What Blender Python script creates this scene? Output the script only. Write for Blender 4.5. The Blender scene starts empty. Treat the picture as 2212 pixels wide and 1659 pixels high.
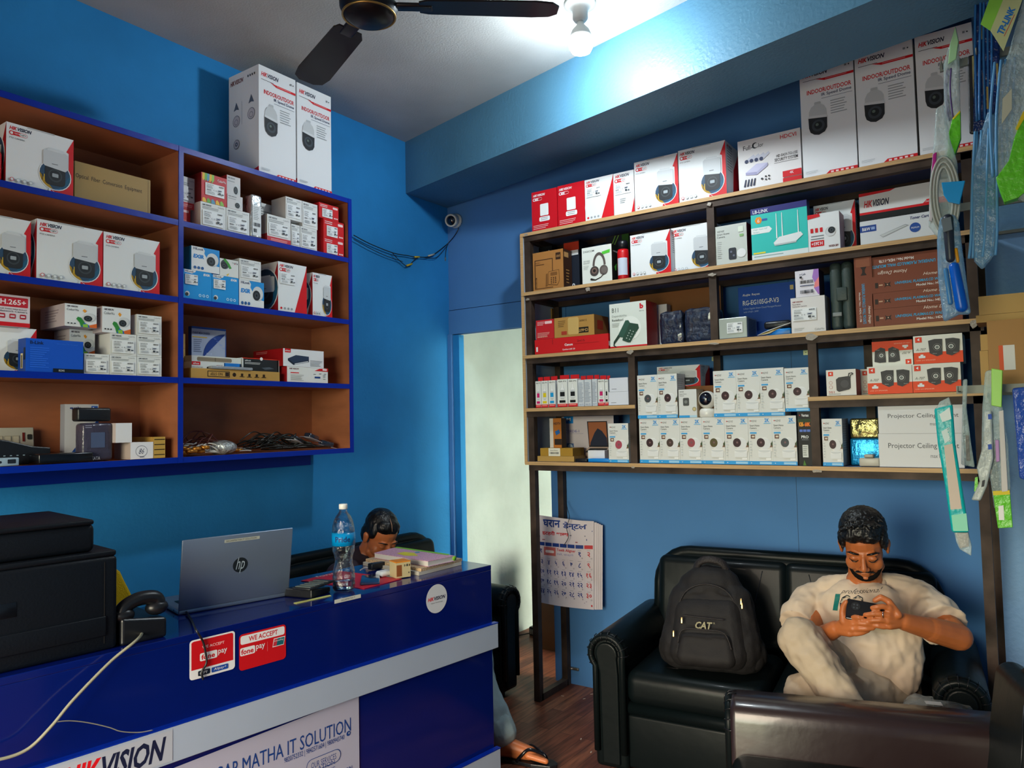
import bpy, bmesh, math, random
import numpy as np
from mathutils import Vector, Matrix, Euler
S = bpy.context.scene
COL = S.collection
random.seed(7)
PI = math.pi
# ---------------------------------------------------------------- camera
W_, H_, F_ = 2212, 1659, 1594.4
CAM = Vector((0, 0, 1.5))
_y, _p, _r = -.6091, .0512, -.0208
FWD = Vector((math.sin(_y)*math.cos(_p), math.cos(_y)*math.cos(_p), math.sin(_p)))
_rt = Vector((math.cos(_y), -math.sin(_y), 0)); _up = _rt.cross(FWD)
RT = _rt*math.cos(_r)+_up*math.sin(_r); UP = -_rt*math.sin(_r)+_up*math.cos(_r)
cd = bpy.data.cameras.new('camera'); cam = bpy.data.objects.new('camera', cd); COL.objects.link(cam)
cd.sensor_width = 36; cd.lens = F_*36/W_; cd.clip_start = .02; cd.clip_end = 200
cam.matrix_world = Matrix(((RT.x, UP.x, -FWD.x, CAM.x), (RT.y, UP.y, -FWD.y, CAM.y), (RT.z, UP.z, -FWD.z, CAM.z), (0, 0, 0, 1)))
S.camera = cam
# ---------------------------------------------------------------- world light (daylight through the open shop front), exposure
w = bpy.data.worlds.new('world'); S.world = w; w.use_nodes = True
nt = w.node_tree; nt.nodes.clear()
wo = nt.nodes.new('ShaderNodeOutputWorld'); bg = nt.nodes.new('ShaderNodeBackground'); tc = nt.nodes.new('ShaderNodeTexCoord')
sx = nt.nodes.new('ShaderNodeSeparateXYZ'); cr = nt.nodes.new('ShaderNodeValToRGB')
nt.links.new(tc.outputs['Generated'], sx.inputs[0]); mr = nt.nodes.new('ShaderNodeMapRange')
mr.inputs[1].default_value = -1; nt.links.new(sx.outputs['Z'], mr.inputs[0]); nt.links.new(mr.outputs[0], cr.inputs[0])
e = cr.color_ramp.elements; e[0].position = .44; e[0].color = (.16, .15, .12, 1); e[1].position = .6; e[1].color = (1, .84, .66, 1)
for pp, cc in ((.49, (.22, .24, .12, 1)), (.52, (.75, .8, .62, 1))):
    q = e.new(pp); q.color = cc
nt.links.new(cr.outputs[0], bg.inputs[0]); bg.inputs[1].default_value = 18; nt.links.new(bg.outputs[0], wo.inputs[0])
BULB_POWER = 430.0
FRONT_Y = -1.5
pl = bpy.data.lights.new('shop_front_portal', 'AREA'); pl.shape = 'RECTANGLE'; pl.size = 1.9; pl.size_y = 2.3; pl.cycles.is_portal = True
po = bpy.data.objects.new('shop_front_portal', pl); COL.objects.link(po); po.location = (-1.15, FRONT_Y, 1.15); po.rotation_euler = (PI/2, 0, 0)
S.view_settings.view_transform = 'Standard'; S.view_settings.look = 'None'; S.view_settings.gamma = 1; S.view_settings.exposure = 0.35
S.view_settings.use_curve_mapping = False
S.cycles.max_bounces = 7; S.cycles.diffuse_bounces = 4; S.cycles.glossy_bounces = 3; S.cycles.transmission_bounces = 6; S.cycles.transparent_max_bounces = 12
S.cycles.sample_clamp_indirect = 6; S.cycles.caustics_reflective = False; S.cycles.caustics_refractive = False
# ---------------------------------------------------------------- pixel <-> place
def ray(x, y): return RT*((x-W_/2)/F_)-UP*((y-H_/2)/F_)+FWD
def hit(x, y, ax, v):
    d = ray(x, y); return CAM+d*((v-CAM[ax])/d[ax])
def proj(p):
    q = Vector(p)-CAM; z = q.dot(FWD); return W_/2+F_*q.dot(RT)/z, H_/2-F_*q.dot(UP)/z
# ---------------------------------------------------------------- materials
def lin(c):
    if isinstance(c, str):
        c = c.lstrip('#'); c = [int(c[i:i+2], 16)/255 for i in (0, 2, 4)]
        c = [x/12.92 if x <= .04045 else ((x+.055)/1.055)**2.4 for x in c]
    return (c[0], c[1], c[2], 1)
MC = {}
def mat(name, col, rough=.5, metal=0, spec=.5, bump=0, bscale=40, trans=0, ior=1.45, alpha=1, coat=0, vary=0, vscale=3, emit=0, sheen=0, bdist=.01, detail=4, stretch=None):
    if name in MC: return MC[name]
    m = bpy.data.materials.new(name); m.use_nodes = True; MC[name] = m
    n = m.node_tree; b = n.nodes['Principled BSDF']; c = lin(col)
    b.inputs['Base Color'].default_value = c; b.inputs['Roughness'].default_value = rough; b.inputs['Metallic'].default_value = metal
    b.inputs['Specular IOR Level'].default_value = spec; b.inputs['IOR'].default_value = ior
    b.inputs['Transmission Weight'].default_value = trans; b.inputs['Alpha'].default_value = alpha; b.inputs['Coat Weight'].default_value = coat; b.inputs['Coat Roughness'].default_value = .08
    b.inputs['Sheen Weight'].default_value = sheen
    if emit: b.inputs['Emission Color'].default_value = c; b.inputs['Emission Strength'].default_value = emit
    if bump or vary:
        t = n.nodes.new('ShaderNodeTexCoord'); mp = n.nodes.new('ShaderNodeMapping'); n.links.new(t.outputs['Object'], mp.inputs[0])
        if stretch: mp.inputs['Scale'].default_value = stretch
    if bump:
        z = n.nodes.new('ShaderNodeTexNoise'); z.inputs['Scale'].default_value = bscale; z.inputs['Detail'].default_value = detail
        bp = n.nodes.new('ShaderNodeBump'); bp.inputs['Strength'].default_value = bump; bp.inputs['Distance'].default_value = bdist
        n.links.new(mp.outputs[0], z.inputs[0]); n.links.new(z.outputs[0], bp.inputs['Height']); n.links.new(bp.outputs[0], b.inputs['Normal'])
    if vary:
        z = n.nodes.new('ShaderNodeTexNoise'); z.inputs['Scale'].default_value = vscale; z.inputs['Detail'].default_value = 5
        r = n.nodes.new('ShaderNodeValToRGB'); r.color_ramp.elements[0].position = .3; r.color_ramp.elements[1].position = .7
        r.color_ramp.elements[0].color = (c[0]*(1-vary), c[1]*(1-vary), c[2]*(1-vary), 1)
        r.color_ramp.elements[1].color = (min(1, c[0]*(1+vary)), min(1, c[1]*(1+vary)), min(1, c[2]*(1+vary)), 1)
        n.links.new(mp.outputs[0], z.inputs[0]); n.links.new(z.outputs[0], r.inputs[0]); n.links.new(r.outputs[0], b.inputs['Base Color'])
    return m
def clear(name, tint, rough=.04, bump=0, bscale=30, ior=1.45, gain=1.0):
    if name in MC: return MC[name]
    m = bpy.data.materials.new(name); m.use_nodes = True; MC[name] = m; n = m.node_tree; n.nodes.clear(); N = n.nodes.new; L = n.links.new
    o = N('ShaderNodeOutputMaterial'); mx = N('ShaderNodeMixShader'); tr = N('ShaderNodeBsdfTransparent'); gl = N('ShaderNodeBsdfGlossy'); fr = N('ShaderNodeFresnel'); mu = N('ShaderNodeMath')
    tr.inputs[0].default_value = (*tint, 1); gl.inputs[0].default_value = (1, 1, 1, 1); gl.inputs['Roughness'].default_value = rough; fr.inputs[0].default_value = ior; mu.operation = 'MULTIPLY'; mu.inputs[1].default_value = gain; mu.use_clamp = True
    L(fr.outputs[0], mu.inputs[0]); L(mu.outputs[0], mx.inputs[0]); L(tr.outputs[0], mx.inputs[1]); L(gl.outputs[0], mx.inputs[2]); L(mx.outputs[0], o.inputs[0])
    if bump:
        t = N('ShaderNodeTexCoord'); z = N('ShaderNodeTexNoise'); z.inputs['Scale'].default_value = bscale; z.inputs['Detail'].default_value = 4; b = N('ShaderNodeBump'); b.inputs['Strength'].default_value = bump; b.inputs['Distance'].default_value = .01
        L(t.outputs['Object'], z.inputs[0]); L(z.outputs[0], b.inputs['Height']); L(b.outputs[0], gl.inputs['Normal']); L(b.outputs[0], fr.inputs['Normal'])
    return m
def P(c): return mat('paper_'+c, c, .5, spec=.35)
def Q(c): return mat('plastic_'+c, c, .35)
WHITE = '#e6e9ea'; RED = '#d0131f'; DK = '#22262c'; NAVY = '#1d2f5a'; GR = '#8e9496'
# ---------------------------------------------------------------- mesh builder
TXT = {}
def textmesh(s, shear=0, bold=0):
    k = (s, shear, bold)
    if k in TXT: return TXT[k]
    c = bpy.data.curves.new('t', 'FONT'); c.body = s; c.shear = shear; c.offset = bold; c.resolution_u = 2; c.fill_mode = 'FRONT'
    o = bpy.data.objects.new('t', c); COL.objects.link(o)
    m = bpy.data.meshes.new_from_object(o.evaluated_get(bpy.context.evaluated_depsgraph_get()))
    v = np.array([x.co[:2] for x in m.vertices]); f = [tuple(p.vertices) for p in m.polygons]
    bpy.data.objects.remove(o); bpy.data.curves.remove(c); bpy.data.meshes.remove(m)
    lo = v.min(0); hi = v.max(0); v = (v-lo)/(hi-lo)
    TXT[k] = (v, f, (hi-lo)[0]/(hi-lo)[1]); return TXT[k]
class G:
    def __init__(s): s.v = []; s.f = []; s.m = []; s.mats = []; s.sm = []
    def mi(s, m):
        if isinstance(m, str): m = P(m)
        if m not in s.mats: s.mats.append(m)
        return s.mats.index(m)
    def add(s, vs, fs, m, smooth=False, M=None):
        b = len(s.v); i = s.mi(m)
        s.v += [tuple(M @ Vector(v)) if M else tuple(v) for v in vs]
        s.f += [tuple(b+k for k in f) for f in fs]; s.m += [i]*len(fs); s.sm += [smooth]*len(fs)
    def box(s, a, b, m, M=None):
        x0, y0, z0 = a; x1, y1, z1 = b
        v = [(x0, y0, z0), (x1, y0, z0), (x1, y1, z0), (x0, y1, z0), (x0, y0, z1), (x1, y0, z1), (x1, y1, z1), (x0, y1, z1)]
        s.add(v, [(0, 3, 2, 1), (4, 5, 6, 7), (0, 1, 5, 4), (1, 2, 6, 5), (2, 3, 7, 6), (3, 0, 4, 7)], m, M=M)
    def rbox(s, a, b, r, m, M=None, seg=3, smooth=True):
        bm = bmesh.new(); bmesh.ops.create_cube(bm, size=1)
        for v in bm.verts: v.co = Vector([(a[i]+b[i])/2+v.co[i]*(b[i]-a[i]) for i in range(3)])
        r = min(r, .49*min(abs(b[i]-a[i]) for i in range(3)))
        bmesh.ops.bevel(bm, geom=bm.edges[:], offset=r, segments=seg, profile=.5, affect='EDGES')
        bm.verts.index_update(); s.add([v.co for v in bm.verts], [[v.index for v in f.verts] for f in bm.faces], m, smooth, M); bm.free()
    def lathe(s, prof, m, M=None, seg=24, smooth=True, ang=2*PI):
        n = len(prof); full = abs(ang-2*PI) < 1e-6; k = seg if full else seg+1
        vs = [(r*math.cos(ang*i/seg), r*math.sin(ang*i/seg), z) for i in range(k) for r, z in prof]
        fs = []
        for i in range(seg):
            j = (i+1) % k
            for q in range(n-1): fs.append((i*n+q, j*n+q, j*n+q+1, i*n+q+1))
        if full:
            if prof[0][0] > 1e-5: fs.append([i*n for i in range(k)][::-1])
            if prof[-1][0] > 1e-5: fs.append([i*n+n-1 for i in range(k)])
        s.add(vs, fs, m, smooth, M)
    def cyl(s, c, r, h, m, seg=20, M=None): s.lathe([(r, 0), (r, h)], m, (M or Matrix())@Matrix.Translation(c), seg, False)
    def ell(s, c, rr, m, M=None, seg=20, rings=12):
        prof = [(max(1e-6, math.sin(PI*i/rings)), -math.cos(PI*i/rings)) for i in range(rings+1)]
        s.lathe(prof, m, (M or Matrix())@Matrix.Translation(c)@Matrix.Diagonal((rr[0], rr[1], rr[2], 1)), seg)
    def tube(s, pts, r, m, seg=8, cap=True, closed=False, flat=1):
        pts = [Vector(p) for p in pts]; n = len(pts); rs = r if isinstance(r, (list, tuple)) else [r]*n
        vs = []; ref = None
        for i, p in enumerate(pts):
            t = (pts[(i+1) % n] if closed else pts[min(i+1, n-1)])-(pts[i-1] if closed else pts[max(i-1, 0)])
            t.normalize()
            if ref is None: ref = Vector((0, 0, 1)) if abs(t.z) < .9 else Vector((1, 0, 0))
            a = ref-t*ref.dot(t); a.normalize(); ref = a; bb = t.cross(a)
            for k in range(seg):
                an = 2*PI*k/seg; vs.append(p+a*(math.cos(an)*rs[i]*flat)+bb*(math.sin(an)*rs[i]))
        fs = []
        for i in range(n if closed else n-1):
            j = (i+1) % n
            for k in range(seg): fs.append((i*seg+k, i*seg+(k+1) % seg, j*seg+(k+1) % seg, j*seg+k))
        if cap and not closed: fs += [tuple(range(seg))[::-1], tuple((n-1)*seg+k for k in range(seg))]
        s.add(vs, fs, m, True)
    def prism(s, poly, y0, y1, m, M=None, smooth=False):
        """poly in xz, extruded along y"""
        n = len(poly); vs = [(x, y0, z) for x, z in poly]+[(x, y1, z) for x, z in poly]
        s.add(vs, [tuple(range(n)), tuple(range(2*n-1, n-1, -1))]+[(i, n+i, n+(i+1) % n, (i+1) % n) for i in range(n)], m, smooth, M)
    def mesh(s, name):
        me = bpy.data.meshes.new(name); me.from_pydata(s.v, [], s.f)
        for m in s.mats: me.materials.append(m)
        me.polygons.foreach_set('material_index', s.m); me.polygons.foreach_set('use_smooth', s.sm); me.update(); return me
    def build(s, name, parent=None, loc=None, rot=None, **k):
        o = bpy.data.objects.new(name, s.mesh(name)); COL.objects.link(o)
        if parent: o.parent = parent
        if loc is not None: o.location = loc
        if rot is not None: o.rotation_euler = rot
        for a, b in k.items(): o[a] = b
        return o
def empty(name, label, cat, loc, rot=None, group=None):
    o = bpy.data.objects.new(name, None); COL.objects.link(o); o.location = loc; o.empty_display_size = .05
    if rot is not None: o.rotation_euler = rot
    o['label'] = label; o['category'] = cat
    if group: o['group'] = group
    return o
def tag(o, label, cat, group=None):
    o['label'] = label; o['category'] = cat
    if group: o['group'] = group
    return o
def bevel(o, w, seg=2):
    m = o.modifiers.new('bevel', 'BEVEL'); m.width = w; m.segments = seg; m.limit_method = 'ANGLE'; m.angle_limit = .6; return o
def subsurf(o, n=1):
    m = o.modifiers.new('sub', 'SUBSURF'); m.levels = n; m.render_levels = n
    o.data.polygons.foreach_set('use_smooth', [True]*len(o.data.polygons)); return o
def cat_rom(pts, n=8):
    pts = [Vector(p) for p in pts]; out = []
    for i in range(len(pts)-1):
        p0, p1, p2, p3 = pts[max(i-1, 0)], pts[i], pts[i+1], pts[min(i+2, len(pts)-1)]
        for k in range(n):
            t = k/n; out.append(.5*((2*p1)+(p2-p0)*t+(2*p0-5*p1+4*p2-p3)*t*t+(3*p1-p0-3*p2+p3)*t**3))
    return out+[pts[-1]]
# ---------------------------------------------------------------- printed art on a flat face
class Art:
    """a face with (0,0) bottom left and (1,1) top right; O,U,V,N in the local space of its mesh"""
    def __init__(s, g, O, U, V, N, flip=False): s.g = g; s.O = Vector(O); s.U = Vector(U); s.V = Vector(V); s.N = Vector(N); s.k = 1; s.flip = flip; s.w = s.U.length; s.h = s.V.length
    def pt(s, u, v, o):
        if s.flip: u, v = 1-u, 1-v
        return s.O+s.U*u+s.V*v+s.N*o
    def poly(s, ps, c):
        s.k += 1; o = .0002+.00012*s.k
        s.g.add([s.pt(u, v, o) for u, v in ps], [tuple(range(len(ps)))], c)
    def rect(s, u0, v0, u1, v1, c): s.poly([(u0, v0), (u1, v0), (u1, v1), (u0, v1)], c)
    def rrect(s, u0, v0, u1, v1, c, r=.02):
        rv = r*s.w/s.h; ps = []
        for cu, cv, a in ((u1-r, v0+rv, -90), (u1-r, v1-rv, 0), (u0+r, v1-rv, 90), (u0+r, v0+rv, 180)):
            for t in range(5):
                an = math.radians(a+t*22.5); ps.append((cu+r*math.cos(an), cv+rv*math.sin(an)))
        s.poly(ps, c)
    def circ(s, u, v, r, c, n=24, a0=0, a1=360, sq=1):
        """r in units of the face width"""
        k = s.w/s.h; ps = [(u+r*math.cos(math.radians(a0+(a1-a0)*i/n)), v+r*k*sq*math.sin(math.radians(a0+(a1-a0)*i/n))) for i in range(n if a1-a0 == 360 else n+1)]
        s.poly(ps, c)
    def text(s, t, u0, v0, u1, v1, c, shear=0, bold=0):
        vs, fs, asp = textmesh(t, shear, bold); s.k += 1; o = .0002+.00012*s.k
        s.g.add([s.pt(u0+(u1-u0)*x, v0+(v1-v0)*y, o) for x, y in vs], fs, c)
    def lines(s, u0, v0, u1, v1, n, c=GR, seed=0):
        rd = random.Random(seed); st = (v1-v0)/n
        for i in range(n): s.rect(u0, v1-st*(i+.55), u0+(u1-u0)*(.6+.4*rd.random()), v1-st*(i+.2), c)
    def bars(s, u0, v0, u1, v1, n, c=DK, seed=1):
        rd = random.Random(seed); u = u0; st = (u1-u0)/n
        for i in range(n): s.rect(u0+st*i, v0, u0+st*(i+.3+.45*rd.random()), v1, c)
def hik(a, u0, v0, u1, v1, mono=None):
    m = u0+(u1-u0)*.36; a.text('HIK', u0, v0, m-.002, v1, mono or RED, .3, .035); a.text('VISION', m+.002, v0, u1, v1, mono or '#161d3c', .3, .03)
def pill(a, u0, v0, u1, v1, c=RED, bgc=WHITE):
    r = (v1-v0)*a.h/a.w/2; a.rrect(u0, v0, u1, v1, c, r); a.rrect(u0+(u1-u0)*.55, v0+(v1-v0)*.1, u1-.004, v1-(v1-v0)*.1, bgc, r*.8)
    a.circ(u0+r, (v0+v1)/2, r*1.15, c, 14); a.circ(u0+r, (v0+v1)/2, r*.7, bgc, 12); a.text('Hybrid', u0+r*2.3, v0+(v1-v0)*.25, u0+(u1-u0)*.54, v1-(v1-v0)*.25, bgc); a.text('Light', u0+(u1-u0)*.6, v0+(v1-v0)*.25, u1-.02, v1-(v1-v0)*.25, DK)
def turret(a, u, v, r, body='#d4d7d8'):
    """printed picture of a turret camera; r in face widths"""
    k = a.w/a.h
    a.circ(u+r*.15, v+r*.2*k, r*1.15, '#b4b9ba'); a.circ(u+r*.1, v+r*.25*k, r*1.1, body); a.circ(u-r*.15, v-r*.1*k, r*.8, '#23282c'); a.circ(u-r*.15, v-r*.1*k, r*.45, '#39424a'); a.circ(u-r*.15, v-r*.1*k, r*.2, '#0c1014')
def ptzpic(a, u0, v0, u1, v1):
    """printed picture: white pan-tilt housing over a round night-street photo"""
    w = u1-u0; k = a.w/a.h; cu = (u0+u1)/2+.0; r = w*.55; cv = v0+r*k
    a.circ(cu, cv, r*1.06, WHITE); a.circ(cu, cv, r, '#2c4a66')
    a.circ(cu, cv, r, '#b08a1e', 10, 178, 262); a.circ(cu, cv, r*.98, '#1d5a78', 10, -80, 10); a.circ(cu, cv, r*.98, '#3f7ab4', 10, 262, 300)
    for i in range(5): a.rect(cu-r*.85+i*r*.13, cv-r*k*.5, cu-r*.8+i*r*.13, cv-r*k*.05, '#e0b62c' if i % 2 else '#2a2a22')
    a.rrect(cu-r*.66, cv-r*k*.72, cu+r*.66, v0+(v1-v0)*.6, '#26292d', r*.3); a.circ(cu, cv-r*k*.02, r*.45, '#3c4146'); a.circ(cu, cv, r*.36, '#23272b')
    a.rrect(cu-r*.2, cv-r*k*.13, cu+r*.2, cv+r*k*.13, '#9fa8ae', r*.05)
    t = v0+(v1-v0)*.55; iu = w*.07; u0 += iu; u1 -= iu; w = u1-u0; a.poly([(u0, t+.03), (u0+.02, t), (u1-.03, t-.035), (u1, t), (u1, v1-.05), (u1-w*.1, v1-.03), (u0+w*.1, v1-.02), (u0, v1-.05)], '#c9cdd0')
    a.poly([(u0+w*.15, v1-.03), (u1-w*.18, v1-.04), (u1-w*.2, v1), (u0+w*.2, v1+.01)], '#d7dbdd'); a.rect(u0+w*.35, t+.05, u0+w*.6, t+.06, '#4a4f54')
def redwedge(a):
    a.poly([(1, 1), (.885, .755), (.925, .735), (.925, .3), (.6, .0), (1, 0)], RED)
def sticker(g, O, U, V, N, kind=0):
    """a white product label stuck on a face: its own thin sheet with print"""
    O, U, V, N = map(Vector, (O, U, V, N)); b = .0035
    g.add([O+N*.002, O+U+N*.002, O+U+V+N*.002, O+V+N*.002, O+N*b, O+U+N*b, O+U+V+N*b, O+V+N*b], [(0, 3, 2, 1), (4, 5, 6, 7), (0, 1, 5, 4), (1, 2, 6, 5), (2, 3, 7, 6), (3, 0, 4, 7)], '#eef1f2')
    a = Art(g, O+N*b, U, V, N); a.text('HIKVISION', .06, .84, .42, .92, DK, .2); a.lines(.06, .55, .45, .8, 4, '#6c7276', 3); a.bars(.7, .8, .95, .92, 14)
    a.bars(.06, .38, .3, .48, 10); a.text('2MP', .62, .45, .84, .58, NAVY, 0, .02); a.lines(.06, .08, .5, .3, 3, '#7c8286', 5); a.rect(.66, .2, .78, .36, '#3a4046'); a.rect(.82, .2, .93, .3, '#5a6066'); a.text('C E', .38, .4, .55, .5, DK)
# ---------------------------------------------------------------- boxes on shelves
ARTS = {}
def make_unit(key, fn, flip=False):
    """unit prototype: mesh for a box 1x1x1 is useless for round art, so art is drawn for the first size and then scaled"""
class Box: pass
def carton(name, label, cat, unit, xl, xr, yt, base, art, depth=.16, group=None, back=0., flip=False, zt=None, cache=None, rz=0, dz=0):
    """xl, xr, yt: left, right edge and top-left height of its front as seen; base: height it stands at; unit: 'R' faces -y, 'L' faces +x"""
    if unit == 'R':
        pv = YR+back; p = hit(xl, yt, 1, pv); z1 = p.z if zt is None else zt; y = yt
        if p.x < -.16:      # never into the rail above
            for zl, a_, b_ in ((1.862, -9, 9), (2.21, -9, 9), (2.54, -9, 9), (1.572, -9, -1.62), (1.581, -.79, 9)):
                if base < zl-.05 and a_ < p.x < b_: z1 = min(z1, zl-.0495)
        for _ in range(4): q = hit(xr, y, 1, pv); y = proj((q.x, pv, z1))[1]
        w = q.x-p.x; loc = (p.x, pv, base); rot = 0
    else:
        pv = XL-back; p = hit(xl, yt, 0, pv)
        if xr > 396 and p.y < 1.669: p.y = 1.669
        z1 = p.z if zt is None else zt; y = yt
        for _ in range(4): q = hit(xr, y, 0, pv); y = proj((pv, q.y, z1))[1]
        w = q.y-p.y; loc = (pv, p.y, base); rot = PI/2
    h = z1-base; B = Box(); B.z1 = z1; B.loc = loc; B.w = w; B.h = h; B.d = depth
    rnd = rz if rz else 0
    key = cache or None
    if key and key in ARTS:
        src, dims = ARTS[key]; o = src.copy(); COL.objects.link(o); o.scale = (w/dims[0], depth/dims[1], h/dims[2])
        for ch in src.children:
            c = ch.copy(); COL.objects.link(c); c.parent = o
    else:
        g = G(); parts = []
        art(g, w, depth, h, flip, parts)
        o = g.build(name)
        for nm, gg, lb in parts:
            c = gg.build(nm, o)
            if lb: c['label'] = lb
        if key: ARTS[key] = (o, (w, depth, h))
    o.location = loc; o.rotation_euler = (0, 0, rot+rnd)
    for k in ('label', 'category', 'group'):
        if k in o: del o[k]
    tag(o, label, cat, group); B.o = o; return B
def shell(g, w, d, h, c, flip=False, side=None, top=None, seam=True):
    """carton with slightly open-edge flaps: returns arts of front, right side, left side"""
    side = side or c; top = top or c; i = .0
    g.add([(0, 0, 0), (w, 0, 0), (w, d, 0), (0, d, 0), (0, 0, h), (w, 0, h), (w, d, h), (0, d, h)], [(0, 1, 5, 4)], c)
    n = len(g.v)-8
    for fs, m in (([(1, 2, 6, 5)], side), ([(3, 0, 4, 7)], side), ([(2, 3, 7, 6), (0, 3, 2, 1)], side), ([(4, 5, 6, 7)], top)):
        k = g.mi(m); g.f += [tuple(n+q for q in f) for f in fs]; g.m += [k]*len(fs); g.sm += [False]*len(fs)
    A = Art(g, (0, 0, 0), (w, 0, 0), (0, 0, h), (0, -1, 0), flip); R = Art(g, (w, 0, 0), (0, d, 0), (0, 0, h), (1, 0, 0), flip); L = Art(g, (0, d, 0), (0, -d, 0), (0, 0, h), (-1, 0, 0), flip)
    return A, R, L
def crease(g, w, d, h, c='#b8bcbc'):
    """lid flap line across the front top and tuck slot"""
    g.box((w*.3, -.0012, h-.004), (w*.7, .0, h+.0006), c)
# ================================================================ the room
XW, YW, ZC = -3.07, 3.70, 3.235
M_wall = mat('blue_wall_paint', (.026, .235, .56), .6, spec=.15, bump=.35, bscale=60, bdist=.004, vary=.14, vscale=2.2, detail=8)
M_part = mat('blue_board_paint', (.085, .24, .53), .6, spec=.15, bump=.12, bscale=30, bdist=.003, vary=.07, vscale=1.6)
M_plaster = mat('blue_plaster', (.19, .36, .60), .6, bump=.6, bscale=45, bdist=.006, vary=.08, vscale=3, detail=8)
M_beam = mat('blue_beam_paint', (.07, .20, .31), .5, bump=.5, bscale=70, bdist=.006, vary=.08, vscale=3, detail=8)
M_ceil = mat('ceiling_plaster', (.43, .44, .43), .8, bump=.35, bscale=110, bdist=.005, vary=.12, vscale=2, detail=9)
M_white = mat('old_white_wall', (.38, .49, .48), .7, bump=.25, bscale=25, vary=.14, vscale=2.5, detail=8)
def struct(g, name, label=None, **k):
    o = g.build(name, **k); o['kind'] = 'structure'
    if label: o['label'] = label
    return o
def floor_mat():
    m = bpy.data.materials.new('laminate_floor'); m.use_nodes = True; n = m.node_tree; b = n.nodes['Principled BSDF']; L = n.links
    t = n.nodes.new('ShaderNodeTexCoord'); mp = n.nodes.new('ShaderNodeMapping'); mp.inputs['Rotation'].default_value = (0, 0, PI/2); L.new(t.outputs['Object'], mp.inputs[0])
    br = n.nodes.new('ShaderNodeTexBrick'); br.inputs['Scale'].default_value = 1; br.inputs['Brick Width'].default_value = .62; br.inputs['Row Height'].default_value = .062
    br.inputs['Mortar Size'].default_value = .0012; br.offset = .37; br.inputs['Bias'].default_value = 0
    br.inputs['Color1'].default_value = (.13, .040, .022, 1); br.inputs['Color2'].default_value = (.26, .098, .05, 1); br.inputs['Mortar'].default_value = (.03, .012, .01, 1)
    L.new(mp.outputs[0], br.inputs[0]); m2 = n.nodes.new('ShaderNodeMapping'); m2.inputs['Scale'].default_value = (18, 1.6, 1); L.new(t.outputs['Object'], m2.inputs[0])
    z = n.nodes.new('ShaderNodeTexNoise'); z.inputs['Scale'].default_value = 3; z.inputs['Detail'].default_value = 8; L.new(m2.outputs[0], z.inputs[0])
    mx = n.nodes.new('ShaderNodeMix'); mx.data_type = 'RGBA'; mx.blend_type = 'MULTIPLY'; mx.inputs[0].default_value = .75
    r = n.nodes.new('ShaderNodeValToRGB'); r.color_ramp.elements[0].position = .35; r.color_ramp.elements[0].color = (.35, .3, .3, 1); r.color_ramp.elements[1].position = .65; r.color_ramp.elements[1].color = (1.3, 1.2, 1.15, 1)
    L.new(z.outputs[0], r.inputs[0]); L.new(br.outputs[0], mx.inputs[6]); L.new(r.outputs[0], mx.inputs[7]); L.new(mx.outputs[2], b.inputs['Base Color']); b.inputs['Roughness'].default_value = .5; b.inputs['Specular IOR Level'].default_value = .3
    bp = n.nodes.new('ShaderNodeBump'); bp.inputs['Strength'].default_value = .3; bp.inputs['Distance'].default_value = .002; L.new(br.outputs[1], bp.inputs['Height']); bp.invert = True; L.new(bp.outputs[0], b.inputs['Normal'])
    return m
g = G(); g.box((-3.4, -1.6, -.1), (2.2, 6.3, 0), floor_mat()); struct(g, 'floor', 'dark red-brown laminate plank floor')
g = G(); g.box((-3.4, -1.6, ZC), (2.2, 6.3, ZC+.12), M_ceil); struct(g, 'ceiling', 'rough grey-white plaster ceiling')
g = G(); g.box((XW-.15, -1.6, 0), (XW, YW+.05, ZC), M_wall); struct(g, 'wall_left', 'blue painted wall behind the wide blue-edged shelves')
g = G(); g.box((XW-.15, YW+.05, 0), (XW+.02, 6.3, ZC), M_white); struct(g, 'wall_passage', 'stained greenish white wall seen through the doorway')
g = G(); g.box((-3.4, 6.2, 0), (2.2, 6.3, ZC), M_white); struct(g, 'wall_passage_end')
JX = -2.285
g = G()   # board partition with the door opening
g.box((XW, YW, 2.235), (JX, YW+.05, ZC), M_part); g.box((XW+.0, YW-.006, 2.075), (JX+.1, YW+.05, 2.23), M_part)
g.box((JX, YW, 0), (.35, YW+.05, ZC), M_part)
struct(g, 'wall_back', 'blue board partition behind the metal rack and sofa')
g = G()
for x in (-.93, .16): g.box((x, YW-.0012, 0), (x+.002, YW, 2.9), mat('seam', (.02, .07, .16), .6))
struct(g, 'trim_1', 'dark seams between the partition boards')
g = G(); g.box((XW, YW-.02, 0), (XW+.028, YW+.05, 2.075), M_part); g.box((XW+.028, YW, 0), (XW+.078, YW+.05, 2.07), M_wall); g.box((JX-.03, YW, 0), (JX, YW+.05, 2.075), M_part)
struct(g, 'door_1', 'blue painted jambs of the doorway')
g = G(); g.box((-.118, 3.56, 0), (1.6, 3.70, ZC), M_plaster); struct(g, 'wall_column', 'rough light blue plaster wall right of the rack')
g = G(); g.box((1.5, -1.6, 0), (1.6, 3.6, ZC), M_plaster); struct(g, 'wall_right')
g = G(); g.box((XW, FRONT_Y-.1, 2.3), (1.5, FRONT_Y, ZC), M_wall); g.box((XW, FRONT_Y-.1, 0), (-2.1, FRONT_Y, 2.3), M_wall); g.box((-.2, FRONT_Y-.1, 0), (1.5, FRONT_Y, 2.3), M_wall)
struct(g, 'wall_front')
az = .2083; ca, sa = math.cos(az), math.sin(az)
g = G(); p0 = Vector((XW-.1, 3.305+.02, 0)); d = Vector((ca, -sa, 0)); q = Vector((sa, ca, 0))
vs = []
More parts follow.
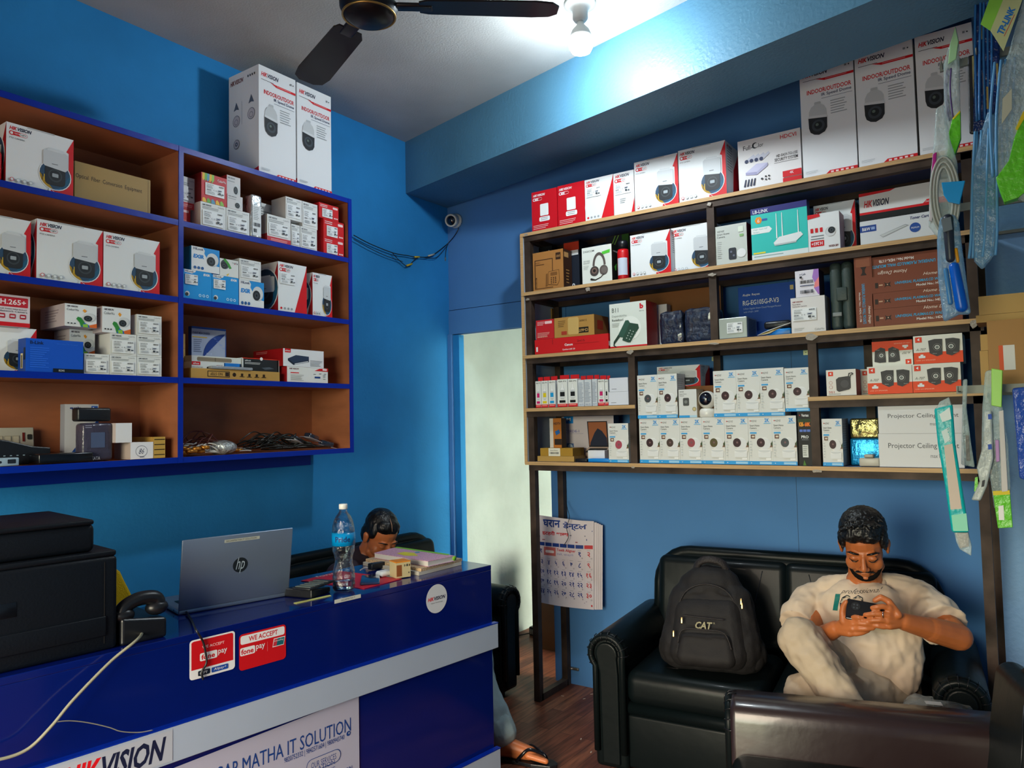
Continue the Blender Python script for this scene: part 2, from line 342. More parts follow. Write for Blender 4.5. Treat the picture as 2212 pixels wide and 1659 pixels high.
for z in (2.913, ZC+.05):
    for u, v in ((0, 0), (4.6, 0), (4.6, .385), (0, .385)): vs.append(p0+d*u+q*v+Vector((0, 0, z)))
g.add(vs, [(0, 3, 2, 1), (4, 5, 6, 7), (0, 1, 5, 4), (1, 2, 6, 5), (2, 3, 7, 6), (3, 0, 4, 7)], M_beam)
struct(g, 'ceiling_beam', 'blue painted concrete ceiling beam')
# ================================================================ ceiling lamp
M_lampw = mat('lamp_plastic', '#d9dcd8', .4)
hx, hy = -1.45, 2.63
t = empty('light_bulb', 'glowing white LED bulb in a white ceiling holder', 'light bulb', (hx, hy, ZC))
g = G(); g.lathe([(.066, 0), (.066, -.012), (.046, -.02), (.032, -.03), (.032, -.068), (.024, -.08), (0.0001, -.08)], M_lampw, seg=28); g.build('lamp_holder', t)
g = G(); g.lathe([(.013, -.078), (.016, -.095), (.036, -.118), (.044, -.14), (.046, -.155)], M_lampw, seg=28); g.build('bulb_neck', t)
g = G(); g.lathe([(.046, -.154), (.049, -.17), (.048, -.19), (.039, -.208), (.018, -.217), (.0001, -.218)], mat('bulb_glow', (.86, .96, 1), .5, emit=BULB_POWER), seg=24); g.build('bulb_diffuser', t)
# ================================================================ ceiling fan
M_fan = mat('fan_bronze', (.005, .003, .004), .45, spec=.3, coat=.1); M_gold = mat('fan_gold', (.45, .27, .08), .35, .9)
FZ = 2.915; _f = hit(797, 14, 2, FZ); FX, FY = _f.x, _f.y
t = empty('ceiling_fan', 'dark bronze three-blade ceiling fan with gold rings', 'ceiling fan', (FX, FY, ZC))
g = G(); g.lathe([(.0001, FZ-ZC-.055), (.06, FZ-ZC-.052), (.085, FZ-ZC-.035), (.098, FZ-ZC-.005), (.1, FZ-ZC+.03), (.085, FZ-ZC+.055), (.04, FZ-ZC+.065), (.0001, FZ-ZC+.066)], M_fan, seg=40); g.build('motor_housing', t)
g = G(); g.tube([(.088*math.cos(a), .088*math.sin(a), FZ-ZC-.033) for a in [k*PI/20 for k in range(40)]], .004, M_gold, 6, closed=True); g.build('gold_ring', t)
g = G(); g.lathe([(.014, FZ-ZC+.06), (.014, -.07), (.045, -.06), (.06, -.0), ], M_fan, seg=20); g.build('down_rod', t)
for i, a in enumerate((math.radians(39), math.radians(159), math.radians(279))):
    R = Matrix.Rotation(a, 4, 'Z')@Matrix.Translation((0, 0, FZ-ZC+.0))
    g = G(); T = Matrix.Rotation(math.radians(9), 4, 'X')
    pts = [(.17, -.045), (.2, -.06), (.56, -.07), (.62, -.06), (.645, -.03), (.645, .03), (.62, .055), (.56, .062), (.2, .052), (.17, .04)]
    v = [(x, y, -.003) for x, y in pts]+[(x, y, .003) for x, y in pts]; n = len(pts)
    g.add(v, [tuple(range(n))[::-1], tuple(range(n, 2*n))]+[(k, (k+1) % n, n+(k+1) % n, n+k) for k in range(n)], M_fan, M=R@T); bl = g.build('blade', t)
    g = G(); g.rbox((.08, -.025, -.006), (.215, .025, .008), .006, M_fan, R@T); g.build('blade_bracket', bl)
    g = G(); g.tube([R@Vector(q_) for q_ in ((.2, -.05, .004), (.21, 0, .008), (.2, .048, .012))], .004, M_gold, 6); g.build('gold_trim', bl)
    for q in list(g.v)[:0]: pass
# ================================================================ left wall shelf unit (blue tape edged plywood)
M_ply = mat('brown_plywood', (.34, .115, .05), .5, bump=.08, bscale=20, vary=.28, vscale=2.5, detail=8, stretch=(1, 1, 3))
M_tape = mat('blue_edge_tape', (.001, .022, .32), .35, spec=.25, bump=.3, bscale=25, bdist=.003)
XF, YE = -2.77, 2.576; Y0 = .15
ZT, ZL = 2.645, [1.386, 1.704, 2.027, 2.340]
BL = ZL
sh = empty('wall_shelf_unit', 'wide brown plywood wall shelf with blue taped edges', 'shelf unit', (XW, Y0, 1.366))
O = Vector((XW, Y0, 1.366))
def lb(name, a, b, m=None):
    g = G(); g.box(Vector(a)-O, Vector(b)-O, m or M_ply); return g.build(name, sh)
lb('back_panel', (XW+.002, Y0, 1.368), (XW+.012, YE-.002, ZT))
for z in ZL+[ZT]:
    s = lb('shelf_board', (XW+.012, Y0, z-.02), (XF-.004, YE-.02, z))
    g = G(); g.box(Vector((XF-.004, Y0, z-.022))-O, Vector((XF, YE-.02, z+.001))-O, M_tape); g.build('edge_tape', s)
for y0, y1 in ((Y0, Y0+.02), (1.648, 1.666), (YE-.02, YE)):
    s = lb('upright_panel', (XW+.012, y0, 1.366), (XF-.003, y1, ZT+.001))
    g = G(); g.box(Vector((XF-.003, y0-.001, 1.364))-O, Vector((XF+.002, y1+.001, ZT+.001))-O, M_tape); g.build('edge_tape', s)
lb('support_rail', (XW+.003, Y0, 1.30), (XW+.02, 2.54, 1.364), M_tape)
# ================================================================ right rack of steel tube with plywood shelves
M_tube = mat('rusty_black_steel', (.055, .036, .027), .55, .2, spec=.3, vary=.5, vscale=9, bump=.25, bscale=60, bdist=.002)
M_edge = mat('plywood_edge', (.55, .34, .15), .55, vary=.3, vscale=30, detail=3, stretch=(.15, 1, 12)); M_top = mat('rack_board_face', (.10, .13, .28), .5)
XA, XB = -2.245, -.155; YF = 3.36; YB_ = 3.695; TT = .036
RZ = [1.282, 1.862, 2.21, 2.54]
rack = empty('metal_rack', 'tall dark steel tube rack with tan plywood shelves', 'rack', (XA, YF, 0)); O2 = Vector((XA, YF, 0))
def rb_(name, a, b, m, par=None):
    g = G(); g.box(Vector(a)-O2, Vector(b)-O2, m); return g.build(name, par or rack)
for x, z0, z1 in ((XA+.0, 0, 2.52), (-1.205, RZ[1], 2.52), (-1.635, RZ[0], RZ[1]), (-.775, RZ[0], RZ[1])):
    rb_('front_post', (x, YF+.006, z0), (x+TT, YF+.006+TT, z1), M_tube)
rb_('front_post', (-.172, YF+.004, 0), (-.172+TT, YF+.004+TT, 2.52), M_tube)
for x, z0, z1 in ((XA-.0, 0, 2.52), (-1.3, RZ[0], 2.52), (-.6, RZ[0], RZ[1]), (XB, 0, 2.52)): rb_('rear_post', (x, YB_-TT-.002, z0), (x+TT, YB_-.002, z1), M_tube)
rb_('floor_rail', (XA, YF+.03, 0), (XA+TT, YB_-.03, TT), M_tube)
for z in RZ:
    rb_('front_rail', (XA, YF+.004, z-.018-.03), (XB+.03, YF+.004+TT, z-.018), M_tube); rb_('rear_rail', (XA, YB_-TT-.002, z-.018-.03), (XB+.03, YB_-.003, z-.018), M_tube)
    rb_('side_rail', (XA, YF+.03, z-.018-.03), (XA+TT, YB_-.03, z-.018), M_tube)
    b = rb_('shelf_board', (XA-.02, YF, z-.018), (XB+.03, YB_-.002, z), M_top); rb_('board_edge', (XA-.02, YF-.004, z-.018), (XB+.03, YF, z), M_edge, b)
for x0, x1, z in ((XA-.01, -1.6, 1.572), (-.78, XB+.03, 1.581)):
    rb_('front_rail', (x0, YF+.004, z-.048), (x1, YF+.004+TT, z-.018), M_tube)
    b = rb_('shelf_board', (x0, YF, z-.018), (x1, YB_-.002, z), M_top); rb_('board_edge', (x0, YF-.004, z-.018), (x1, YF, z), M_edge, b)
g = G(); g.box(Vector((XA-.022, YF+.002, 1.27))-O2, Vector((XA-.006, YB_-.002, 2.535))-O2, mat('pale_board', (.5, .56, .66), .5)); sb = g.build('side_board', rack)
rb_('board_edge', (XA-.024, YF-.002, 1.27), (XA-.006, YF+.002, 2.535), M_edge, sb)
M_weld = mat('weld', (.36, .32, .27), .5, .2, bump=1, bscale=120, bdist=.004)
g = G()
rd = random.Random(4)
# ================================================================ printed designs
def a_ptz(g, w, d, h, fl, parts):
    A, R, L = shell(g, w, d, h, WHITE, fl); redwedge(A); hik(A, .04, .89, .36, .95); pill(A, .04, .805, .3, .87); A.text('PTZ CAMERA', .04, .745, .26, .768, DK)
    ptzpic(A, .5, .06, .93, .74); A.poly([(.6, .0), (.635, .07), (.73, .0)], WHITE); A.poly([(.64, 0), (.65, .05), (.72, 0)], RED)
    for i in range(4): A.circ(.08+i*.09, .075, .03, RED if i == 0 else '#aab0b2', 14); A.circ(.08+i*.09, .075, .022, WHITE, 12)
    R.poly([(1, 1), (.55, .55), (.45, 0), (1, 0)], RED); R.lines(.1, .45, .5, .9, 9, '#9aa0a4'); hik(R, .08, .9, .45, .95)
    L.poly([(1, 1), (.86, .7), (.9, .3), (.8, 0), (1, 0)], '#a01820'); ptzpic(L, .2, .08, .9, .7)
    crease(g, w, d, h)
def a_ptzs(g, w, d, h, fl, parts):      # plain side with sticker and red wedge
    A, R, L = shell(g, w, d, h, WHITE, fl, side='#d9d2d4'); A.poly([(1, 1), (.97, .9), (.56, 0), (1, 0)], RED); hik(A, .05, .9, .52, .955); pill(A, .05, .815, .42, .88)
    for i in range(4): A.circ(.1+i*.12, .07, .035, RED if i == 0 else '#9aa0a4', 12)
    L.poly([(1, 1), (.86, .7), (.9, .3), (.6, 0), (1, 0)], '#a01820'); ptzpic(L, .15, .05, .95, .75)
    q = G(); sticker(q, (w*.06, 0, h*.56), (w*.52, 0, 0), (0, 0, h*.22), (0, -1, 0)); parts.append(('label_sticker', q, 'white product label'))
def a_redqr(g, w, d, h, fl, parts):
    A, R, L = shell(g, w, d, h, '#c81020', fl); hik(A, .06, .87, .54, .93, WHITE); pill(A, .06, .765, .42, .835, WHITE, RED)
    A.rrect(.34, .36, .67, .66, '#eef0f0', .03); A.rrect(.3, .22, .72, .335, '#eef0f0', .05); A.lines(.36, .235, .66, .32, 2, '#8a8e92'); A.lines(.06, .03, .7, .15, 3, '#eebcbc')
    L.rect(.05, .1, .95, .9, '#b01018')
def a_dome(g, w, d, h, fl, parts):      # tall speed dome carton
    A, R, L = shell(g, w, d, h, '#e4e6e9', fl)
    for X in (A,):
        hik(X, .06, .905, .53, .945); X.rect(.06, .872, .4, .876, DK); X.poly([(.3, .872), (.42, .853), (.46, .846), (1, .846), (1, .868), (.44, .868)], RED); X.lines(.48, .852, .9, .862, 1, '#f0b0b4')
        X.text('INDOOR/OUTDOOR', .13, .745, .95, .785, RED, 0, .02); X.text('IR Speed Dome', .4, .7, .95, .735, NAVY, 0, .01); X.rect(.4, .685, .96, .688, NAVY)
        X.lines(.56, .52, .95, .655, 6, '#9a9fa3', 4); X.rrect(.26, .635, .38, .665, '#b9bcbe', .02)
        X.poly([(.15, .535), (.155, .585), (.2, .625), (.27, .643), (.37, .643), (.44, .62), (.48, .585), (.485, .52), (.3, .515)], '#c3c6c8')
        X.poly([(.13, .528), (.15, .55), (.48, .535), (.5, .52), (.49, .46), (.15, .47)], '#d3d5d7')
        X.poly([(.14, .53), (.49, .51), (.485, .42), (.44, .385), (.33, .365), (.24, .375), (.17, .4), (.145, .44)], '#23262b')
        X.circ(.32, .45, .12, '#3a4048', 20); X.circ(.32, .452, .075, '#1b2024', 16); X.circ(.3, .46, .03, '#5d6a62', 10)
        X.poly([(.42, 0), (.5, .03), (1, .03), (1, 0)], RED)
        for i in range(5): X.rect(.52+i*.09, .008, .57+i*.09, .022, '#f2dcdc')
        X.lines(.05, .03, .3, .055, 3, '#a6abaf'); X.circ(.92, .93, .014, DK, 8); X.rect(.84, .922, .88, .94, '#8a9094')
    hik(L, .05, .9, .5, .945, '#6b2430'); L.poly([(.75, 0), (.85, .045), (1, .06), (1, 0)], RED); c = '#5a6474'
    for u, v in ((.26, .68), (.76, .7)): L.poly([(u-.09, v-.03), (u, v+.05), (u+.09, v-.03), (u, v-.02)], c); L.circ(u, v-.13, .12, c, 20); L.circ(u, v-.13, .108, '#c8c4cc', 20); L.circ(u, v-.14, .06, c, 16); L.circ(u, v-.14, .05, '#c8c4cc', 16)
    L.circ(.27, .33, .1, c, 20); L.circ(.27, .33, .088, '#c8c4cc', 20); L.circ(.27, .33, .045, c, 14); L.circ(.27, .33, .02, '#c8c4cc', 10); L.rect(.45, .5, .455, .72, c)
    for i in range(4): L.rect(.65+i*.07, .92, .68+i*.07, .94, DK)
def a_ezviz(g, w, d, h, fl, parts, lens='#3a2228'):
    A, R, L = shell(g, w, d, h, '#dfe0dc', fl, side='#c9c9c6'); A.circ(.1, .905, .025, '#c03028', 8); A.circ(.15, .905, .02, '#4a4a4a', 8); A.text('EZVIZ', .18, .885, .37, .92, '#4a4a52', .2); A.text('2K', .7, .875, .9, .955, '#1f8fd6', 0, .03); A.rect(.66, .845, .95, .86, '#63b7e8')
    A.text('Smart Home', .07, .79, .48, .83, DK); A.text('Camera', .07, .74, .36, .778, DK); A.rect(.07, .705, .45, .708, '#8a8e90'); A.rrect(.07, .64, .35, .672, '#3ca3e0', .01)
    A.rect(.1, .54, .28, .62, '#5a2a22'); A.rect(.14, .56, .26, .6, '#d8cdb8'); A.rect(.88, .36, 1, .45, '#7a5a44'); A.poly([(.93, .42), (1, .5), (1, .38)], '#38502e'); A.rect(.5, .28, 1, .36, '#e9e6df')
    A.lines(.05, .15, .16, .5, 6, '#c2c6c6', 8)
    A.circ(.66, .44, .25, '#f0f1f0', 26); A.circ(.7, .43, .23, '#e3e5e5', 24); A.rrect(.4, .18, .93, .32, '#eceeed', .08); A.circ(.66, .3, .26, '#d6d9d9', 20, 180, 360, .35); A.rrect(.4, .15, .93, .25, '#e6e8e8', .06)
    A.circ(.52, .455, .17, lens, 24, sq=1.12); A.circ(.53, .46, .045, '#7a5a5c', 10); A.rrect(.72, .1, .93, .14, '#f4f4f2', .01)
    A.rect(0, 0, 1, .075, '#2f9fe2'); A.rect(.45, .015, .95, .06, '#9fd0ee'); A.circ(.1, .037, .02, WHITE, 8); R.lines(.1, .3, .85, .9, 12, '#a8a8a6')
def a_label(g, w, d, h, fl, parts, base=None, top=WHITE):      # white carton with a product label on it
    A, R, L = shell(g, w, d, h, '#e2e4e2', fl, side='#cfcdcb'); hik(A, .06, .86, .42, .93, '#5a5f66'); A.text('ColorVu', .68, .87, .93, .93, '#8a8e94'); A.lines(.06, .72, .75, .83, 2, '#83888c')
    if base: A.rect(0, 0, 1, .2, base); A.lines(.15, .04, .9, .14, 2, '#f0b8b8'); L.rect(0, 0, 1, .3, base)
    q = G(); sticker(q, (w*.06, 0, h*(.26 if base else .1)), (w*.82, 0, 0), (0, 0, h*(.44 if base else .58)), (0, -1, 0)); parts.append(('label_sticker', q, None))
def a_label_red(g, w, d, h, fl, parts): a_label(g, w, d, h, fl, parts, '#c63840')
def a_colorvu(g, w, d, h, fl, parts):
    A, R, L = shell(g, w, d, h, WHITE, fl, side='#b7a8ac'); hik(A, .06, .86, .4, .93, '#4a4450'); A.text('ColorVu', .06, .7, .42, .8, '#5a5f66'); 
    A.poly([(.35, .35), (.4, .45), (.5, .42), (.62, .2), (.72, 0), (.5, 0), (.45, .2)], '#2f8a3a'); A.poly([(.55, .75), (.6, .82), (.68, .74), (.62, .65)], '#f0a030'); A.poly([(.5, .0), (.6, .2), (.75, .1), (.78, 0)], '#2f6fb4'); A.poly([(.75, .1), (1, .2), (1, 0), (.78, 0)], '#e06a28'); A.poly([(.55, .12), (.7, .15), (.72, 0), (.56, 0)], '#8cc63f')
    turret(A, .74, .42, .17)
    for i in range(3): A.circ(.1+i*.1, .13, .03, DK, 10)
    L.lines(.2, .2, .8, .8, 5, '#8c7c82')
def a_h265(g, w, d, h, fl, parts):
    A, R, L = shell(g, w, d, h, '#ded3da', fl); A.rrect(.08, .62, .94, .93, '#c01f30', .03); A.text('H.265+', .14, .69, .88, .86, '#f2e8ea', 0, .02); A.text('EXIR FIXED MINI BULLET', .1, .53, .92, .57, DK); A.text('Network Camera', .1, .45, .92, .51, DK)
    for i in range(3): A.rrect(.1+i*.3, .25, .28+i*.3, .4, '#b02838', .03); A.rect(.13+i*.3, .3, .25+i*.3, .35, '#ded3da')
    A.rect(0, 0, 1, .13, RED)
def a_h265t(g, w, d, h, fl, parts):   # white turret carton standing on its head
    A, R, L = shell(g, w, d, h, WHITE, fl, side='#b9a8ae'); hik(A, .05, .88, .36, .94, '#6b2430'); A.rrect(.5, .72, .93, .88, RED, .02); A.text('H.265+', .55, .755, .9, .845, WHITE, 0, .02); A.lines(.5, .55, .95, .7, 2, '#7a7f84')
    for i in range(3): A.rrect(.53+i*.15, .38, .62+i*.15, .5, RED, .015)
    A.poly([(1, 0), (.62, 0), (.6, .08), (1, .12)], RED); turret(A, .27, .5, .14)
def a_hilook(g, w, d, h, fl, parts):
    A, R, L = shell(g, w, d, h, WHITE, fl, side='#1f8fd0'); A.poly([(.4, 1), (.47, .88), (.45, .75), (.6, .5), (.7, .35), (1, .3), (1, 1)], '#1c8ed6'); A.text('HiLook', .07, .86, .42, .96, NAVY, 0, .02); A.text('EXIR', .06, .52, .44, .68, '#1483d0', .15, .05); turret(A, .72, .5, .19)
    for i in range(3): A.circ(.12+i*.13, .13, .05, '#2a5f9c', 12)
def a_hilookb(g, w, d, h, fl, parts):
    A, R, L = shell(g, w, d, h, '#1193dc', fl); A.poly([(.04, 1), (.04, .9), (.3, .88), (.42, .95), (.44, 1)], WHITE); A.text('HiLook', .06, .91, .36, .98, NAVY, 0, .02); A.text('EXIR', .7, .86, .94, .94, WHITE, .15, .05); turret(A, .13, .17, .07)
    for i in range(3): A.circ(.58+i*.13, .17, .05, '#bfe2f6', 12); A.circ(.58+i*.13, .17, .028, '#1193dc', 10)
    q = G(); sticker(q, (w*.05, 0, h*.5), (w*.44, 0, 0), (0, 0, h*.34), (0, -1, 0)); parts.append(('label_sticker', q, None))
def a_red(g, w, d, h, fl, parts):
    A, R, L = shell(g, w, d, h, '#cf1c22', fl); A.lines(.06, .72, .45, .92, 2, WHITE); A.rrect(.7, .76, .95, .9, '#f2d6d6', .03)
    for i in range(3): A.circ(.78+i*.07, .16, .03, '#f2d6d6', 10)
    q = G(); sticker(q, (w*.14, 0, h*.08), (w*.52, 0, 0), (0, 0, h*.58), (0, -1, 0)); parts.append(('label_sticker', q, None)); L.circ(.3, .35, .14, '#7a2a3a', 12); L.rrect(.1, .7, .5, .85, '#f2d6d6', .04)
def a_redplain(g, w, d, h, fl, parts):
    A, R, L = shell(g, w, d, h, '#c2222a', fl); A.rrect(.5, .78, .9, .92, '#eec8c8', .03); A.lines(.08, .7, .5, .92, 3, '#eec8c8'); A.lines(.08, .08, .8, .35, 4, '#e7b0a8')
    for i in range(6): A.circ(.12+i*.1, .12, .02, '#f0e0b0', 8)
def a_a707(g, w, d, h, fl, parts):
    A, R, L = shell(g, w, d, h, '#e3e2d8', fl, side='#c9c8c0'); A.rect(0, 0, 1, .4, '#ea4a1c'); A.rrect(.04, .76, .18, .95, '#e23a1a', .01); A.poly([(.08, .86), (.13, .92), (.13, .81)], WHITE); A.text('A-707', .05, .46, .26, .55, '#6a6a64', .3); A.text('USB 2.0 SPEAKER', .05, .1, .45, .145, '#f7b79a', 0)
    A.rrect(.1, .2, .24, .28, WHITE, .01); A.rrect(.14, .22, .2, .33, WHITE, .005)
    for u, k in ((.44, 1), (.82, -1)):
        A.poly([(u-.13*k, .8), (u+.0*k, .85), (u+.16*k, .84), (u+.15*k, .3), (u+.04*k, .24), (u-.11*k, .36)], '#3a393b'); A.circ(u+.05*k, .56, .085, '#8a8884', 24); A.circ(u+.05*k, .56, .078, '#2c2b2e', 22); A.circ(u+.05*k, .56, .052, '#dcdcd6', 20); A.circ(u+.05*k, .56, .036, '#6d7471', 16); A.text('Xbeat', u-.02*k-.03, .33, u-.02*k+.06, .355, '#c8c8c4')
def a_s01(g, w, d, h, fl, parts):
    A, R, L = shell(g, w, d, h, '#e6e1d8', fl, side='#a32020'); A.rrect(.07, .76, .24, .93, '#e23a1a', .01); A.poly([(.11, .85), (.18, .9), (.18, .8)], WHITE); A.circ(.15, .5, .06, '#b85040', 14); A.circ(.15, .5, .05, '#e6e1d8', 14); A.circ(.15, .33, .06, '#b85040', 14); A.circ(.15, .33, .05, '#e6e1d8', 14); A.text('S01', .07, .1, .26, .18, '#b83428'); A.lines(.07, .03, .5, .08, 1, '#7a7a74')
    A.poly([(.33, .62), (.42, .7), (.78, .74), (.82, .68), (.82, .28), (.76, .22), (.42, .14), (.34, .2)], '#3c3a3c'); A.circ(.62, .44, .14, '#4c4a4c', 20); A.poly([(.74, .72), (.76, .85), (.88, .87), (.93, .82), (.9, .78), (.84, .76), (.82, .66), (.8, .66), (.81, .78), (.88, .81), (.84, .84), (.79, .81), (.77, .72)], '#3a3a3c')
def a_proj(g, w, d, h, fl, parts):
    A, R, L = shell(g, w, d, h, '#dcdcdc', fl); A.text('Projector Ceiling Mount', .12, .52, .95, .72, '#4b4f55'); A.text('max load', .62, .28, .8, .4, '#6a6e72')
def a_wallm(g, w, d, h, fl, parts):
    A, R, L = shell(g, w, d, h, '#7c3f2a', fl, side='#5f2f20'); A.text('Home Design', .58, .72, .92, .95, '#e8d9c8', .4); A.text('UNIVERSAL PLASMA/LCD WALL MOUNTS', .26, .42, .98, .58, '#28a3cf', .2, .02); A.text('Model No.: HDL-117B', .5, .18, .9, .32, '#e8e0d8', 0, .02)
    A.rect(.03, .3, .065, .62, '#2a1c18'); A.rect(.075, .42, .12, .5, '#caa080'); A.poly([(.135, .3), (.16, .38), (.19, .38), (.215, .3), (.2, .46), (.215, .62), (.19, .54), (.16, .54), (.135, .62), (.15, .46)], '#2a1c18'); A.circ(.175, .46, .008, '#d8b090', 8)
def a_wallv(g, w, d, h, fl, parts):    # the same carton standing on end, print running down
    A, R, L = shell(g, w, d, h, '#7c3f2a', fl, side='#5f2f20')
    def rot(t, u0, v0, u1, v1, c, sh=0):      # text turned to read downward
        vs, fs, asp = textmesh(t, sh, .01); A.k += 1; o = .0002+.00012*A.k; A.g.add([A.pt(u1-(u1-u0)*(1-y), v1-(v1-v0)*x, o) for x, y in vs], fs, c)
    rot('UNIVERSAL PLASMA/LCD WALL MOUNTS', .38, .05, .56, .62, '#28a3cf'); rot('Model No.: HDL-117B', .2, .08, .3, .5, '#e8e0d8'); rot('Home Design', .66, .05, .84, .3, '#e8d9c8', .4); A.poly([(.35, .74), (.45, .78), (.45, .82), (.35, .86), (.7, .86), (.6, .82), (.6, .78), (.7, .74)], '#2a1c18'); A.rrect(.1, .86, .9, .99, '#8d5238', .04)
def a_tan(g, w, d, h, fl, parts, c='#b48f4e'):
    A, R, L = shell(g, w, d, h, c, fl, side='#8a6a3c'); A.rect(.0, .485, 1, .5, '#a5834a')
def a_tan2(g, w, d, h, fl, parts): A, R, L = shell(g, w, d, h, '#b48f4e', fl, side='#8a6a3c')
def a_brown(g, w, d, h, fl, parts): A, R, L = shell(g, w, d, h, '#8a5528', fl, side='#6a3f20')
def a_fiber(g, w, d, h, fl, parts): A, R, L = shell(g, w, d, h, '#a5864c', fl, side='#84683c'); A.text('Optical  Fiber  Conversion  Equipment', .01, .56, .88, .7, '#1f1a14'); A.rect(.965, 0, .97, 1, '#6e5530')
def a_deli(g, w, d, h, fl, parts):
    A, R, L = shell(g, w, d, h, '#a9743c', fl, side='#3c2418'); k = '#3a2414'; A.rect(.06, .78, .66, .8, k); A.rect(.06, .05, .085, .78, k); A.rect(.64, .45, .66, .8, k); A.rect(.06, .04, .66, .055, k); A.rrect(.76, .74, .92, .92, k, .01); A.text('deli', .78, .8, .9, .87, '#c09058'); A.text('E221', .1, .7, .24, .74, k); A.lines(.1, .64, .4, .68, 1, k)
    A.poly([(.5, .12), (.52, .46), (.86, .48), (.88, .2), (.8, .08)], k); A.poly([(.51, .13), (.53, .45), (.85, .47), (.87, .2), (.795, .09)], '#a9743c'); A.rrect(.58, .34, .8, .43, '#7c5228', .02)
    for i in range(3):
        for j in range(4): A.rrect(.59+i*.07, .14+j*.045, .63+i*.07, .165+j*.045, k, .008)
    A.poly([(.42, .08), (.44, .4), (.5, .42), (.49, .1)], '#7c5228'); R.rect(.1, .8, .6, .93, '#c09058'); R.lines(.3, .1, .7, .5, 5, '#b08048'); A.text('BETTER', .1, .06, .14, .34, k)
def a_msi(g, w, d, h, fl, parts):
    A, R, L = shell(g, w, d, h, '#15191f', fl); A.text('msi', .2, .8, .8, .92, '#d8dade', .2, .02)
def a_510(g, w, d, h, fl, parts):
    A, R, L = shell(g, w, d, h, '#1a2230', fl, side='#0c1016'); A.rect(0, .8, 1, .97, '#c43a1c'); A.rect(0, .7, .95, .8, WHITE); A.text('520', .1, .03, .7, .13, '#e6e8ea', 0, .02); A.rect(.04, .14, .06, .66, '#30405a')
def a_headset(g, w, d, h, fl, parts):
    A, R, L = shell(g, w, d, h, '#e2e6de', fl, side='#10140f'); A.text('DIGICOM', .05, .86, .42, .91, '#26302a', 0, .01); A.text('USB WIRED', .05, .6, .27, .64, '#5b625d'); A.text('HEADSET', .05, .545, .27, .585, '#5b625d'); A.lines(.05, .38, .24, .5, 4, '#a8aca6'); A.poly([(.68, .82), (.95, .86), (.94, .77), (.68, .74)], '#53c23a')
    c = '#5c524e'
    ps = [(.36+.0, .28)]; n = 20
    out = [(.58+.22*math.cos(PI*t/n), .46+.36*math.sin(PI*t/n)) for t in range(n+1)]; inn = [(.58+.15*math.cos(PI*t/n), .46+.28*math.sin(PI*t/n)) for t in range(n, -1, -1)]; A.poly(out+inn, c)
    A.circ(.42, .32, .15, '#463e3c', 22); A.circ(.42, .33, .09, '#7a6258', 18); A.circ(.42, .33, .05, '#241e1c', 14); A.circ(.73, .32, .14, c, 22, sq=1.05); A.circ(.75, .32, .1, '#6f6662', 18)
    A.poly([(.27, .1), (.3, .14), (.45, .09), (.62, .14), (.72, .22), (.73, .2), (.63, .12), (.45, .06), (.3, .08)], '#26221f'); R.text('HEADSET', .2, .8, .8, .84, WHITE); R.poly([(.3, .4), (.6, .5), (.5, .3), (.4, .3)], '#4aa838')
def a_green(g, w, d, h, fl, parts): A, R, L = shell(g, w, d, h, '#23242a', fl); A.poly([(.7, 1), (1, 1), (1, .3), (.72, .2)], '#2f5a1c'); A.poly([(.1, .7), (.4, 1), (.44, 1), (.15, .7)], '#86b84a'); A.poly([(.2, .7), (.55, 1), (.58, 1), (.25, .7)], '#86b84a')
def a_eblink(g, w, d, h, fl, parts):
    A, R, L = shell(g, w, d, h, '#33c2b8', fl, side='#1d2a60'); A.rect(0, .88, 1, 1, '#2a2a72'); A.text('LB-LINK', .04, .9, .32, .965, WHITE, 0, .01); A.circ(.14, .76, .07, '#e88a18', 6); A.text('6', .12, .72, .16, .79, WHITE); A.rect(.2, .74, .3, .78, '#2f5aa8'); A.poly([(.0, .5), (.33, .5), (.38, .56), (.33, .62), (0, .62)], '#e9efec'); A.text('High Gain ISP', .04, .565, .3, .6, '#6aa8a0'); A.text('Smart', .04, .52, .15, .55, '#6aa8a0')
    A.rect(0, 0, 1, .1, '#dfe8e6'); A.lines(.04, .02, .6, .08, 1, '#9ab0b0'); A.rect(.03, .11, .25, .14, '#e0d640')
    for u in (.46, .56, .84): A.poly([(u-.008, .36), (u+.012, .36), (u+.006, .84), (u-.004, .84)], '#eef2f2')
    A.poly([(.4, .28), (.5, .38), (.88, .42), (.92, .36), (.8, .26), (.42, .25)], '#e8eeee'); A.poly([(.4, .28), (.42, .25), (.8, .26), (.8, .23), (.42, .22)], '#bcc8c8')
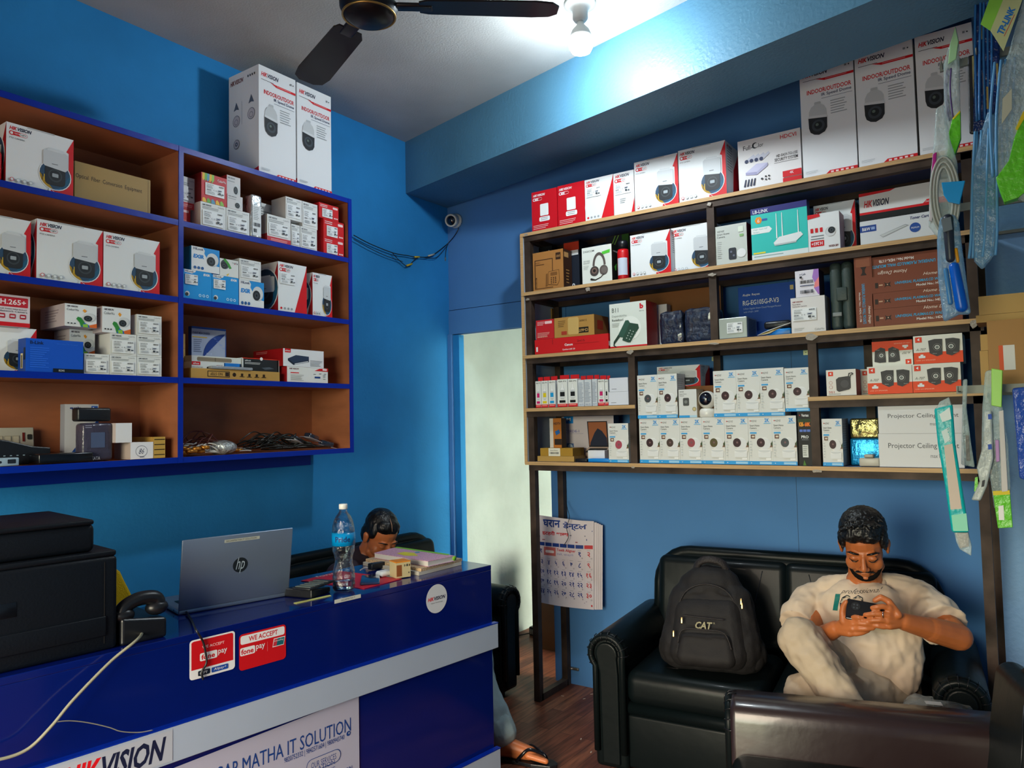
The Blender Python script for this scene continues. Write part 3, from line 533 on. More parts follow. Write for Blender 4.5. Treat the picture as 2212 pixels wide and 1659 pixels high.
def a_full(g, w, d, h, fl, parts):
    A, R, L = shell(g, w, d, h, '#e3e0e0', fl); A.text('Full-', .09, .79, .24, .88, '#33383c', 0, .01); A.text('olor', .3, .8, .42, .88, '#33383c', 0, .01); A.circ(.285, .85, .05, '#2b3036', 20, 60, 300); A.circ(.3, .85, .035, '#e3e0e0', 18); A.text('HDCVI', .69, .86, .94, .94, RED, 0, .01)
    A.text('HD EASY-TO-USE', .62, .52, .95, .575, '#33383c', 0, .01); A.text('SECURITY SYSTEM', .59, .44, .95, .5, '#33383c', 0, .01); A.rect(.58, .41, .95, .415, DK)
    for i in range(4): u = .14+i*.08; A.poly([(u-.02, .58), (u+.12, .68), (u+.14, .64), (u+.02, .53)], '#c9cad8'); A.circ(u, .56, .032, '#2a3458', 12)
    A.poly([(.12, .34), (.3, .48), (.48, .46), (.3, .32)], '#c4c2dc'); A.poly([(.12, .34), (.3, .32), (.3, .26), (.12, .29)], '#9c9abc'); A.poly([(.3, .32), (.48, .46), (.48, .4), (.3, .26)], '#aeacca')
    for i in range(4): A.poly([(.08+i*.05, .06), (.11+i*.05, .2), (.13+i*.05, .2), (.11+i*.05, .06)], '#28304a')
    for i in range(2): A.rect(.43+i*.05, .12, .455+i*.05, .15, DK); A.rect(.43+i*.05, .18, .455+i*.05, .21, DK)
    A.circ(.38, .16, .018, DK, 8); A.rect(.71, .1, 1, .22, RED); A.rect(.71, 0, 1, .085, RED); A.text('4K', .82, .15, .88, .2, WHITE)
def a_nvr(g, w, d, h, fl, parts):
    A, R, L = shell(g, w, d, h, '#16191d', fl); A.rect(0, .66, 1, 1, '#dcdcda'); A.poly([(0, 1), (0, .945), (.34, .965), (.4, 1)], RED); A.poly([(0, .62), (0, .66), (.68, .66), (.72, .72), (1, .72), (1, .62)], RED); hik(A, .05, .74, .33, .86); A.text('First Choice for Security Professionals', .66, .66, .98, .7, WHITE); A.rect(.02, .45, .98, .455, '#4a4f54'); A.rect(.5, .05, .51, .45, '#2c3034'); A.text('HIKVISION', .55, .4, .66, .43, '#a8acb0')
def a_toner(g, w, d, h, fl, parts):
    A, R, L = shell(g, w, d, h, '#d9dde0', fl); A.rect(.0, .52, .22, .8, '#1f4590'); A.text('B&W', .03, .58, .14, .72, WHITE, 0, .02); A.rect(.15, .6, .2, .72, '#8fa8d8'); A.text('Toner Cartridge', .66, .74, 1.0, .9, '#24306e', .2, .02); A.circ(.72, .42, .07, '#27509c', 20); A.text('PREMIUM', .67, .38, .77, .45, WHITE); A.poly([(.26, .3), (.6, .62), (.64, .56), (.3, .2)], '#9aa0a4'); A.poly([(.27, .3), (.6, .59), (.62, .56), (.3, .22)], '#c8cccc')
def a_smart(g, w, d, h, fl, parts):
    A, R, L = shell(g, w, d, h, '#c6cbc4', fl, side='#8a1a20'); A.text('EZVIZ', .08, .84, .3, .88, DK, .2); A.text('Smart Home', .06, .76, .46, .81, DK); A.text('Camera', .06, .69, .32, .74, DK); A.lines(.06, .15, .22, .6, 9, '#a3a8a6'); A.rrect(.42, .1, .66, .4, '#30343c', .05); A.circ(.5, .3, .035, '#6a7080', 8); A.circ(.58, .2, .035, '#6a7080', 8); A.circ(.82, .24, .14, '#e6e8e8', 16); A.rrect(.74, .78, .9, .92, '#dce6d6', .02); A.rrect(.78, .66, .9, .72, '#8ab878', .01)
def a_outdoor(g, w, d, h, fl, parts):
    A, R, L = shell(g, w, d, h, '#dcdedb', fl, side='#b8a48a'); A.text('EZVIZ', .07, .9, .3, .94, DK, .2); A.text('Smart Home', .06, .82, .45, .86, DK); A.text('Camera', .06, .76, .3, .8, DK); A.rrect(.24, .42, .58, .7, '#4c4f4e', .06); A.circ(.4, .56, .09, '#7b7f7c', 16); A.circ(.86, .3, .11, '#6b6040', 18); A.circ(.86, .3, .09, '#cdbf8a', 16); A.rect(0, 0, .6, .08, '#2f9fe2'); A.rect(.6, 0, 1, .08, '#b6d8ea'); R.rrect(.4, .7, .6, .85, '#5a4634', .05)
def a_b11(g, w, d, h, fl, parts):
    A, R, L = shell(g, w, d, h, '#dfe5dc', fl, side='#a3161c'); A.rect(0, 0, 1, .035, RED); A.text('B11', .07, .8, .25, .9, '#4a5550'); A.text('b', .83, .83, .93, .95, '#cf1c30', 0, .06); A.text('BEETEL', .82, .77, .95, .79, '#6a6e6a'); A.circ(.55, .42, .3, '#edf1ea', 30); A.text('Dependability', .07, .68, .48, .74, '#8a928c'); A.text('Redefined', .07, .6, .38, .65, '#3a443e', 0, .01); A.lines(.07, .46, .28, .56, 3, '#a8aca8')
    A.poly([(.46, .56), (.78, .49), (.8, .4), (.56, .1), (.5, .1), (.34, .16)], '#2c4a3c'); A.poly([(.44, .6), (.52, .6), (.56, .54), (.36, .22), (.26, .24), (.24, .3)], '#33584a'); A.poly([(.24, .3), (.28, .24), (.14, .1), (.12, .06), (.18, .03), (.16, .01), (.09, .05), (.1, .14)], '#243a30')
    for i in range(3):
        for j in range(4): A.circ(.46+i*.08+j*.035, .2+j*.055-i*.03, .014, '#c6d0c8', 8)
def a_canon(g, w, d, h, fl, parts):
    A, R, L = shell(g, w, d, h, '#cb1a1e', fl); A.text('Canon', .42, .42, .53, .58, WHITE, 0, .03); A.text('CanoScan LiDE 120', .39, .14, .56, .24, WHITE, 0, .01); A.text('2H15', .59, .62, .69, .76, '#4a0c10'); A.rect(.02, .18, .045, .5, '#eee4e4'); A.rect(.25, .6, .26, .98, '#a01418'); A.rect(.55, .5, .88, .52, '#a01418'); R.rect(0, .2, 1, .5, '#e6e0e0')
def a_cs663(g, w, d, h, fl, parts):
    A, R, L = shell(g, w, d, h, '#b08544', fl, side='#7c5a30', flip=False) if False else shell(g, w, d, h, '#b08544', fl, side='#7c5a30'); A.rect(.6, .14, .86, .42, '#16130f'); A.flip = True; A.text('CS-663T', .155, .66, .38, .8, '#c9a060', 0, .02); A.text('D-54009E', .18, .2, .36, .3, '#3a2a18'); A.flip = False; A.rrect(.35, .1, .62, .95, '#c8a664', .04); A.rect(.18, .12, .32, .3, '#a83a28'); A.lines(.1, .5, .3, .85, 4, '#7a5a30'); R.rect(.2, .3, .6, .75, '#8a3022')
def a_ruijie(g, w, d, h, fl, parts):
    A, R, L = shell(g, w, d, h, '#0f4fb4', fl); A.text('Ruijie', .08, .82, .22, .87, WHITE, .3, .02); A.text('Reyee', .25, .82, .39, .87, WHITE, 0, .02); A.text('RG-EG105G-P-V3', .08, .66, .72, .75, WHITE, 0, .02); A.text('5-Port Gigabit Smart Cloud Managed Router', .09, .575, .76, .615, '#bcd2f2'); A.text('with 4 PoE+, 54W', .09, .52, .36, .555, '#bcd2f2'); A.rrect(.92, .86, .98, .94, '#d8c890', .01)
def a_xlab(g, w, d, h, fl, parts):
    A, R, L = shell(g, w, d, h, '#e6e2ea', fl, side='#43304a'); A.poly([(1, 1), (.8, 1), (.72, .7), (.82, .5), (.78, .3), (.95, .05), (1, .05)], '#a878c8'); A.poly([(1, .7), (.82, .5), (.78, .3), (1, .35)], '#f08a8c'); A.text('x-Lab', .18, .82, .45, .9, NAVY, 0, .01); A.bars(.2, .5, .76, .62, 18); A.rect(.2, .4, .78, .43, NAVY); A.bars(.2, .12, .76, .25, 18, DK, 4); A.rect(.2, .7, .3, .78, DK)
def a_fixed(g, w, d, h, fl, parts):
    A, R, L = shell(g, w, d, h, '#e3dfdc', fl, side='#c9b8b0'); hik(A, .05, .86, .36, .9, '#8a2430'); A.text('Fixed Bullet', .05, .79, .3, .83, '#5a3034'); A.text('Network Camera', .05, .73, .48, .77, '#5a3034'); A.text('ColorVu', .68, .04, .95, .1, '#6a6e72'); A.lines(.08, .04, .4, .14, 4, '#a8aaa8')
    q = G(); sticker(q, (w*.05, 0, h*.34), (w*.7, 0, 0), (0, 0, h*.34), (0, -1, 0)); parts.append(('label_sticker', q, None))
def a_ink(g, w, d, h, fl, parts, c='#101216'):
    A, R, L = shell(g, w, d, h, '#e4e6e2', fl, side='#cfd2d4'); A.rect(0, 0, 1, .11, '#d2202a'); A.lines(.1, .03, .9, .09, 1, '#f0b8a8'); A.text('GI-71', .12, .9, .88, .95, DK, 0, .02); A.poly([(.42, .84), (.58, .84), (.6, .72), (.75, .62), (.76, .34), (.65, .28), (.35, .28), (.24, .34), (.25, .62), (.4, .72)], '#c9cccd'); A.poly([(.44, .83), (.56, .83), (.58, .71), (.72, .61), (.28, .61), (.42, .71)], '#eef0ef'); A.rect(.27, .38, .73, .54, c); A.rect(.27, .34, .73, .37, WHITE); A.rrect(.2, .15, .8, .24, c, .04); R.lines(.1, .15, .9, .85, 14, '#8c96a6', 3)
    g.box((w*.04, d*.3, h), (w*.96, d*.34, h*1.16), '#c2161e')
def a_inkback(g, w, d, h, fl, parts):
    A, R, L = shell(g, w, d, h, '#cfd4da', fl, side='#aab0b8'); A.lines(.08, .14, .92, .9, 14, '#8694aa', 3); A.text('GI-71', .15, .04, .85, .09, '#5a6a8a'); g.box((w*.04, d*.3, h), (w*.96, d*.34, h*1.16), '#c2161e')
def a_plain(g, w, d, h, fl, parts): A, R, L = shell(g, w, d, h, '#e2e2e6', fl, side='#c0b2b0')
def a_biostar(g, w, d, h, fl, parts): A, R, L = shell(g, w, d, h, '#dde0ea', fl); A.text('BROTHER', .12, .14, .4, .2, '#4a4e5a') if False else A.lines(.12, .12, .4, .22, 1, '#6a6e78')
def a_sign(g, w, d, h, fl, parts):
    A, R, L = shell(g, w, d, h, '#e6e6ea', fl, side='#b8a8a0'); k = '#1c2748'
    for r, q in ((.2, 0), (.19, .006)): pass
    n = 26; A.poly([(.48+.26*math.cos(2*PI*i/n), .46+.34*math.sin(2*PI*i/n)) for i in range(n)], k); A.poly([(.48+.245*math.cos(2*PI*i/n), .46+.315*math.sin(2*PI*i/n)) for i in range(n)], '#e6e6ea'); A.text('86', .36, .3, .6, .62, k, .4); A.rect(.4, .1, .6, .125, k)
def a_tanstripe(g, w, d, h, fl, parts):
    A, R, L = shell(g, w, d, h, '#c09a4a', fl, side='#a8823c')
    for i in range(4): A.rect(.05, .14+i*.24, .95, .18+i*.24, '#241c10'); 
def a_cordie(g, w, d, h, fl, parts):
    A, R, L = shell(g, w, d, h, '#c9bfc4', fl, side='#1c2c4c'); A.rect(.05, .84, .23, 1, '#1583d4'); A.text('M', .1, .9, .18, .97, WHITE, 0, .03); A.text('CORDIE-1', .07, .63, .34, .69, '#3c4a9c'); A.rect(.07, .6, .42, .605, '#6a70a0'); A.rect(.09, .2, .23, .38, '#4c6a9a'); A.circ(.16, .3, .05, '#cfe2f4', 12); A.rect(.1, .0, .23, .17, '#3a2c2a'); A.poly([(.13, .1), (.2, .14), (.18, .04)], '#d8d0cc')
    A.poly([(.5, .88), (.88, .88), (.9, .3), (.53, .3)], '#1c1c24'); A.poly([(.52, .86), (.86, .86), (.88, .33), (.54, .33)], '#a2603c'); A.poly([(.56, .4), (.64, .62), (.7, .72), (.78, .66), (.87, .5), (.88, .33), (.55, .33)], '#23283c'); A.poly([(.53, .3), (.9, .3), (.75, .0), (.3, .1)], '#b0988e'); A.poly([(.55, .27), (.88, .27), (.8, .14), (.45, .18)], '#22242a')
def a_hdtv(g, w, d, h, fl, parts): A, R, L = shell(g, w, d, h, '#b06a28', fl, side='#2a1c14'); A.rect(0, 0, .3, 1, '#cfc8be'); A.text('HDTV', .35, .78, .95, .86, DK, 0, .02); A.poly([(.45, .55), (.8, .62), (.9, .5), (.55, .42)], '#1c5a9a'); A.rect(.4, .1, 1, .3, '#2c2018')
def a_latex(g, w, d, h, fl, parts): A, R, L = shell(g, w, d, h, '#a8802c', fl, side='#7a5a20'); A.rect(.26, .0, .62, 1, '#e2ddcc'); A.text('Laptop Battery', .31, .62, .55, .8, DK); A.bars(.3, .25, .58, .5, 8)
def a_vertex(g, w, d, h, fl, parts):
    A, R, L = shell(g, w, d, h, '#0c0e12', fl); A.circ(.17, .93, .05, '#c02830', 4); A.text('Vertex', .3, .9, .85, .955, WHITE, 0, .02); A.rect(0, .8, 1, .86, '#1c3a18'); A.text('KBI-', .1, .72, .48, .8, '#f0a030', 0, .05); A.text('68K', .52, .72, .95, .8, '#f07818', 0, .05)
    for i in range(3): A.rrect(.12+i*.28, .62, .36+i*.28, .665, '#5a78c8', .02)
    A.text('PRO', .24, .5, .78, .555, WHITE, 0, .03); A.text('SERIES', .26, .465, .76, .485, '#8a9098'); A.rrect(.3, .15, .72, .38, '#dadcd6', .02); A.lines(.34, .17, .68, .36, 5, '#7a7e78'); A.poly([(.3, 0), (.4, .1), (.55, 0)], '#4a7a28')
def a_blink(g, w, d, h, fl, parts):
    A, R, L = shell(g, w, d, h, '#0c52c4', fl, side='#083a90'); A.text('B-Link', .07, .83, .3, .93, '#0a2450', 0, .03); A.text('Wireless N Router', .52, .86, .9, .9, '#2f74e0'); A.lines(.07, .1, .42, .75, 10, '#2a6ce0', 6); A.rect(.46, 0, 1, .12, '#0a1420'); A.text('ROHS', .56, .03, .66, .09, WHITE); L.rect(.35, .1, .65, .55, '#c8b890'); L.bars(.4, .12, .6, .5, 3); L.rrect(.75, .35, .95, .72, '#06162c', .05)
def a_geonix(g, w, d, h, fl, parts):
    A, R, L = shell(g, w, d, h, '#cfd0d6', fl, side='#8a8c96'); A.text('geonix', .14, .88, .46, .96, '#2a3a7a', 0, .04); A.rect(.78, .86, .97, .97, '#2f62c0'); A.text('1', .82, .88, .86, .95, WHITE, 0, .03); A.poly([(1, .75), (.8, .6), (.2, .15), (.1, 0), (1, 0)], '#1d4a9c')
def a_media(g, w, d, h, fl, parts):
    A, R, L = shell(g, w, d, h, '#aab4cc', fl, side='#2a4a9a'); A.rect(0, .93, 1, 1, '#1d4a9c'); A.text('ETHERNET MEDIA CONVERTER', .02, .76, .52, .83, '#22386e', 0, .02); A.rect(.02, .64, .44, .68, '#c8a850'); A.lines(.05, .15, .3, .6, 7, '#6a7490'); A.circ(.98, .0, .66, '#1d3f8c', 30, 90, 180); A.rect(.98, 0, 1, .9, '#1d4a9c'); A.text('F© C€', .42, .1, .58, .16, '#c8d4ee'); 
    for i in range(9): A.rect(.55+(i*37 % 30)/80, .3+(i*23 % 30)/70, .62+(i*37 % 30)/80, .31+(i*23 % 30)/70, '#7a9ae0')
def a_dah(g, w, d, h, fl, parts): A, R, L = shell(g, w, d, h, '#dfe2e2', fl); A.rect(0, .5, .26, 1, RED); A.text('alhua', .04, .62, .22, .86, WHITE, .1, .02); A.text('HDCVI', .76, .5, .94, .64, '#a83a3a'); A.circ(.5, .1, .05, '#1c1f24', 12); A.text('Smart Dual Light', .02, .1, .34, .3, '#4a3a2a')
def a_dahb(g, w, d, h, fl, parts):
    A, R, L = shell(g, w, d, h, '#20262a', fl, side='#c8ccd0', top='#b02418'); A.rect(0, .94, 1, 1, '#c8321c'); A.rect(0, 0, .02, .94, WHITE); A.rect(.98, 0, 1, .94, WHITE); A.text('alhua', .06, .75, .22, .85, WHITE, .1, .02); A.lines(.06, .5, .5, .68, 2, '#dfe2e2'); A.circ(.5, .97, .04, '#e8e8e8', 14); A.poly([(.5, .3), (.72, .38), (.85, .26), (.6, .15)], '#4a5560')
def a_switch(g, w, d, h, fl, parts):
    A, R, L = shell(g, w, d, h, '#e4e5e8', fl, side='#9c1218'); A.rect(.04, .78, .18, 1, RED); A.text('alhua', .05, .85, .16, .93, WHITE, .1, .02); A.poly([(.11, .44), (.3, .66), (.62, .62), (.62, .42), (.24, .2)], '#2c3a54'); A.poly([(.24, .2), (.62, .42), (.62, .3), (.24, .08), (.11, .32), (.11, .44)], '#1c2638'); A.poly([(.27, .17), (.6, .36), (.6, .31), (.27, .11)], '#cfd4da'); A.lines(.65, .05, .98, .42, 5, '#7c828a'); L.lines(.1, .75, .5, .92, 2, '#e08a8a')
def a_hikw(g, w, d, h, fl, parts):
    A, R, L = shell(g, w, d, h, '#e6e6e2', fl, side='#a01820'); hik(A, .05, .82, .28, .92, '#6b2430'); A.rect(.08, .58, .28, .64, RED); A.lines(.08, .1, .42, .5, 7, '#aaaca8'); A.poly([(.66, .8), (.78, .95), (1, 1), (1, .78)], RED); A.rrect(.86, .84, .97, .95, '#f4e0e0', .01); A.rect(.66, .3, .8, .42, '#2a4a8a')
    for u, v in ((.66, .55), (.8, .6), (.92, .6), (.9, .5), (.9, .4), (.9, .25)): A.rect(u-.03, v, u+.03, v+.03, '#5a6068')
def a_nostep(g, w, d, h, fl, parts):
    A, R, L = shell(g, w, d, h, '#b8904c', fl, side='#8a6a38', top='#c09a58'); A.rect(.17, .2, .41, .8, '#2a1c10'); A.rect(.178, .27, .402, .73, '#b8904c'); A.flip = True; A.text('NO STEP', .67, .36, .8, .64, '#2a1c10', 0, .02); A.flip = False; A.rect(.36, .3, .4, .7, '#2a1c10'); A.circ(.46, .5, .02, '#2a1c10', 16)
    for i in range(4): A.rect(.52+i*.085, .3, .575+i*.085, .36, '#2a1c10'); A.rect(.535+i*.085, .38, .56+i*.085, .66, '#2a1c10')
def a_colred(g, w, d, h, fl, parts):
    A, R, L = shell(g, w, d, h, '#c4343a', fl, side='#6a1418'); 
    for i, c in enumerate(('#e8b838', '#6cae4a', '#5a9ab8', '#e8b838', '#8cc050')): A.poly([(.04+i*.09, 1), (.0+i*.09+.03, .8-.03*i), (.06+i*.09, .72), (.13+i*.09, .8), (.13+i*.09, 1)], c); A.poly([(.04+i*.17, 0), (.04+i*.17, .12), (.1+i*.17, .16), (.17+i*.17, .1), (.2+i*.17, 0)], c)
    A.text('ColorVu', .62, .8, .95, .89, WHITE, 0, .01); q = G(); sticker(q, (w*.14, 0, h*.26), (w*.74, 0, 0), (0, 0, h*.42), (0, -1, 0)); parts.append(('label_sticker', q, 'white product label'))
def a_small(g, w, d, h, fl, parts): A, R, L = shell(g, w, d, h, '#d6d4d4', fl, side='#b03038'); hik(A, .06, .84, .6, .92, '#6a6e72'); A.lines(.06, .65, .6, .76, 1, '#9a9e9e'); turret(A, .68, .34, .2)
def a_colw(g, w, d, h, fl, parts): A, R, L = shell(g, w, d, h, '#e2e4e0', fl); turret(A, .24, .62, .2, '#3a4448'); A.poly([(.2, 1), (.3, 1), (.5, .75), (.62, .5), (.5, .45), (.38, .7), (.2, .9)], '#3f9a3a'); A.circ(.8, .8, .03, '#a02838', 8); A.circ(.92, .8, .03, DK, 8); A.flip = not fl; A.text('ColorVu', .05, .12, .35, .22, '#6a6e72'); A.flip = fl; A.poly([(.35, .1), (.5, .2), (.4, .02)], '#e8c030')
def a_devbox(g, w, d, h, fl, parts): A, R, L = shell(g, w, d, h, '#d8dad4', fl, side='#b8bab4'); A.rrect(.1, .1, .8, .8, '#8c7f6c', .03); A.rect(.12, .45, .78, .5, '#6a5f50'); A.rect(.45, .15, .47, .75, '#6a5f50')
def a_blue(g, w, d, h, fl, parts): A, R, L = shell(g, w, d, h, '#1a78d0', fl); A.lines(.2, .0, .8, .2, 1, '#9cc8f0')
# ================================================================ cartons on the left wall unit
XL, YR = -2.79, 3.372
e_ = .0008
L1, L2, L3, L4, LT = [z+e_+.001 for z in (BL[3], BL[2], BL[1], BL[0], ZT)]
PZ = 'boxed dome cameras with a red corner'
C = carton
def LC(*a, **k): return C(*a, **k)
b = C('camera_carton', 'white camera carton beside a brown fiber box, topmost shelf', 'box', 'L', 14, 159, 262, L1, a_ptz, .22, PZ, cache='ptzL')
C('fiber_equipment_box', 'long brown carton printed Optical Fiber Conversion Equipment', 'box', 'L', 162, 325, 347, L1, a_fiber, .16, back=.03)
g = G(); g.rbox((0, 0, 0), (.1, .1, .105), .012, Q('#c8141c')); g.lines = None
p = hit(-10, 340, 0, XL); o = g.build('red_case', loc=(XL-.1, p.y-.078, L1)); tag(o, 'glossy red plastic case left of the topmost camera carton', 'case')
C('camera_carton', 'white camera carton cut off by the left picture edge', 'box', 'L', -72, 67, 452, L2, a_ptz, .22, PZ, cache='ptzL')
C('camera_carton', 'large white camera carton in the middle of the second shelf', 'box', 'L', 80, 222, 471.7, L2, a_ptz, .22, PZ, cache='ptzL')
C('camera_carton', 'white camera carton beside the blue divider on the second shelf', 'box', 'L', 224, 345, 499.5, L2, a_ptz, .2, PZ, cache='ptzL')
b = C('camera_carton', 'white camera carton below the pink H.265+ box', 'box', 'L', -60, 79, 700, L3, a_ptz, .2, PZ, back=.06, cache='ptzL')
C('bullet_camera_box', 'pinkish white box with red H.265+ panel on a camera carton', 'box', 'L', -10, 65, 633, b.z1+e_, a_h265, .14, back=.04)
C('router_box', 'flat bright blue wireless router box', 'box', 'L', 56, 180, 729.6, L3, a_blink, .06, back=-.01)
g2 = 'small white camera boxes with labels, left section'
q1 = C('camera_box', 'white label box bottom left of the stacks, beside the blue router box', 'box', 'L', 182, 236, 763, L3, a_label, .15, g2, cache='lab')
q2 = C('camera_box', 'white label box, middle of the bottom row beside the divider', 'box', 'L', 237, 295, 766.5, L3, a_label, .15, g2, cache='lab')
q3 = C('camera_box', 'white label box, lowest of the stack nearest the divider', 'box', 'L', 296, 349, 769.6, L3, a_label, .15, g2, cache='lab')
q4 = C('camera_box', 'white label box, middle of the stack nearest the divider', 'box', 'L', 296, 349, 724, q3.z1+e_, a_label, .15, g2, cache='lab')
q5 = C('camera_box', 'white label box, topmost of the stack nearest the divider', 'box', 'L', 295.7, 349, 678.5, q4.z1+e_, a_label, .17, g2, cache='lab')
q6 = C('camera_box', 'white label box below the tilted color camera box', 'box', 'L', 238, 295, 719, q2.z1+e_, a_label, .2, g2, cache='lab')
g3 = 'color camera boxes, left section'
q7 = C('camera_box', 'color camera box squeezed behind the blue router box', 'box', 'L', 150, 205, 710, q1.z1+e_, a_colorvu, .12, g3, cache='col', back=.07)
C('camera_box', 'color camera box at the top left of the stacks', 'box', 'L', 140, 209, 654.6, q7.z1+e_, a_colorvu, .19, g3, cache='col', back=.0)
C('camera_box', 'slightly tilted color camera box with orange and green splash', 'box', 'L', 221, 282, 661, q6.z1+e_, a_colorvu, .12, g3, cache='col')
# right section
r1 = C('camera_box', 'white camera box with red base half behind the blue divider', 'box', 'L', 366, 422, 372, L1+.075, a_label_red, .15, back=.05)
C('camera_box', 'red box under the white one beside the divider', 'box', 'L', 372, 411, 440, L1, a_redplain, .12, zt=L1+.074, back=.05)
r2 = C('camera_box', 'white label box, left of two under the red color box', 'box', 'L', 433.5, 487.5, 434, L1, a_label, .16, cache='lab')
C('camera_box', 'red box with rainbow drops and a white label', 'box', 'L', 435, 490, 371, r2.z1+e_, a_colred, .15)
r3 = C('camera_box', 'white label box, right of two under the red color box', 'box', 'L', 488.6, 538.8, 448, L1, a_label, .14, cache='lab')
r4 = C('dome_camera_box', 'small white box with dome picture on a label box', 'box', 'L', 491, 524, 418, r3.z1+e_, a_small, .14, cache='sml')
C('dome_camera_box', 'small white box with red side, topmost on the upper right shelf', 'box', 'L', 490, 519, 377, r4.z1+e_, a_small, .12, cache='sml', back=.015)
g = G(); g.rbox((0, 0, 0), (.052, .1, .235), .01, mat('silver_foil', (.6, .62, .64), .25, .7, bump=.9, bscale=25, bdist=.01)); 
p = hit(543, 418, 0, XL+.01); q = hit(565.5, 423, 0, XL+.01); pw = q.y-p.y
o = g.build('foil_bag', loc=(XL+.01, p.y, L1), rot=(0, 0, PI/2)); o.scale = (pw/.052, .5, (p.z-L1)/.235); tag(o, 'upright silver foil bag with labels between white boxes', 'bag')
for (u0, v0, u1, v1) in ((.1, .05, .9, .75),):
    g = G(); g.box((u0*.052, -.002, v0*.235), (u1*.052, 0, v1*.235), '#e2e6e8'); a = Art(g, (u0*.052, -.002, v0*.235), ((u1-u0)*.052, 0, 0), (0, 0, (v1-v0)*.235), (0, -1, 0)); a.lines(.1, .5, .8, .95, 8); a.bars(.1, .3, .9, .42, 8); a.bars(.1, .1, .5, .22, 6); g.build('label_sticker', o)
r5 = C('camera_box', 'white label box with red base in front of the tall stack', 'box', 'L', 577, 627.5, 461.5, L1, a_label_red, .1)
C('camera_box', 'big white label box standing behind the foil bag', 'box', 'L', 549, 596, 395, L1, a_label, .13, back=.115, zt=L1+.21)
r6 = C('camera_box', 'white label box, lower right of the four by the red boxes', 'box', 'L', 648.7, 684.5, 488, L1, a_label, .13, cache='lab')
r7 = C('camera_box', 'white label box, lower left of the four by the red boxes', 'box', 'L', 629, 647.5, 483, L1, a_label, .13, cache='lab')
C('camera_box', 'white label box, upper left of the four by the red boxes', 'box', 'L', 617, 652, 423.6, max(r6.z1, r7.z1, r5.z1)+e_, a_label, .105, cache='lab', back=.0)
C('camera_box', 'white label box, upper right of the four by the red boxes', 'box', 'L', 653, 685.5, 434, max(r6.z1, r7.z1)+e_, a_label, .105, cache='lab')
s1 = C('camera_box', 'red camera box, lowest of three by the right end', 'box', 'L', 698.8, 742.5, 511, L1, a_red, .13, cache='red')
s2 = C('camera_box', 'red camera box, middle of three by the right end', 'box', 'L', 698.8, 742.5, 471.6, s1.z1+e_, a_red, .13, cache='red')
C('camera_box', 'red camera box, topmost of three with a yellowed label', 'box', 'L', 689, 731, 436, s2.z1+e_, a_red, .15, cache='red')
g4 = 'blue and white turret camera boxes'
t1 = C('turret_camera_box', 'blue turret camera box, left of the two wide blue ones', 'box', 'L', 396, 457, 580, L2, a_hilookb, .15, g4, cache='hlb')
t2 = C('turret_camera_box', 'blue turret camera box, right of the two wide blue ones', 'box', 'L', 457.8, 515, 592, L2, a_hilookb, .15, g4, cache='hlb')
C('turret_camera_box', 'white turret camera box standing on the blue ones', 'box', 'L', 413.5, 474, 530, max(t1.z1, t2.z1)+e_, a_hilook, .13, g4, cache='hl')
C('turret_camera_box', 'turret camera box mostly hidden behind the blue divider', 'box', 'L', 366, 411, 528, t1.z1+e_, a_hilook, .1, g4, cache='hl', back=.14)
t3 = C('turret_camera_box', 'white turret camera box on the shelf board by the tall carton', 'box', 'L', 516.5, 570, 603, L2, a_hilook, .14, g4, cache='hl')
C('camera_box', 'white camera box standing on its head with green swirl', 'box', 'L', 475, 515, 557, t2.z1+e_, a_colw, .12)
C('camera_box', 'white camera box with a torn label above a turret camera box', 'box', 'L', 517, 563.5, 557.4, t3.z1+e_, a_label, .12, cache='lab')
C('camera_carton', 'tall white camera carton with label and long red wedge', 'box', 'L', 600.5, 662, 564, L2, a_ptzs, .22)
C('camera_carton', 'white camera carton at the right end of the third shelf', 'box', 'L', 675, 717, 588, L2, a_ptz, .2, PZ, cache='ptzL')
# media converter shelf
tb = L3
for k, (yt_, lb_) in enumerate(((783, 'lowest'), (751, 'middle'), (719, 'topmost'))):
    tt = C('small_carton', 'small tan carton behind the blue divider, %s of three' % lb_, 'box', 'L', 372, 400, yt_, tb, a_tan2, .1, 'tan cartons by the divider', back=.085, cache='tan'); tb = tt.z1+e_
n0 = C('folded_carton', 'flat tan carton printed NO STEP upside down', 'box', 'L', 412.5, 604, 800, L3, a_nostep, .1, zt=L3+.042)
n1 = C('camera_box', 'low white box with red brand corner on the flat carton', 'box', 'L', 414, 484, 780, n0.z1+e_, a_dah, .08, back=.03)
C('small_box', 'small blue box beside the low white box', 'box', 'L', 486, 518, 786, n0.z1+e_, a_blue, .06, back=.03, zt=n1.z1)
n2 = C('converter_box', 'flat white box with pale wood picture, on the low white box', 'box', 'L', 414, 521, 767, n1.z1+e_, a_devbox, .12, back=.035)
C('converter_box', 'upright blue and grey media converter box', 'box', 'L', 414, 488, 704, n2.z1+e_, a_media, .025, back=.11)
C('switch_box', 'black network switch box with red top edge', 'box', 'L', 523.7, 603, 772, n0.z1+e_, a_dahb, .06, back=.03)
g = G(); g.rbox((0, 0, 0), (.2, .09, .012), .005, mat('grey_bag', (.28, .3, .33), .35, bump=.8, bscale=30)); p = hit(455, 795, 0, XL)
o = g.build('plastic_sleeve', loc=(XL+.008, p.y, n0.z1+e_), rot=(0, 0, PI/2)); tag(o, 'crumpled grey plastic sleeve lying on the flat tan carton', 'sleeve'); o.scale = (1, .3, 1)
v1 = C('recorder_box', 'white recorder box with red side under the switch box', 'box', 'L', 620, 708, 791, L3, a_hikw, .22)
C('switch_box', 'white network switch box on the recorder box, red side', 'box', 'L', 611.5, 699, 752, v1.z1+e_, a_switch, .22)
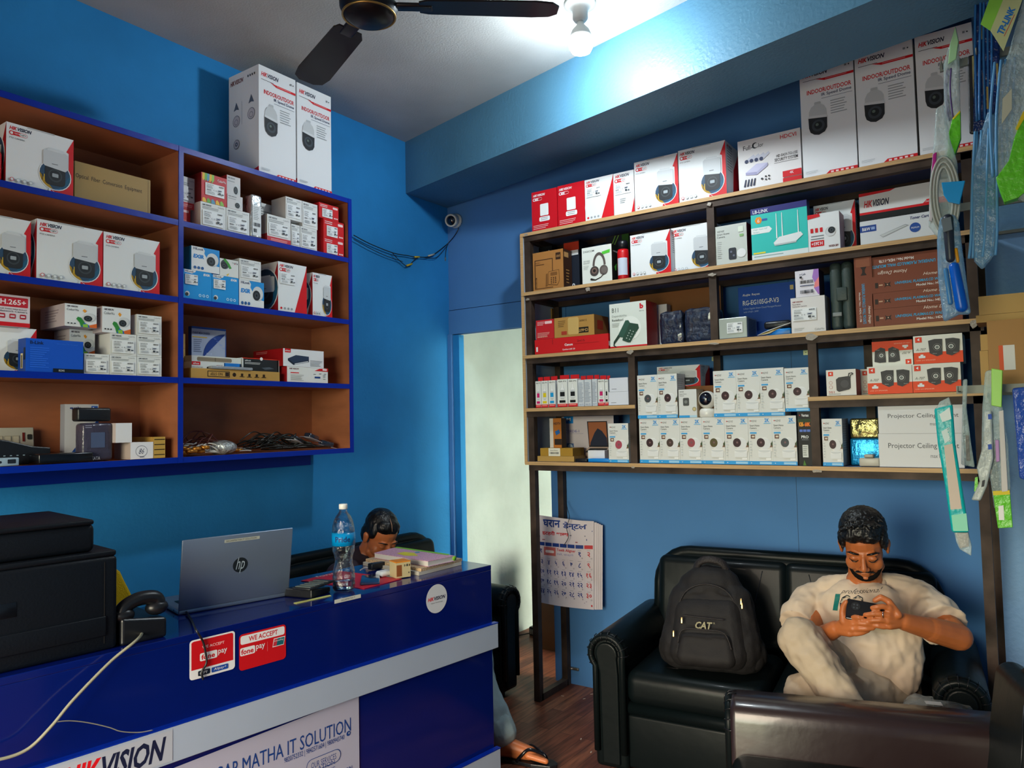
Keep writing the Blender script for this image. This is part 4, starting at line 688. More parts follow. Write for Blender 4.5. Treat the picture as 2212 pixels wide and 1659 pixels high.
# speed dome cartons on top
p = hit(558.7, 129.4, 0, XL); zt_ = LT+.50
C('speed_dome_carton', 'tall white speed dome carton on the wall shelf, its side showing', 'box', 'L', 558.7, 638, 130, LT, a_dome, .225, 'speed dome cartons on the wall shelf', cache='dome', zt=zt_)
C('speed_dome_carton', 'tall white speed dome carton at the outer end of the wall shelf', 'box', 'L', 641, 714.5, 170, LT, a_dome, .225, 'speed dome cartons on the wall shelf', cache='dome', zt=zt_-.004)
# bottom row of the left unit
C('drive_box', 'upright white and blue drive box leaning at the back', 'box', 'L', 140, 213, 873, L4, a_geonix, .035, back=.14)
M_blk = mat('black_plastic', (.008, .009, .012), .35, bump=.1, bscale=80); M_blk2 = mat('black_gloss', (.004, .005, .008), .18)
w1 = C('adapter_box', 'white box with a pen-drawn signature', 'box', 'L', 282, 331, 956, L4, a_sign, .12)
C('adapter_box', 'plain white box on the signed box', 'box', 'L', 250, 285, 914, w1.z1+e_, a_plain, .12)
C('cable_box', 'tan box with black stripes by the blue divider', 'box', 'L', 332, 357, 944, L4, a_tanstripe, .2)
p = hit(110, 990, 0, XL)
t = empty('media_player', 'black rounded router box with a row of tiny lights', 'router', (XL, p.y-.3, L4), (0, 0, PI/2))
g = G(); g.prism([(.0, 0), (.34, 0), (.34, .055), (.28, .062), (.2, .085), (.12, .098), (.0, .1)], .095, .235, M_blk); bevel(g.build('case', t), .004)
g = G(); 
for i in range(5): g.box((.17+i*.02, .0935, .03), (.176+i*.02, .095, .033), '#8aa0b0')
g.build('status_lights', t)
g = G(); g.rbox((.26, .0, 0), (.44, .085, .035), .005, M_blk2); o = g.build('set_top_box', loc=(XL+.005, p.y-.3, L4), rot=(0, 0, PI/2)); tag(o, 'flat black set top box at the shelf edge beside the router', 'set top box')
g = G(); g.rbox((0, 0, 0), (.07, .05, .028), .004, Q('#8fa6b8')); a = Art(g, (0, 0, 0), (.07, 0, 0), (0, 0, .028), (0, -1, 0)); a.rrect(.5, .3, .85, .8, '#1c2430', .03); a.circ(.2, .5, .06, '#1c2430', 10)
o = g.build('port_adapter', loc=(XL+.012, hit(2, 990, 0, XL).y-.02, L4), rot=(0, 0, PI/2)); tag(o, 'small pale blue adapter with ports at the left picture edge', 'adapter')
g = G(); g.rbox((0, 0, 0), (.2, .012, .13), .004, mat('bone_plastic', (.5, .48, .4), .5))
a = Art(g, (0, 0, 0), (.2, 0, 0), (0, 0, .13), (0, -1, 0))
for i in range(4):
    for j in range(2): a.rrect(.25+i*.13, .15+j*.35, .36+i*.13, .42+j*.35, '#a39c86', .01); a.rrect(.26+i*.13, .2+j*.35, .35+i*.13, .4+j*.35, '#c4bda6', .01)
a.rect(.8, .6, .84, .85, '#6a1c14'); a.rrect(.88, .65, .96, .8, '#2a2a28', .02)
o = g.build('key_board', loc=(XL-.22, hit(-4, 950, 0, XL-.22).y-.08, L4), rot=(-.1, 0, PI/2)); tag(o, 'off-white switch panel leaning on the shelf back', 'panel')
g = G(); g.rbox((0, 0, 0), (.11, .06, .14), .012, mat('purple_bag', (.05, .045, .075), .2, bump=.8, bscale=18, bdist=.01)); a = Art(g, (0.004, -.001, 0), (.1, 0, 0), (0, 0, .14), (0, -1, 0)); a.rrect(.25, .35, .75, .75, '#4a5878', .02); a.text('SATA', .3, .03, .58, .12, WHITE); a.lines(.05, .85, .3, .95, 2, '#9a9ab0')
o = g.build('cable_pouch', loc=(XL-.02, hit(178, 950, 0, XL-.02).y, L4), rot=(0, 0, PI/2)); tag(o, 'shiny dark purple pouch printed SATA', 'pouch')
g = G(); g.rbox((0, 0, 0), (.12, .05, .05), .008, M_blk); o = g.build('power_adapter', loc=(XL-.03, hit(168, 915, 0, XL-.03).y, L4+.146), rot=(0, 0, PI/2)); tag(o, 'black power adapter on top of the purple pouch', 'adapter')
# loose leads in the bottom right section: each bundle is one thing
M_lead = {'k': mat('lead_black', (.01, .012, .012), .3), 'w': mat('lead_white', (.62, .6, .55), .4), 'r': mat('lead_red', (.07, .012, .012), .4), 'b': mat('lead_brass', (.55, .22, .03), .3, .6), 'c': mat('clear_plastic_bag', (.55, .58, .55), .08, alpha=.35, bump=1, bscale=16, bdist=.02)}
def bundle(name, label, cat, y0, y1, n, m, hmax, tip=None, seed=0, r=.0028):
    rd = random.Random(seed); g = G(); tg = G()
    for i in range(n):
        ya = y0+(y1-y0)*rd.random()*.5; yb = y1-(y1-y0)*rd.random()*.35; xa = XL-.03-.13*rd.random(); xb = xa+rd.uniform(-.05, .05); zz = .006+hmax*rd.random()**1.3
        P0 = [(xa, ya, L4+.005+zz*.5), (xa+rd.uniform(-.03, .03), (ya*2+yb)/3, L4+zz), (xb, (ya+2*yb)/3, L4+zz*.8+.004), (min(xb, XL-.01), yb, L4+.006+zz*.25)]
        g.tube(cat_rom(P0, 5), r, m, 6)
        if tip: p_ = Vector(P0[0]); tg.tube([p_+Vector((.02, -.008, .004)), p_+Vector((.03, .022, .004))], [.0085, .0075], tip, 8)
    o = g.build(name); tag(o, label, cat)
    if tip: tg.build('connector_tips', o)
    return o
yA = hit(395, 980, 0, XL).y
bundle('lead_bundle', 'bundle of white leads with brass connector tips by the divider', 'cables', yA+.012, yA+.2, 30, M_lead['w'], .045, M_lead['b'], 1)
bundle('lead_bundle', 'dark red leads curving over the white bundle', 'cables', yA+.01, yA+.26, 12, M_lead['r'], .1, None, 2)
g = G(); g.ell((0, 0, 0), (.065, .055, .032), mat('crumpled_foil', (.5, .55, .58), .2, .6, bump=1, bscale=40, bdist=.02)); p = hit(478, 980, 0, XL-.06); o = g.build('foil_pouch', loc=(XL-.055, p.y, L4+.028), rot=(0, 0, .3)); tag(o, 'crumpled shiny foil pouch among the loose leads', 'pouch')
bundle('lead_bundle', 'heap of thin black leads in the middle of the bottom shelf', 'cables', yA+.3, yA+.6, 26, M_lead['k'], .085, None, 3)
bundle('lead_bundle', 'clear bags of black leads near the shelf end', 'cables', yA+.45, yA+.78, 22, M_lead['k'], .07, None, 5, .0035)
bundle('lead_bundle', 'short white leads with brass tips beside the foil pouch', 'cables', yA+.23, yA+.4, 7, M_lead['w'], .015, M_lead['b'], 6)
for k, (px_, py_, rz_, ww, lb_) in enumerate(((640, 962, .5, .12, 'lying flat on the leads, left one'), (672, 948, .3, .11, 'lying flat on the leads, right one'), (703, 962, -.25, .1, 'at the right end of the bottom shelf'))):
    p = hit(px_, py_+6, 0, XL-.07); t = empty('blister_pack', 'clear blister pack of a black plug, %s' % lb_, 'blister pack', (XL-.07, p.y, L4+(.035 if k < 2 else .012)+.012*k*(k < 2)), (.1, .25, rz_+PI/2))
    g = G(); g.box((-ww/2, -.03, 0), (ww/2, .03, .0015), '#c4c2cc'); g.build('backing_card', t)
    g = G(); g.rbox((-ww*.36, -.02, .0017), (ww*.36, .02, .026), .008, mat('blister_dark', (.015, .02, .035), .08, coat=1)); g.build('blister', t)
# ================================================================ cartons on the rack
R1, R2, R3, R4, R5, RT_ = RZ[0]+.002, RZ[1]+.002, RZ[2]+.002, 1.574, 1.583, RZ[3]+.002
gq = 'cartons on top of the rack'
C('camera_carton', 'red carton with blank white panel, leftmost on top of the rack', 'box', 'R', 1148, 1202, 417, RT_, a_redqr, .14, gq, cache='rqr')
C('camera_carton', 'red carton with blank white panel, second on top of the rack', 'box', 'R', 1204, 1262, 403, RT_, a_redqr, .14, gq, cache='rqr')
C('camera_carton', 'white labelled carton right of the red ones, red wedge at right', 'box', 'R', 1262.8, 1324, 390, RT_, a_ptzs, .14, gq)
def a_ptzs2(g, w, d, h, fl, parts):
    A, R, L = shell(g, w, d, h, WHITE, fl); A.poly([(1, .35), (.84, 0), (1, 0)], RED); hik(A, .08, .88, .78, .95); pill(A, .06, .77, .6, .85); A.lines(.3, .25, .6, .38, 3)
    q = G(); sticker(q, (w*.06, 0, h*.48), (w*.8, 0, 0), (0, 0, h*.25), (0, -1, 0)); parts.append(('label_sticker', q, None))
C('camera_carton', 'narrow white labelled carton before the first pan camera carton', 'box', 'R', 1325, 1368.5, 376, RT_, a_ptzs2, .14, gq)
C('camera_carton', 'white carton with camera picture, left one on top of the rack', 'box', 'R', 1369.5, 1463, 352, RT_, a_ptz, .2, gq, cache='ptzR')
C('camera_carton', 'white carton with camera picture and visible side, beside the security kit', 'box', 'R', 1464.5, 1566, 326.5, RT_, a_ptz, .2, gq, cache='ptzR')
C('security_kit_box', 'white security kit box printed Full-Color HDCVI', 'box', 'R', 1593, 1728, 307, RT_, a_full, .2, gq)
gd = 'speed dome cartons on the rack'; zd = RT_+.492
C('speed_dome_carton', 'tall speed dome carton beside the security kit box', 'box', 'R', 1727, 1842, 171, RT_, a_dome, .22, gd, cache='domeR', zt=zd)
C('speed_dome_carton', 'middle tall speed dome carton on top of the rack', 'box', 'R', 1845.5, 1970, 130, RT_, a_dome, .22, gd, cache='domeR', zt=zd)
C('speed_dome_carton', 'tall speed dome carton half hidden by the hanging cables', 'box', 'R', 1975, 2098, 81, RT_, a_dome, .22, gd, cache='domeR', zt=zd)
# second level
C('phone_box', 'brown cardboard phone box with line drawing of a desk phone', 'box', 'R', 1150.5, 1216, 548, R3, a_deli, .09, back=0)
C('motherboard_box', 'black box behind the brown phone box', 'box', 'R', 1164, 1192, 534, R3, a_msi, .1, back=.15)
C('motherboard_box', 'dark box with orange and white top band beside the headset box', 'box', 'R', 1217.5, 1250, 523, R3, a_510, .1, back=.1)
C('headset_box', 'white headset box with black side', 'box', 'R', 1256.5, 1320.5, 537, R3, a_headset, .09)
C('graphics_card_box', 'dark grey box with green corner behind the spray can', 'box', 'R', 1309, 1358, 513, R3, a_green, .09, back=.18)
p = hit(1345.5, 562, 1, YR+.04); p2 = hit(1345.5, 520, 1, YR+.04)
t = empty('spray_can', 'red spray can with black cap between headset and camera cartons', 'can', (p.x, YR+.045, R3)); hh = p2.z-R3
g = G(); g.lathe([(.028, 0), (.03, .004), (.03, hh*.7), (.026, hh*.78), (.0001, hh*.79)], Q('#c8141c'), seg=28); a = None
g.build('can_body', t)
g = G(); g.lathe([(.0262, hh*.775), (.0262, hh*.97), (.02, hh), (.0001, hh)], Q('#15171b'), seg=24); g.build('cap', t)
g = G(); g.lathe([(.0304, hh*.12), (.0304, hh*.55)], P('#c9d2e2'), seg=14, ang=1.9, smooth=True, M=Matrix.Rotation(-2.3, 4, 'Z')); g.build('paper_label', t)
C('camera_carton', 'white camera carton beside the red spray can', 'box', 'R', 1361, 1447, 509.5, R3, a_ptz, .2, 'camera cartons inside the rack', cache='ptzR')
C('camera_carton', 'white camera carton cut by the middle post', 'box', 'R', 1449, 1541, 494, R3, a_ptz, .2, 'camera cartons inside the rack', cache='ptzR', back=.045)
C('home_camera_box', 'grey shrink-wrapped camera box with red side right of the post', 'box', 'R', 1544, 1612, 491, R3, a_smart, .12)
C('router_box', 'turquoise router box with white three-antenna router picture', 'box', 'R', 1621, 1742, 453, R3, a_eblink, .05)
C('turret_camera_box', 'white turret camera box standing on its head before the turquoise box', 'box', 'R', 1744, 1812, 466, R3, a_h265t, .1, flip=True, back=-.008)
C('camera_carton', 'white camera carton behind the upside-down camera box', 'box', 'R', 1757, 1846, 446, R3, a_ptz, .15, 'camera cartons inside the rack', cache='ptzR', back=.11)
C('toner_box', 'long white toner cartridge box with blue corner print', 'box', 'R', 1857, 2024, 480, R3, a_toner, .1, back=-.005)
C('recorder_box', 'large black and white recorder box behind the toner box', 'box', 'R', 1855, 2060, 420, R3, a_nvr, .14, back=.115)
# third level
cb = C('scanner_box', 'flat bright red scanner box', 'box', 'R', 1155, 1314, 735, R2, a_canon, .26)
C('camera_box', 'red camera box standing on the flat scanner box', 'box', 'R', 1157.5, 1196, 693, cb.z1+e_, a_redplain, .1)
C('carton', 'plain brown carton behind the small red camera box', 'box', 'R', 1162, 1192, 670, R2, a_tan2, .07, back=.265)
C('camera_carton', 'brown taped carton with upside-down print on the scanner box', 'box', 'R', 1197, 1283, 688, cb.z1+e_, a_cs663, .16)
C('telephone_box', 'white desk telephone box with red side', 'box', 'R', 1316, 1395, 658, R2, a_b11, .13)
C('carton', 'large plain brown carton filling the back of the rack', 'box', 'R', 1360, 1556, 628, R2, a_brown, .04, back=.24)
C('small_box', 'small grey box behind the black wrapped bundles', 'box', 'R', 1417, 1440, 659, R2, a_plain, .05, back=.17)
M_wrap = mat('stretch_wrap', (.012, .018, .04), .16, bump=1, bscale=22, bdist=.03, coat=1, detail=8)
for k, (xa_, xb_, yt_) in enumerate(((1418, 1470, 673), (1472, 1537, 666))):
    p = hit(xa_, yt_, 1, YR+.02); q = hit(xb_, yt_-2, 1, YR+.02); g = G(); g.rbox((0, 0, 0), (q.x-p.x, .15, p.z-R2), .02, M_wrap, seg=5)
    o = g.build('wrapped_bundle', loc=(p.x, YR+.045, R2)); subsurf(o, 2); dm = o.modifiers.new('d', 'DISPLACE'); tx = bpy.data.textures.new('crumple', 'CLOUDS'); tx.noise_scale = .03; dm.texture = tx; dm.strength = .014; dm.mid_level = .5
    tag(o, 'black plastic-wrapped bundle, %s' % ('left of the two beside the telephone box' if k == 0 else 'right of the two against the post'), 'bundle')
p = hit(1552, 689, 1, YR+.0); q = hit(1613, 684, 1, YR)
t = empty('power_supply', 'grey metal computer power supply with side vent and white label', 'power supply', (p.x, YR, R2)); ww = q.x-p.x; hh = p.z-R2
g = G(); g.box((0, 0, 0), (ww, .15, hh), mat('grey_metal', (.36, .40, .38), .4, .5)); bevel(g.build('case', t), .003)
g = G(); a = Art(g, (ww, 0, 0), (0, .15, 0), (0, 0, hh), (1, 0, 0))
for i in range(12): a.rect(.15, .1+i*.07, .85, .13+i*.07, '#15181a')
g.build('vent_grille', t)
g = G(); sticker(g, (ww*.3, 0, hh*.25), (ww*.55, 0, 0), (0, 0, hh*.5), (0, -1, 0)); g.build('label_sticker', t)
C('router_box', 'large royal blue managed router box at the back', 'box', 'R', 1594, 1716, 622, R2, a_ruijie, .05, back=.21)
fx = C('camera_box', 'white bullet camera box below the purple-edged box', 'box', 'R', 1707.5, 1781, 645, R2, a_fixed, .1)
C('ink_box', 'white barcode box with purple and pink edge', 'box', 'R', 1717, 1768, 586.7, fx.z1+e_, a_xlab, .1)
p = hit(1655, 713, 1, YR+.03)
o = G(); o.rbox((0, 0, 0), (.108, .08, .03), .006, Q('#1585d8')); o = o.build('blue_case', loc=(p.x-.0, YR+.03, R2)); tag(o, 'small bright blue box under a black tray', 'box')
g = G(); g.rbox((-.01, -.004, 0), (.108, .09, .035), .012, M_blk); o = g.build('black_tray', loc=(p.x, YR+.03, R2+.032)); tag(o, 'small black plastic tray on the bright blue box', 'tray')
g = G()
for i in range(5): g.tube(cat_rom([(p.x-.035, YR+.02, R2+.006), (p.x+.02, YR-.0, R2+.006+.004*i), (p.x+.06+.01*i, YR+.012, R2+.03+.004*i), (p.x+.11, YR+.02, R2+.05)], 6), .0022, (M_lead['k'], M_lead['w'], mat('lead_yellow', (.6, .4, .04), .4))[i % 3], 6)
tag(g.build('power_leads'), 'thin black, white and yellow power leads beside the grey supply', 'cables')
p = hit(1789, 568, 1, YR+.02); q = hit(1840, 565, 1, YR+.02)
t = empty('tool_case', 'tall black hard plastic tool case standing on end', 'case', (p.x, YR+.02, R2)); ww = q.x-p.x; hh = p.z-R2
M_case = mat('hard_case', (.035, .055, .05), .45, bump=.15, bscale=120)
g = G(); g.rbox((0, 0, 0), (ww*.52, .24, hh), .02, M_case, seg=4); g.build('case_half', t)
g = G(); g.rbox((ww*.5, 0, 0), (ww, .24, hh), .02, M_case, seg=4); g.build('case_half', t)
g = G(); g.rbox((ww*.3, -.006, hh*.42), (ww*.76, .005, hh*.62), .004, M_case); g.build('latch', t)
g = G(); g.rbox((ww*.1, -.004, hh*.2), (ww*.5, .002, hh*.26), .003, mat('grey_clip', (.2, .22, .22), .4)); g.build('grey_clip', t)
gw = 'brown wall mount cartons'
C('wall_mount_carton', 'brown wall mount carton standing upright', 'box', 'R', 1844, 1882, 557, R2, a_wallv, .2, gw)
z_ = R2
for k, (yt_, xa_, lb_) in enumerate(((669, 1886, 'lowest'), (635, 1884, 'second from below'), (599, 1884, 'third from below'), (556, 1885, 'topmost'))):
    o = C('wall_mount_carton', 'brown wall mount carton, %s of the flat stack' % lb_, 'box', 'R', xa_, 2078, yt_, z_, a_wallm, .2, gw, cache='wm', flip=False)
    if k == 3: o.o.rotation_euler = (0, PI, 0); o.o.location = (o.loc[0]+o.w-.01, o.loc[1]+.006, o.z1)
    z_ = o.z1+e_
# ink shelf
gi = 'ink bottle boxes'
for k, (xa_, xb_, yt_, c_, lb_) in enumerate(((1156.5, 1168, 824, '#d0186c', 'magenta ink box, first at the left of the row'), (1169, 1183, 823, '#e0c81c', 'yellow ink box'), (1184.5, 1199, 822, '#1c9ad8', 'cyan ink box'), (1203.5, 1225, 820, '#14161a', 'black ink box, left one of the two wide ones'), (1226.5, 1246.5, 819, '#14161a', 'black ink box, right one of the two wide ones'), (1291, 1305, 820, '#c8246c', 'magenta ink box beside the plain white boxes'), (1306, 1313, 820, '#14161a', 'narrow ink box mostly behind the plain white boxes'))):
    C('ink_box', 'white '+lb_, 'box', 'R', xa_, xb_, yt_, R4, lambda *a, c_=c_: a_ink(*a, c=c_), .085, gi)
for k, (xa_, xb_) in enumerate(((1249, 1261), (1262, 1277), (1278.5, 1289.5))):
    C('ink_box', 'ink box turned with its fine print forward, %s of three' % ('left', 'middle', 'right')[k], 'box', 'R', xa_, xb_, 821-k, R4, a_inkback, .085, gi, back=.012, cache='inkb')
x1 = C('paper_box', 'plain white box, lower of two beside the ink', 'box', 'R', 1314.5, 1357, 847, R4, a_biostar, .1)
C('paper_box', 'plain white box, upper of two beside the ink', 'box', 'R', 1316, 1356, 817, x1.z1+e_, a_biostar, .1)
# bottom left cell
y1 = C('parts_box', 'flat tan box lowest by the rack corner', 'box', 'R', 1161, 1240, 985, R1, a_tan2, .12)
y2 = C('battery_box', 'flat tan laptop battery box with white label', 'box', 'R', 1167, 1237, 968, y1.z1+e_, a_latex, .12)
C('cable_box', 'orange and white HDTV cable box standing on the tan boxes', 'box', 'R', 1187, 1212, 904, y2.z1+e_, a_hdtv, .05, back=.03)
C('laptop_stand_box', 'large pinkish box with a laptop picture', 'box', 'R', 1213, 1325, 892, R1, a_cordie, .06, back=.16)
y3 = C('small_box', 'small white box under the laptop picture', 'box', 'R', 1270, 1306, 973, R1, a_plain, .08, back=.05)
o = G(); o.rbox((0, 0, 0), (.12, .05, .018), .004, Q('#1585d8')); p = hit(1271, 996, 1, YR+.0); o = o.build('blue_case', loc=(p.x, YR-.004, R1)); tag(o, 'flat bright blue case at the edge of the bottom shelf', 'case')
o = G(); o.rbox((0, 0, 0), (.07, .05, .016), .004, M_blk); p = hit(1243, 996, 1, YR+.0); o = o.build('black_adapter', loc=(p.x, YR-.004, R1)); tag(o, 'flat black adapter left of the bright blue case', 'adapter')
ge = 'white home camera boxes'
ez = lambda lens: (lambda *a: a_ezviz(*a, lens=lens))
C('home_camera_box', 'white home camera box with rose lens, alone left of the post', 'box', 'R', 1313.5, 1356.5, 915, R1, ez('#a8485a'), .1, ge, cache='ez4')
E3 = [(1380.5, 1423.5, '#3a2228', 1), (1424, 1467, '#4a3a34', 2), (1467.6, 1515, '#9a4850', 3), (1515.6, 1564, '#5a5030', 5), (1564.6, 1615, '#3a1c28', 1), (1615.7, 1666.5, '#3a1c28', 1), (1667, 1719, '#484c50', 6)]
nth = ('first', 'second', 'third', 'fourth', 'fifth', 'sixth', 'last')
zb = R1
for k, (xa_, xb_, c_, ck) in enumerate(E3):
    o = C('home_camera_box', 'white home camera box, %s from the left in the bottom row' % nth[k], 'box', 'R', xa_, xb_, 914.5-k*1.25, R1, ez(c_), .1, ge, cache='ez%d' % ck, zt=R1+.218); zb = o.z1
T3 = [(1376.5, 1419, '#3a4048', 6, 'leftmost in the upper row'), (1419.6, 1461.5, '#3a2228', 1, 'second in the upper row, left of the outdoor camera box'), (1540.5, 1589, '#3a2228', 1, 'right beside the unboxed camera'), (1590, 1640, '#3a1c28', 1, 'between two others above the fifth and sixth boxes'), (1640.7, 1692, '#3a1c28', 1, 'left neighbour of the raised one')]
for xa_, xb_, c_, ck, lb_ in T3: C('home_camera_box', 'white home camera box, '+lb_, 'box', 'R', xa_, xb_, 820, zb+e_, ez(c_), .1, ge, cache='ez%d' % ck, zt=zb+.215)
C('outdoor_camera_box', 'shrink-wrapped outdoor camera box beside the unboxed camera', 'box', 'R', 1465.5, 1504, 842, zb+e_, a_outdoor, .09)
vb = C('power_supply_box', 'tall black box with orange lettering against the post', 'box', 'R', 1722, 1751, 889, R1, a_vertex, .1)
C('home_camera_box', 'white home camera box, raised highest on the black box', 'box', 'R', 1693.5, 1746, 796, vb.z1+e_, ez('#3a2820'), .1, ge, cache='ez1')
vc = C('carton', 'plain brown carton in the cell behind the upper camera row', 'box', 'R', 1418, 1545, 838, R1, a_brown, .12, back=.115)
C('camera_carton', 'white camera carton standing on the brown one behind the camera row', 'box', 'R', 1419, 1512, 793, vc.z1+e_, a_ptz, .13, cache='ptzR', back=.11)
# the unboxed camera
p = hit(1529, 910, 1, YR+.035)
t = empty('home_camera', 'white round home security camera with black face, unboxed', 'camera', (p.x, YR+.04, zb+e_)); M_cw = mat('camera_white', '#e9e7e0', .3, coat=.3)
g = G(); g.lathe([(.0001, 0), (.036, 0), (.04, .006), (.04, .026), (.036, .036), (.028, .042), (.0001, .043)], M_cw, seg=32); g.build('camera_base', t)
g = G(); g.ell((0, 0, .082), (.043, .041, .043), M_cw, seg=32, rings=18); g.build('camera_head', t)
g = G(); g.ell((0, -.019, .085), (.033, .026, .034), mat('lens_black', (.004, .005, .012), .05, coat=1), seg=32, rings=16); fc = g.build('camera_face', t)
g = G(); g.ell((0, -.042, .09), (.008, .004, .008), mat('lens_glass', (.05, .07, .12), .05, coat=1)); g.build('lens', fc)
# right lower cells
C('speaker_box', 'white box with a small square black speaker and red side', 'box', 'R', 1784, 1848, 800, R5, a_s01, .1, 'small bluetooth speaker boxes', cache='s01')
C('speaker_box', 'small speaker box half hidden behind the orange speaker box', 'box', 'R', 1858, 1922, 798, R5, a_s01, .1, 'small bluetooth speaker boxes', cache='s01', back=.115)
ga = 'orange and white twin speaker boxes'
h1 = C('speaker_box', 'twin speaker box, lower left of the four', 'box', 'R', 1872.5, 1969, 791.5, R5, a_a707, .1, ga, back=-.045 if False else -.008, cache='a7', zt=R5+.114)
h2 = C('speaker_box', 'twin speaker box, lower right of the four', 'box', 'R', 1970, 2074, 787, R5, a_a707, .15, ga, back=-.008, cache='a7', zt=R5+.114)
C('speaker_box', 'twin speaker box, upper right of the four', 'box', 'R', 1972, 2078, 726, h2.z1+e_, a_a707, .15, ga, back=-.008, cache='a7', zt=h2.z1+.114)
def a_a707u(*a): 
    a = list(a); a[4] = True; a_a707(*a)
C('speaker_box', 'upside-down twin speaker box, upper left of the four', 'box', 'R', 1883, 1970, 741, h1.z1+e_, a_a707u, .12, ga, back=.03, zt=h1.z1+.106)
C('home_camera_box', 'white home camera box in glossy wrap beside the blue bag', 'box', 'R', 1774.5, 1818, 905, R1, ez('#3a2228'), .13, ge, cache='ez1')
p = hit(1837, 1000, 1, YR+.05)
t = empty('gift_bag', 'shiny blue and gold foil bag at the back of the cell', 'bag', (p.x, YR+.06, R1)); 
g = G(); g.rbox((0, 0, 0), (.118, .05, .115), .008, mat('blue_foil', (.01, .28, .62), .22, .5, bump=.6, bscale=60, bdist=.004)); g.build('blue_foil', t)
g = G(); g.rbox((.002, .004, .115), (.116, .046, .2), .008, mat('gold_foil', (.22, .2, .08), .2, .8, bump=.9, bscale=25, bdist=.01)); g.build('gold_foil', t)
p = hit(1856, 1000, 1, YR); g = G(); g.rbox((0, 0, 0), (.078, .045, .035), .006, Q('#b9b4a6')); g.rbox((.02, .0, .036), (.055, .04, .05), .004, Q('#a8a394')); o = g.build('junction_block', loc=(p.x, YR-.004, R1)); tag(o, 'small off-white plastic device at the foot of the foil bag', 'adapter')
pb = C('projector_mount_box', 'long grey-white projector mount box, lower one', 'box', 'R', 1897, 2080, 940, R1, a_proj, .2, 'projector mount boxes', cache='prj', zt=R1+.135)
C('projector_mount_box', 'long grey-white projector mount box, upper one', 'box', 'R', 1896, 2079, 878, pb.z1+e_, a_proj, .2, 'projector mount boxes', cache='prj', zt=pb.z1+.123)
# ================================================================ counter
CZ = .9; cc = hit(1061, 1220.4, 2, CZ); caz = .1196
dv = Vector((math.sin(caz), math.cos(caz), 0)); nv = Vector((math.cos(caz), -math.sin(caz), 0))
M_lam = mat('blue_laminate', (.0015, .009, .13), .13, coat=.4, bump=.04, bscale=6, bdist=.01); M_band = mat('white_laminate', (.36, .44, .58), .3, bump=.03, bscale=8, vary=.04)
CL = 2.55; CD = .46
ct = empty('reception_counter', 'glossy dark blue shop counter with white bands', 'counter', (cc.x, cc.y, 0), (0, 0, PI/2-caz))
def cp(name, a, b, m, par=ct, bev=.002):
    g = G(); g.box(a, b, m); o = g.build(name, par); return bevel(o, bev) if bev else o
cp('counter_top', (-CL, 0, .88), (0, CD, CZ), M_lam)
cp('upper_panel', (-CL, .0005, .655), (0, .02, .88), M_lam); cp('lower_panel', (-CL, .002, .13), (0, .02, .565), M_lam)
cp('white_band', (-CL, -.022, .56), (.012, .0, .66), M_band); cp('white_band', (-CL, -.022, .0), (.012, .0, .148), M_band)
cp('band_edge', (-CL, -.023, .66), (.0125, .0, .664), M_tape, bev=0); cp('band_edge', (-CL, -.023, .148), (.0125, .0, .152), M_tape, bev=0)
cp('end_panel', (-.02, .02, 0), (0, CD-.01, .88), M_lam); cp('end_panel', (-CL, .02, 0), (-CL+.02, CD-.01, .88), M_lam)
cp('inner_shelf', (-CL+.02, .02, .5), (-.02, CD-.02, .52), M_lam); cp('back_panel', (-CL+.02, .3, 0), (-.02, .32, .5), M_lam)
def fp(x, y, off=0):        # pixel -> (along, height) on the counter front
    d = ray(x, y); t = ((cc-CAM).dot(nv)+off)/d.dot(nv); p = CAM+d*t; return (p-cc).dot(dv), p.z
def onfront(name, x0, z0, x1, z1, off, draw, par=ct, label=None):
    g = G(); o = .0006; a = Art(g, (x0, -off-o, z0), (x1-x0, 0, 0), (0, 0, z1-z0), (0, -1, 0)); draw(a); r = g.build(name, par)
    if label: r['label'] = label
    return r
bR = '#c4121c'; bW = '#dfe4ea'
def st1(a):
    a.rrect(0, 0, 1, 1, bW, .07); a.rect(.04, .24, .96, .93, bR); a.rrect(.04, .5, .96, .96, bR, .05); a.text('WE ACCEPT', .27, .73, .76, .8, '#f2d8da'); a.rrect(.22, .42, .6, .62, bW, .03); a.text('fone', .25, .45, .55, .58, bR, 0, .03); a.text('pay', .62, .46, .82, .6, bW, 0, .01)
    a.rrect(.18, .06, .44, .19, '#101c30', .02); a.text('UPI', .22, .09, .38, .16, bW, .2); a.rrect(.47, .06, .84, .19, '#1f4aa0', .02); a.text('Alipay+', .52, .085, .8, .165, bW, .2)
def st2(a):
    a.rrect(0, 0, 1, 1, bR, .07); a.rrect(.03, .71, .97, .95, bW, .04); a.text('WE ACCEPT', .2, .76, .82, .9, bR, 0, .02); a.rrect(.02, .4, .33, .62, bW, .03); a.text('fone', .04, .43, .3, .58, bR, 0, .03); a.text('pay', .35, .44, .54, .6, bW, 0, .01); a.rect(.59, .35, .595, .62, '#e08890')
    a.poly([(.7, .42), (.95, .42), (.98, .66), (.73, .66)], bW); a.poly([(.71, .44), (.79, .44), (.81, .64), (.74, .64)], '#c03040'); a.poly([(.79, .44), (.94, .44), (.965, .64), (.81, .64)], '#12606c'); a.text('UnionPay', .74, .55, .94, .61, bW)
x0, z1 = fp(409, 1385); x1, _ = fp(507, 1368); _, z0 = fp(406, 1472)
onfront('payment_sticker', x0, z0, x1, z1, 0, st1, label='red and white WE ACCEPT sticker with white lower strip')
x0, z1 = fp(516, 1372); x1, _ = fp(617, 1353); _, z0 = fp(514, 1451)
onfront('payment_sticker', x0, z0, x1, z1, 0, st2, label='red WE ACCEPT sticker with white header')
x0, z1 = fp(722, 1296); x1, _ = fp(779, 1288); 
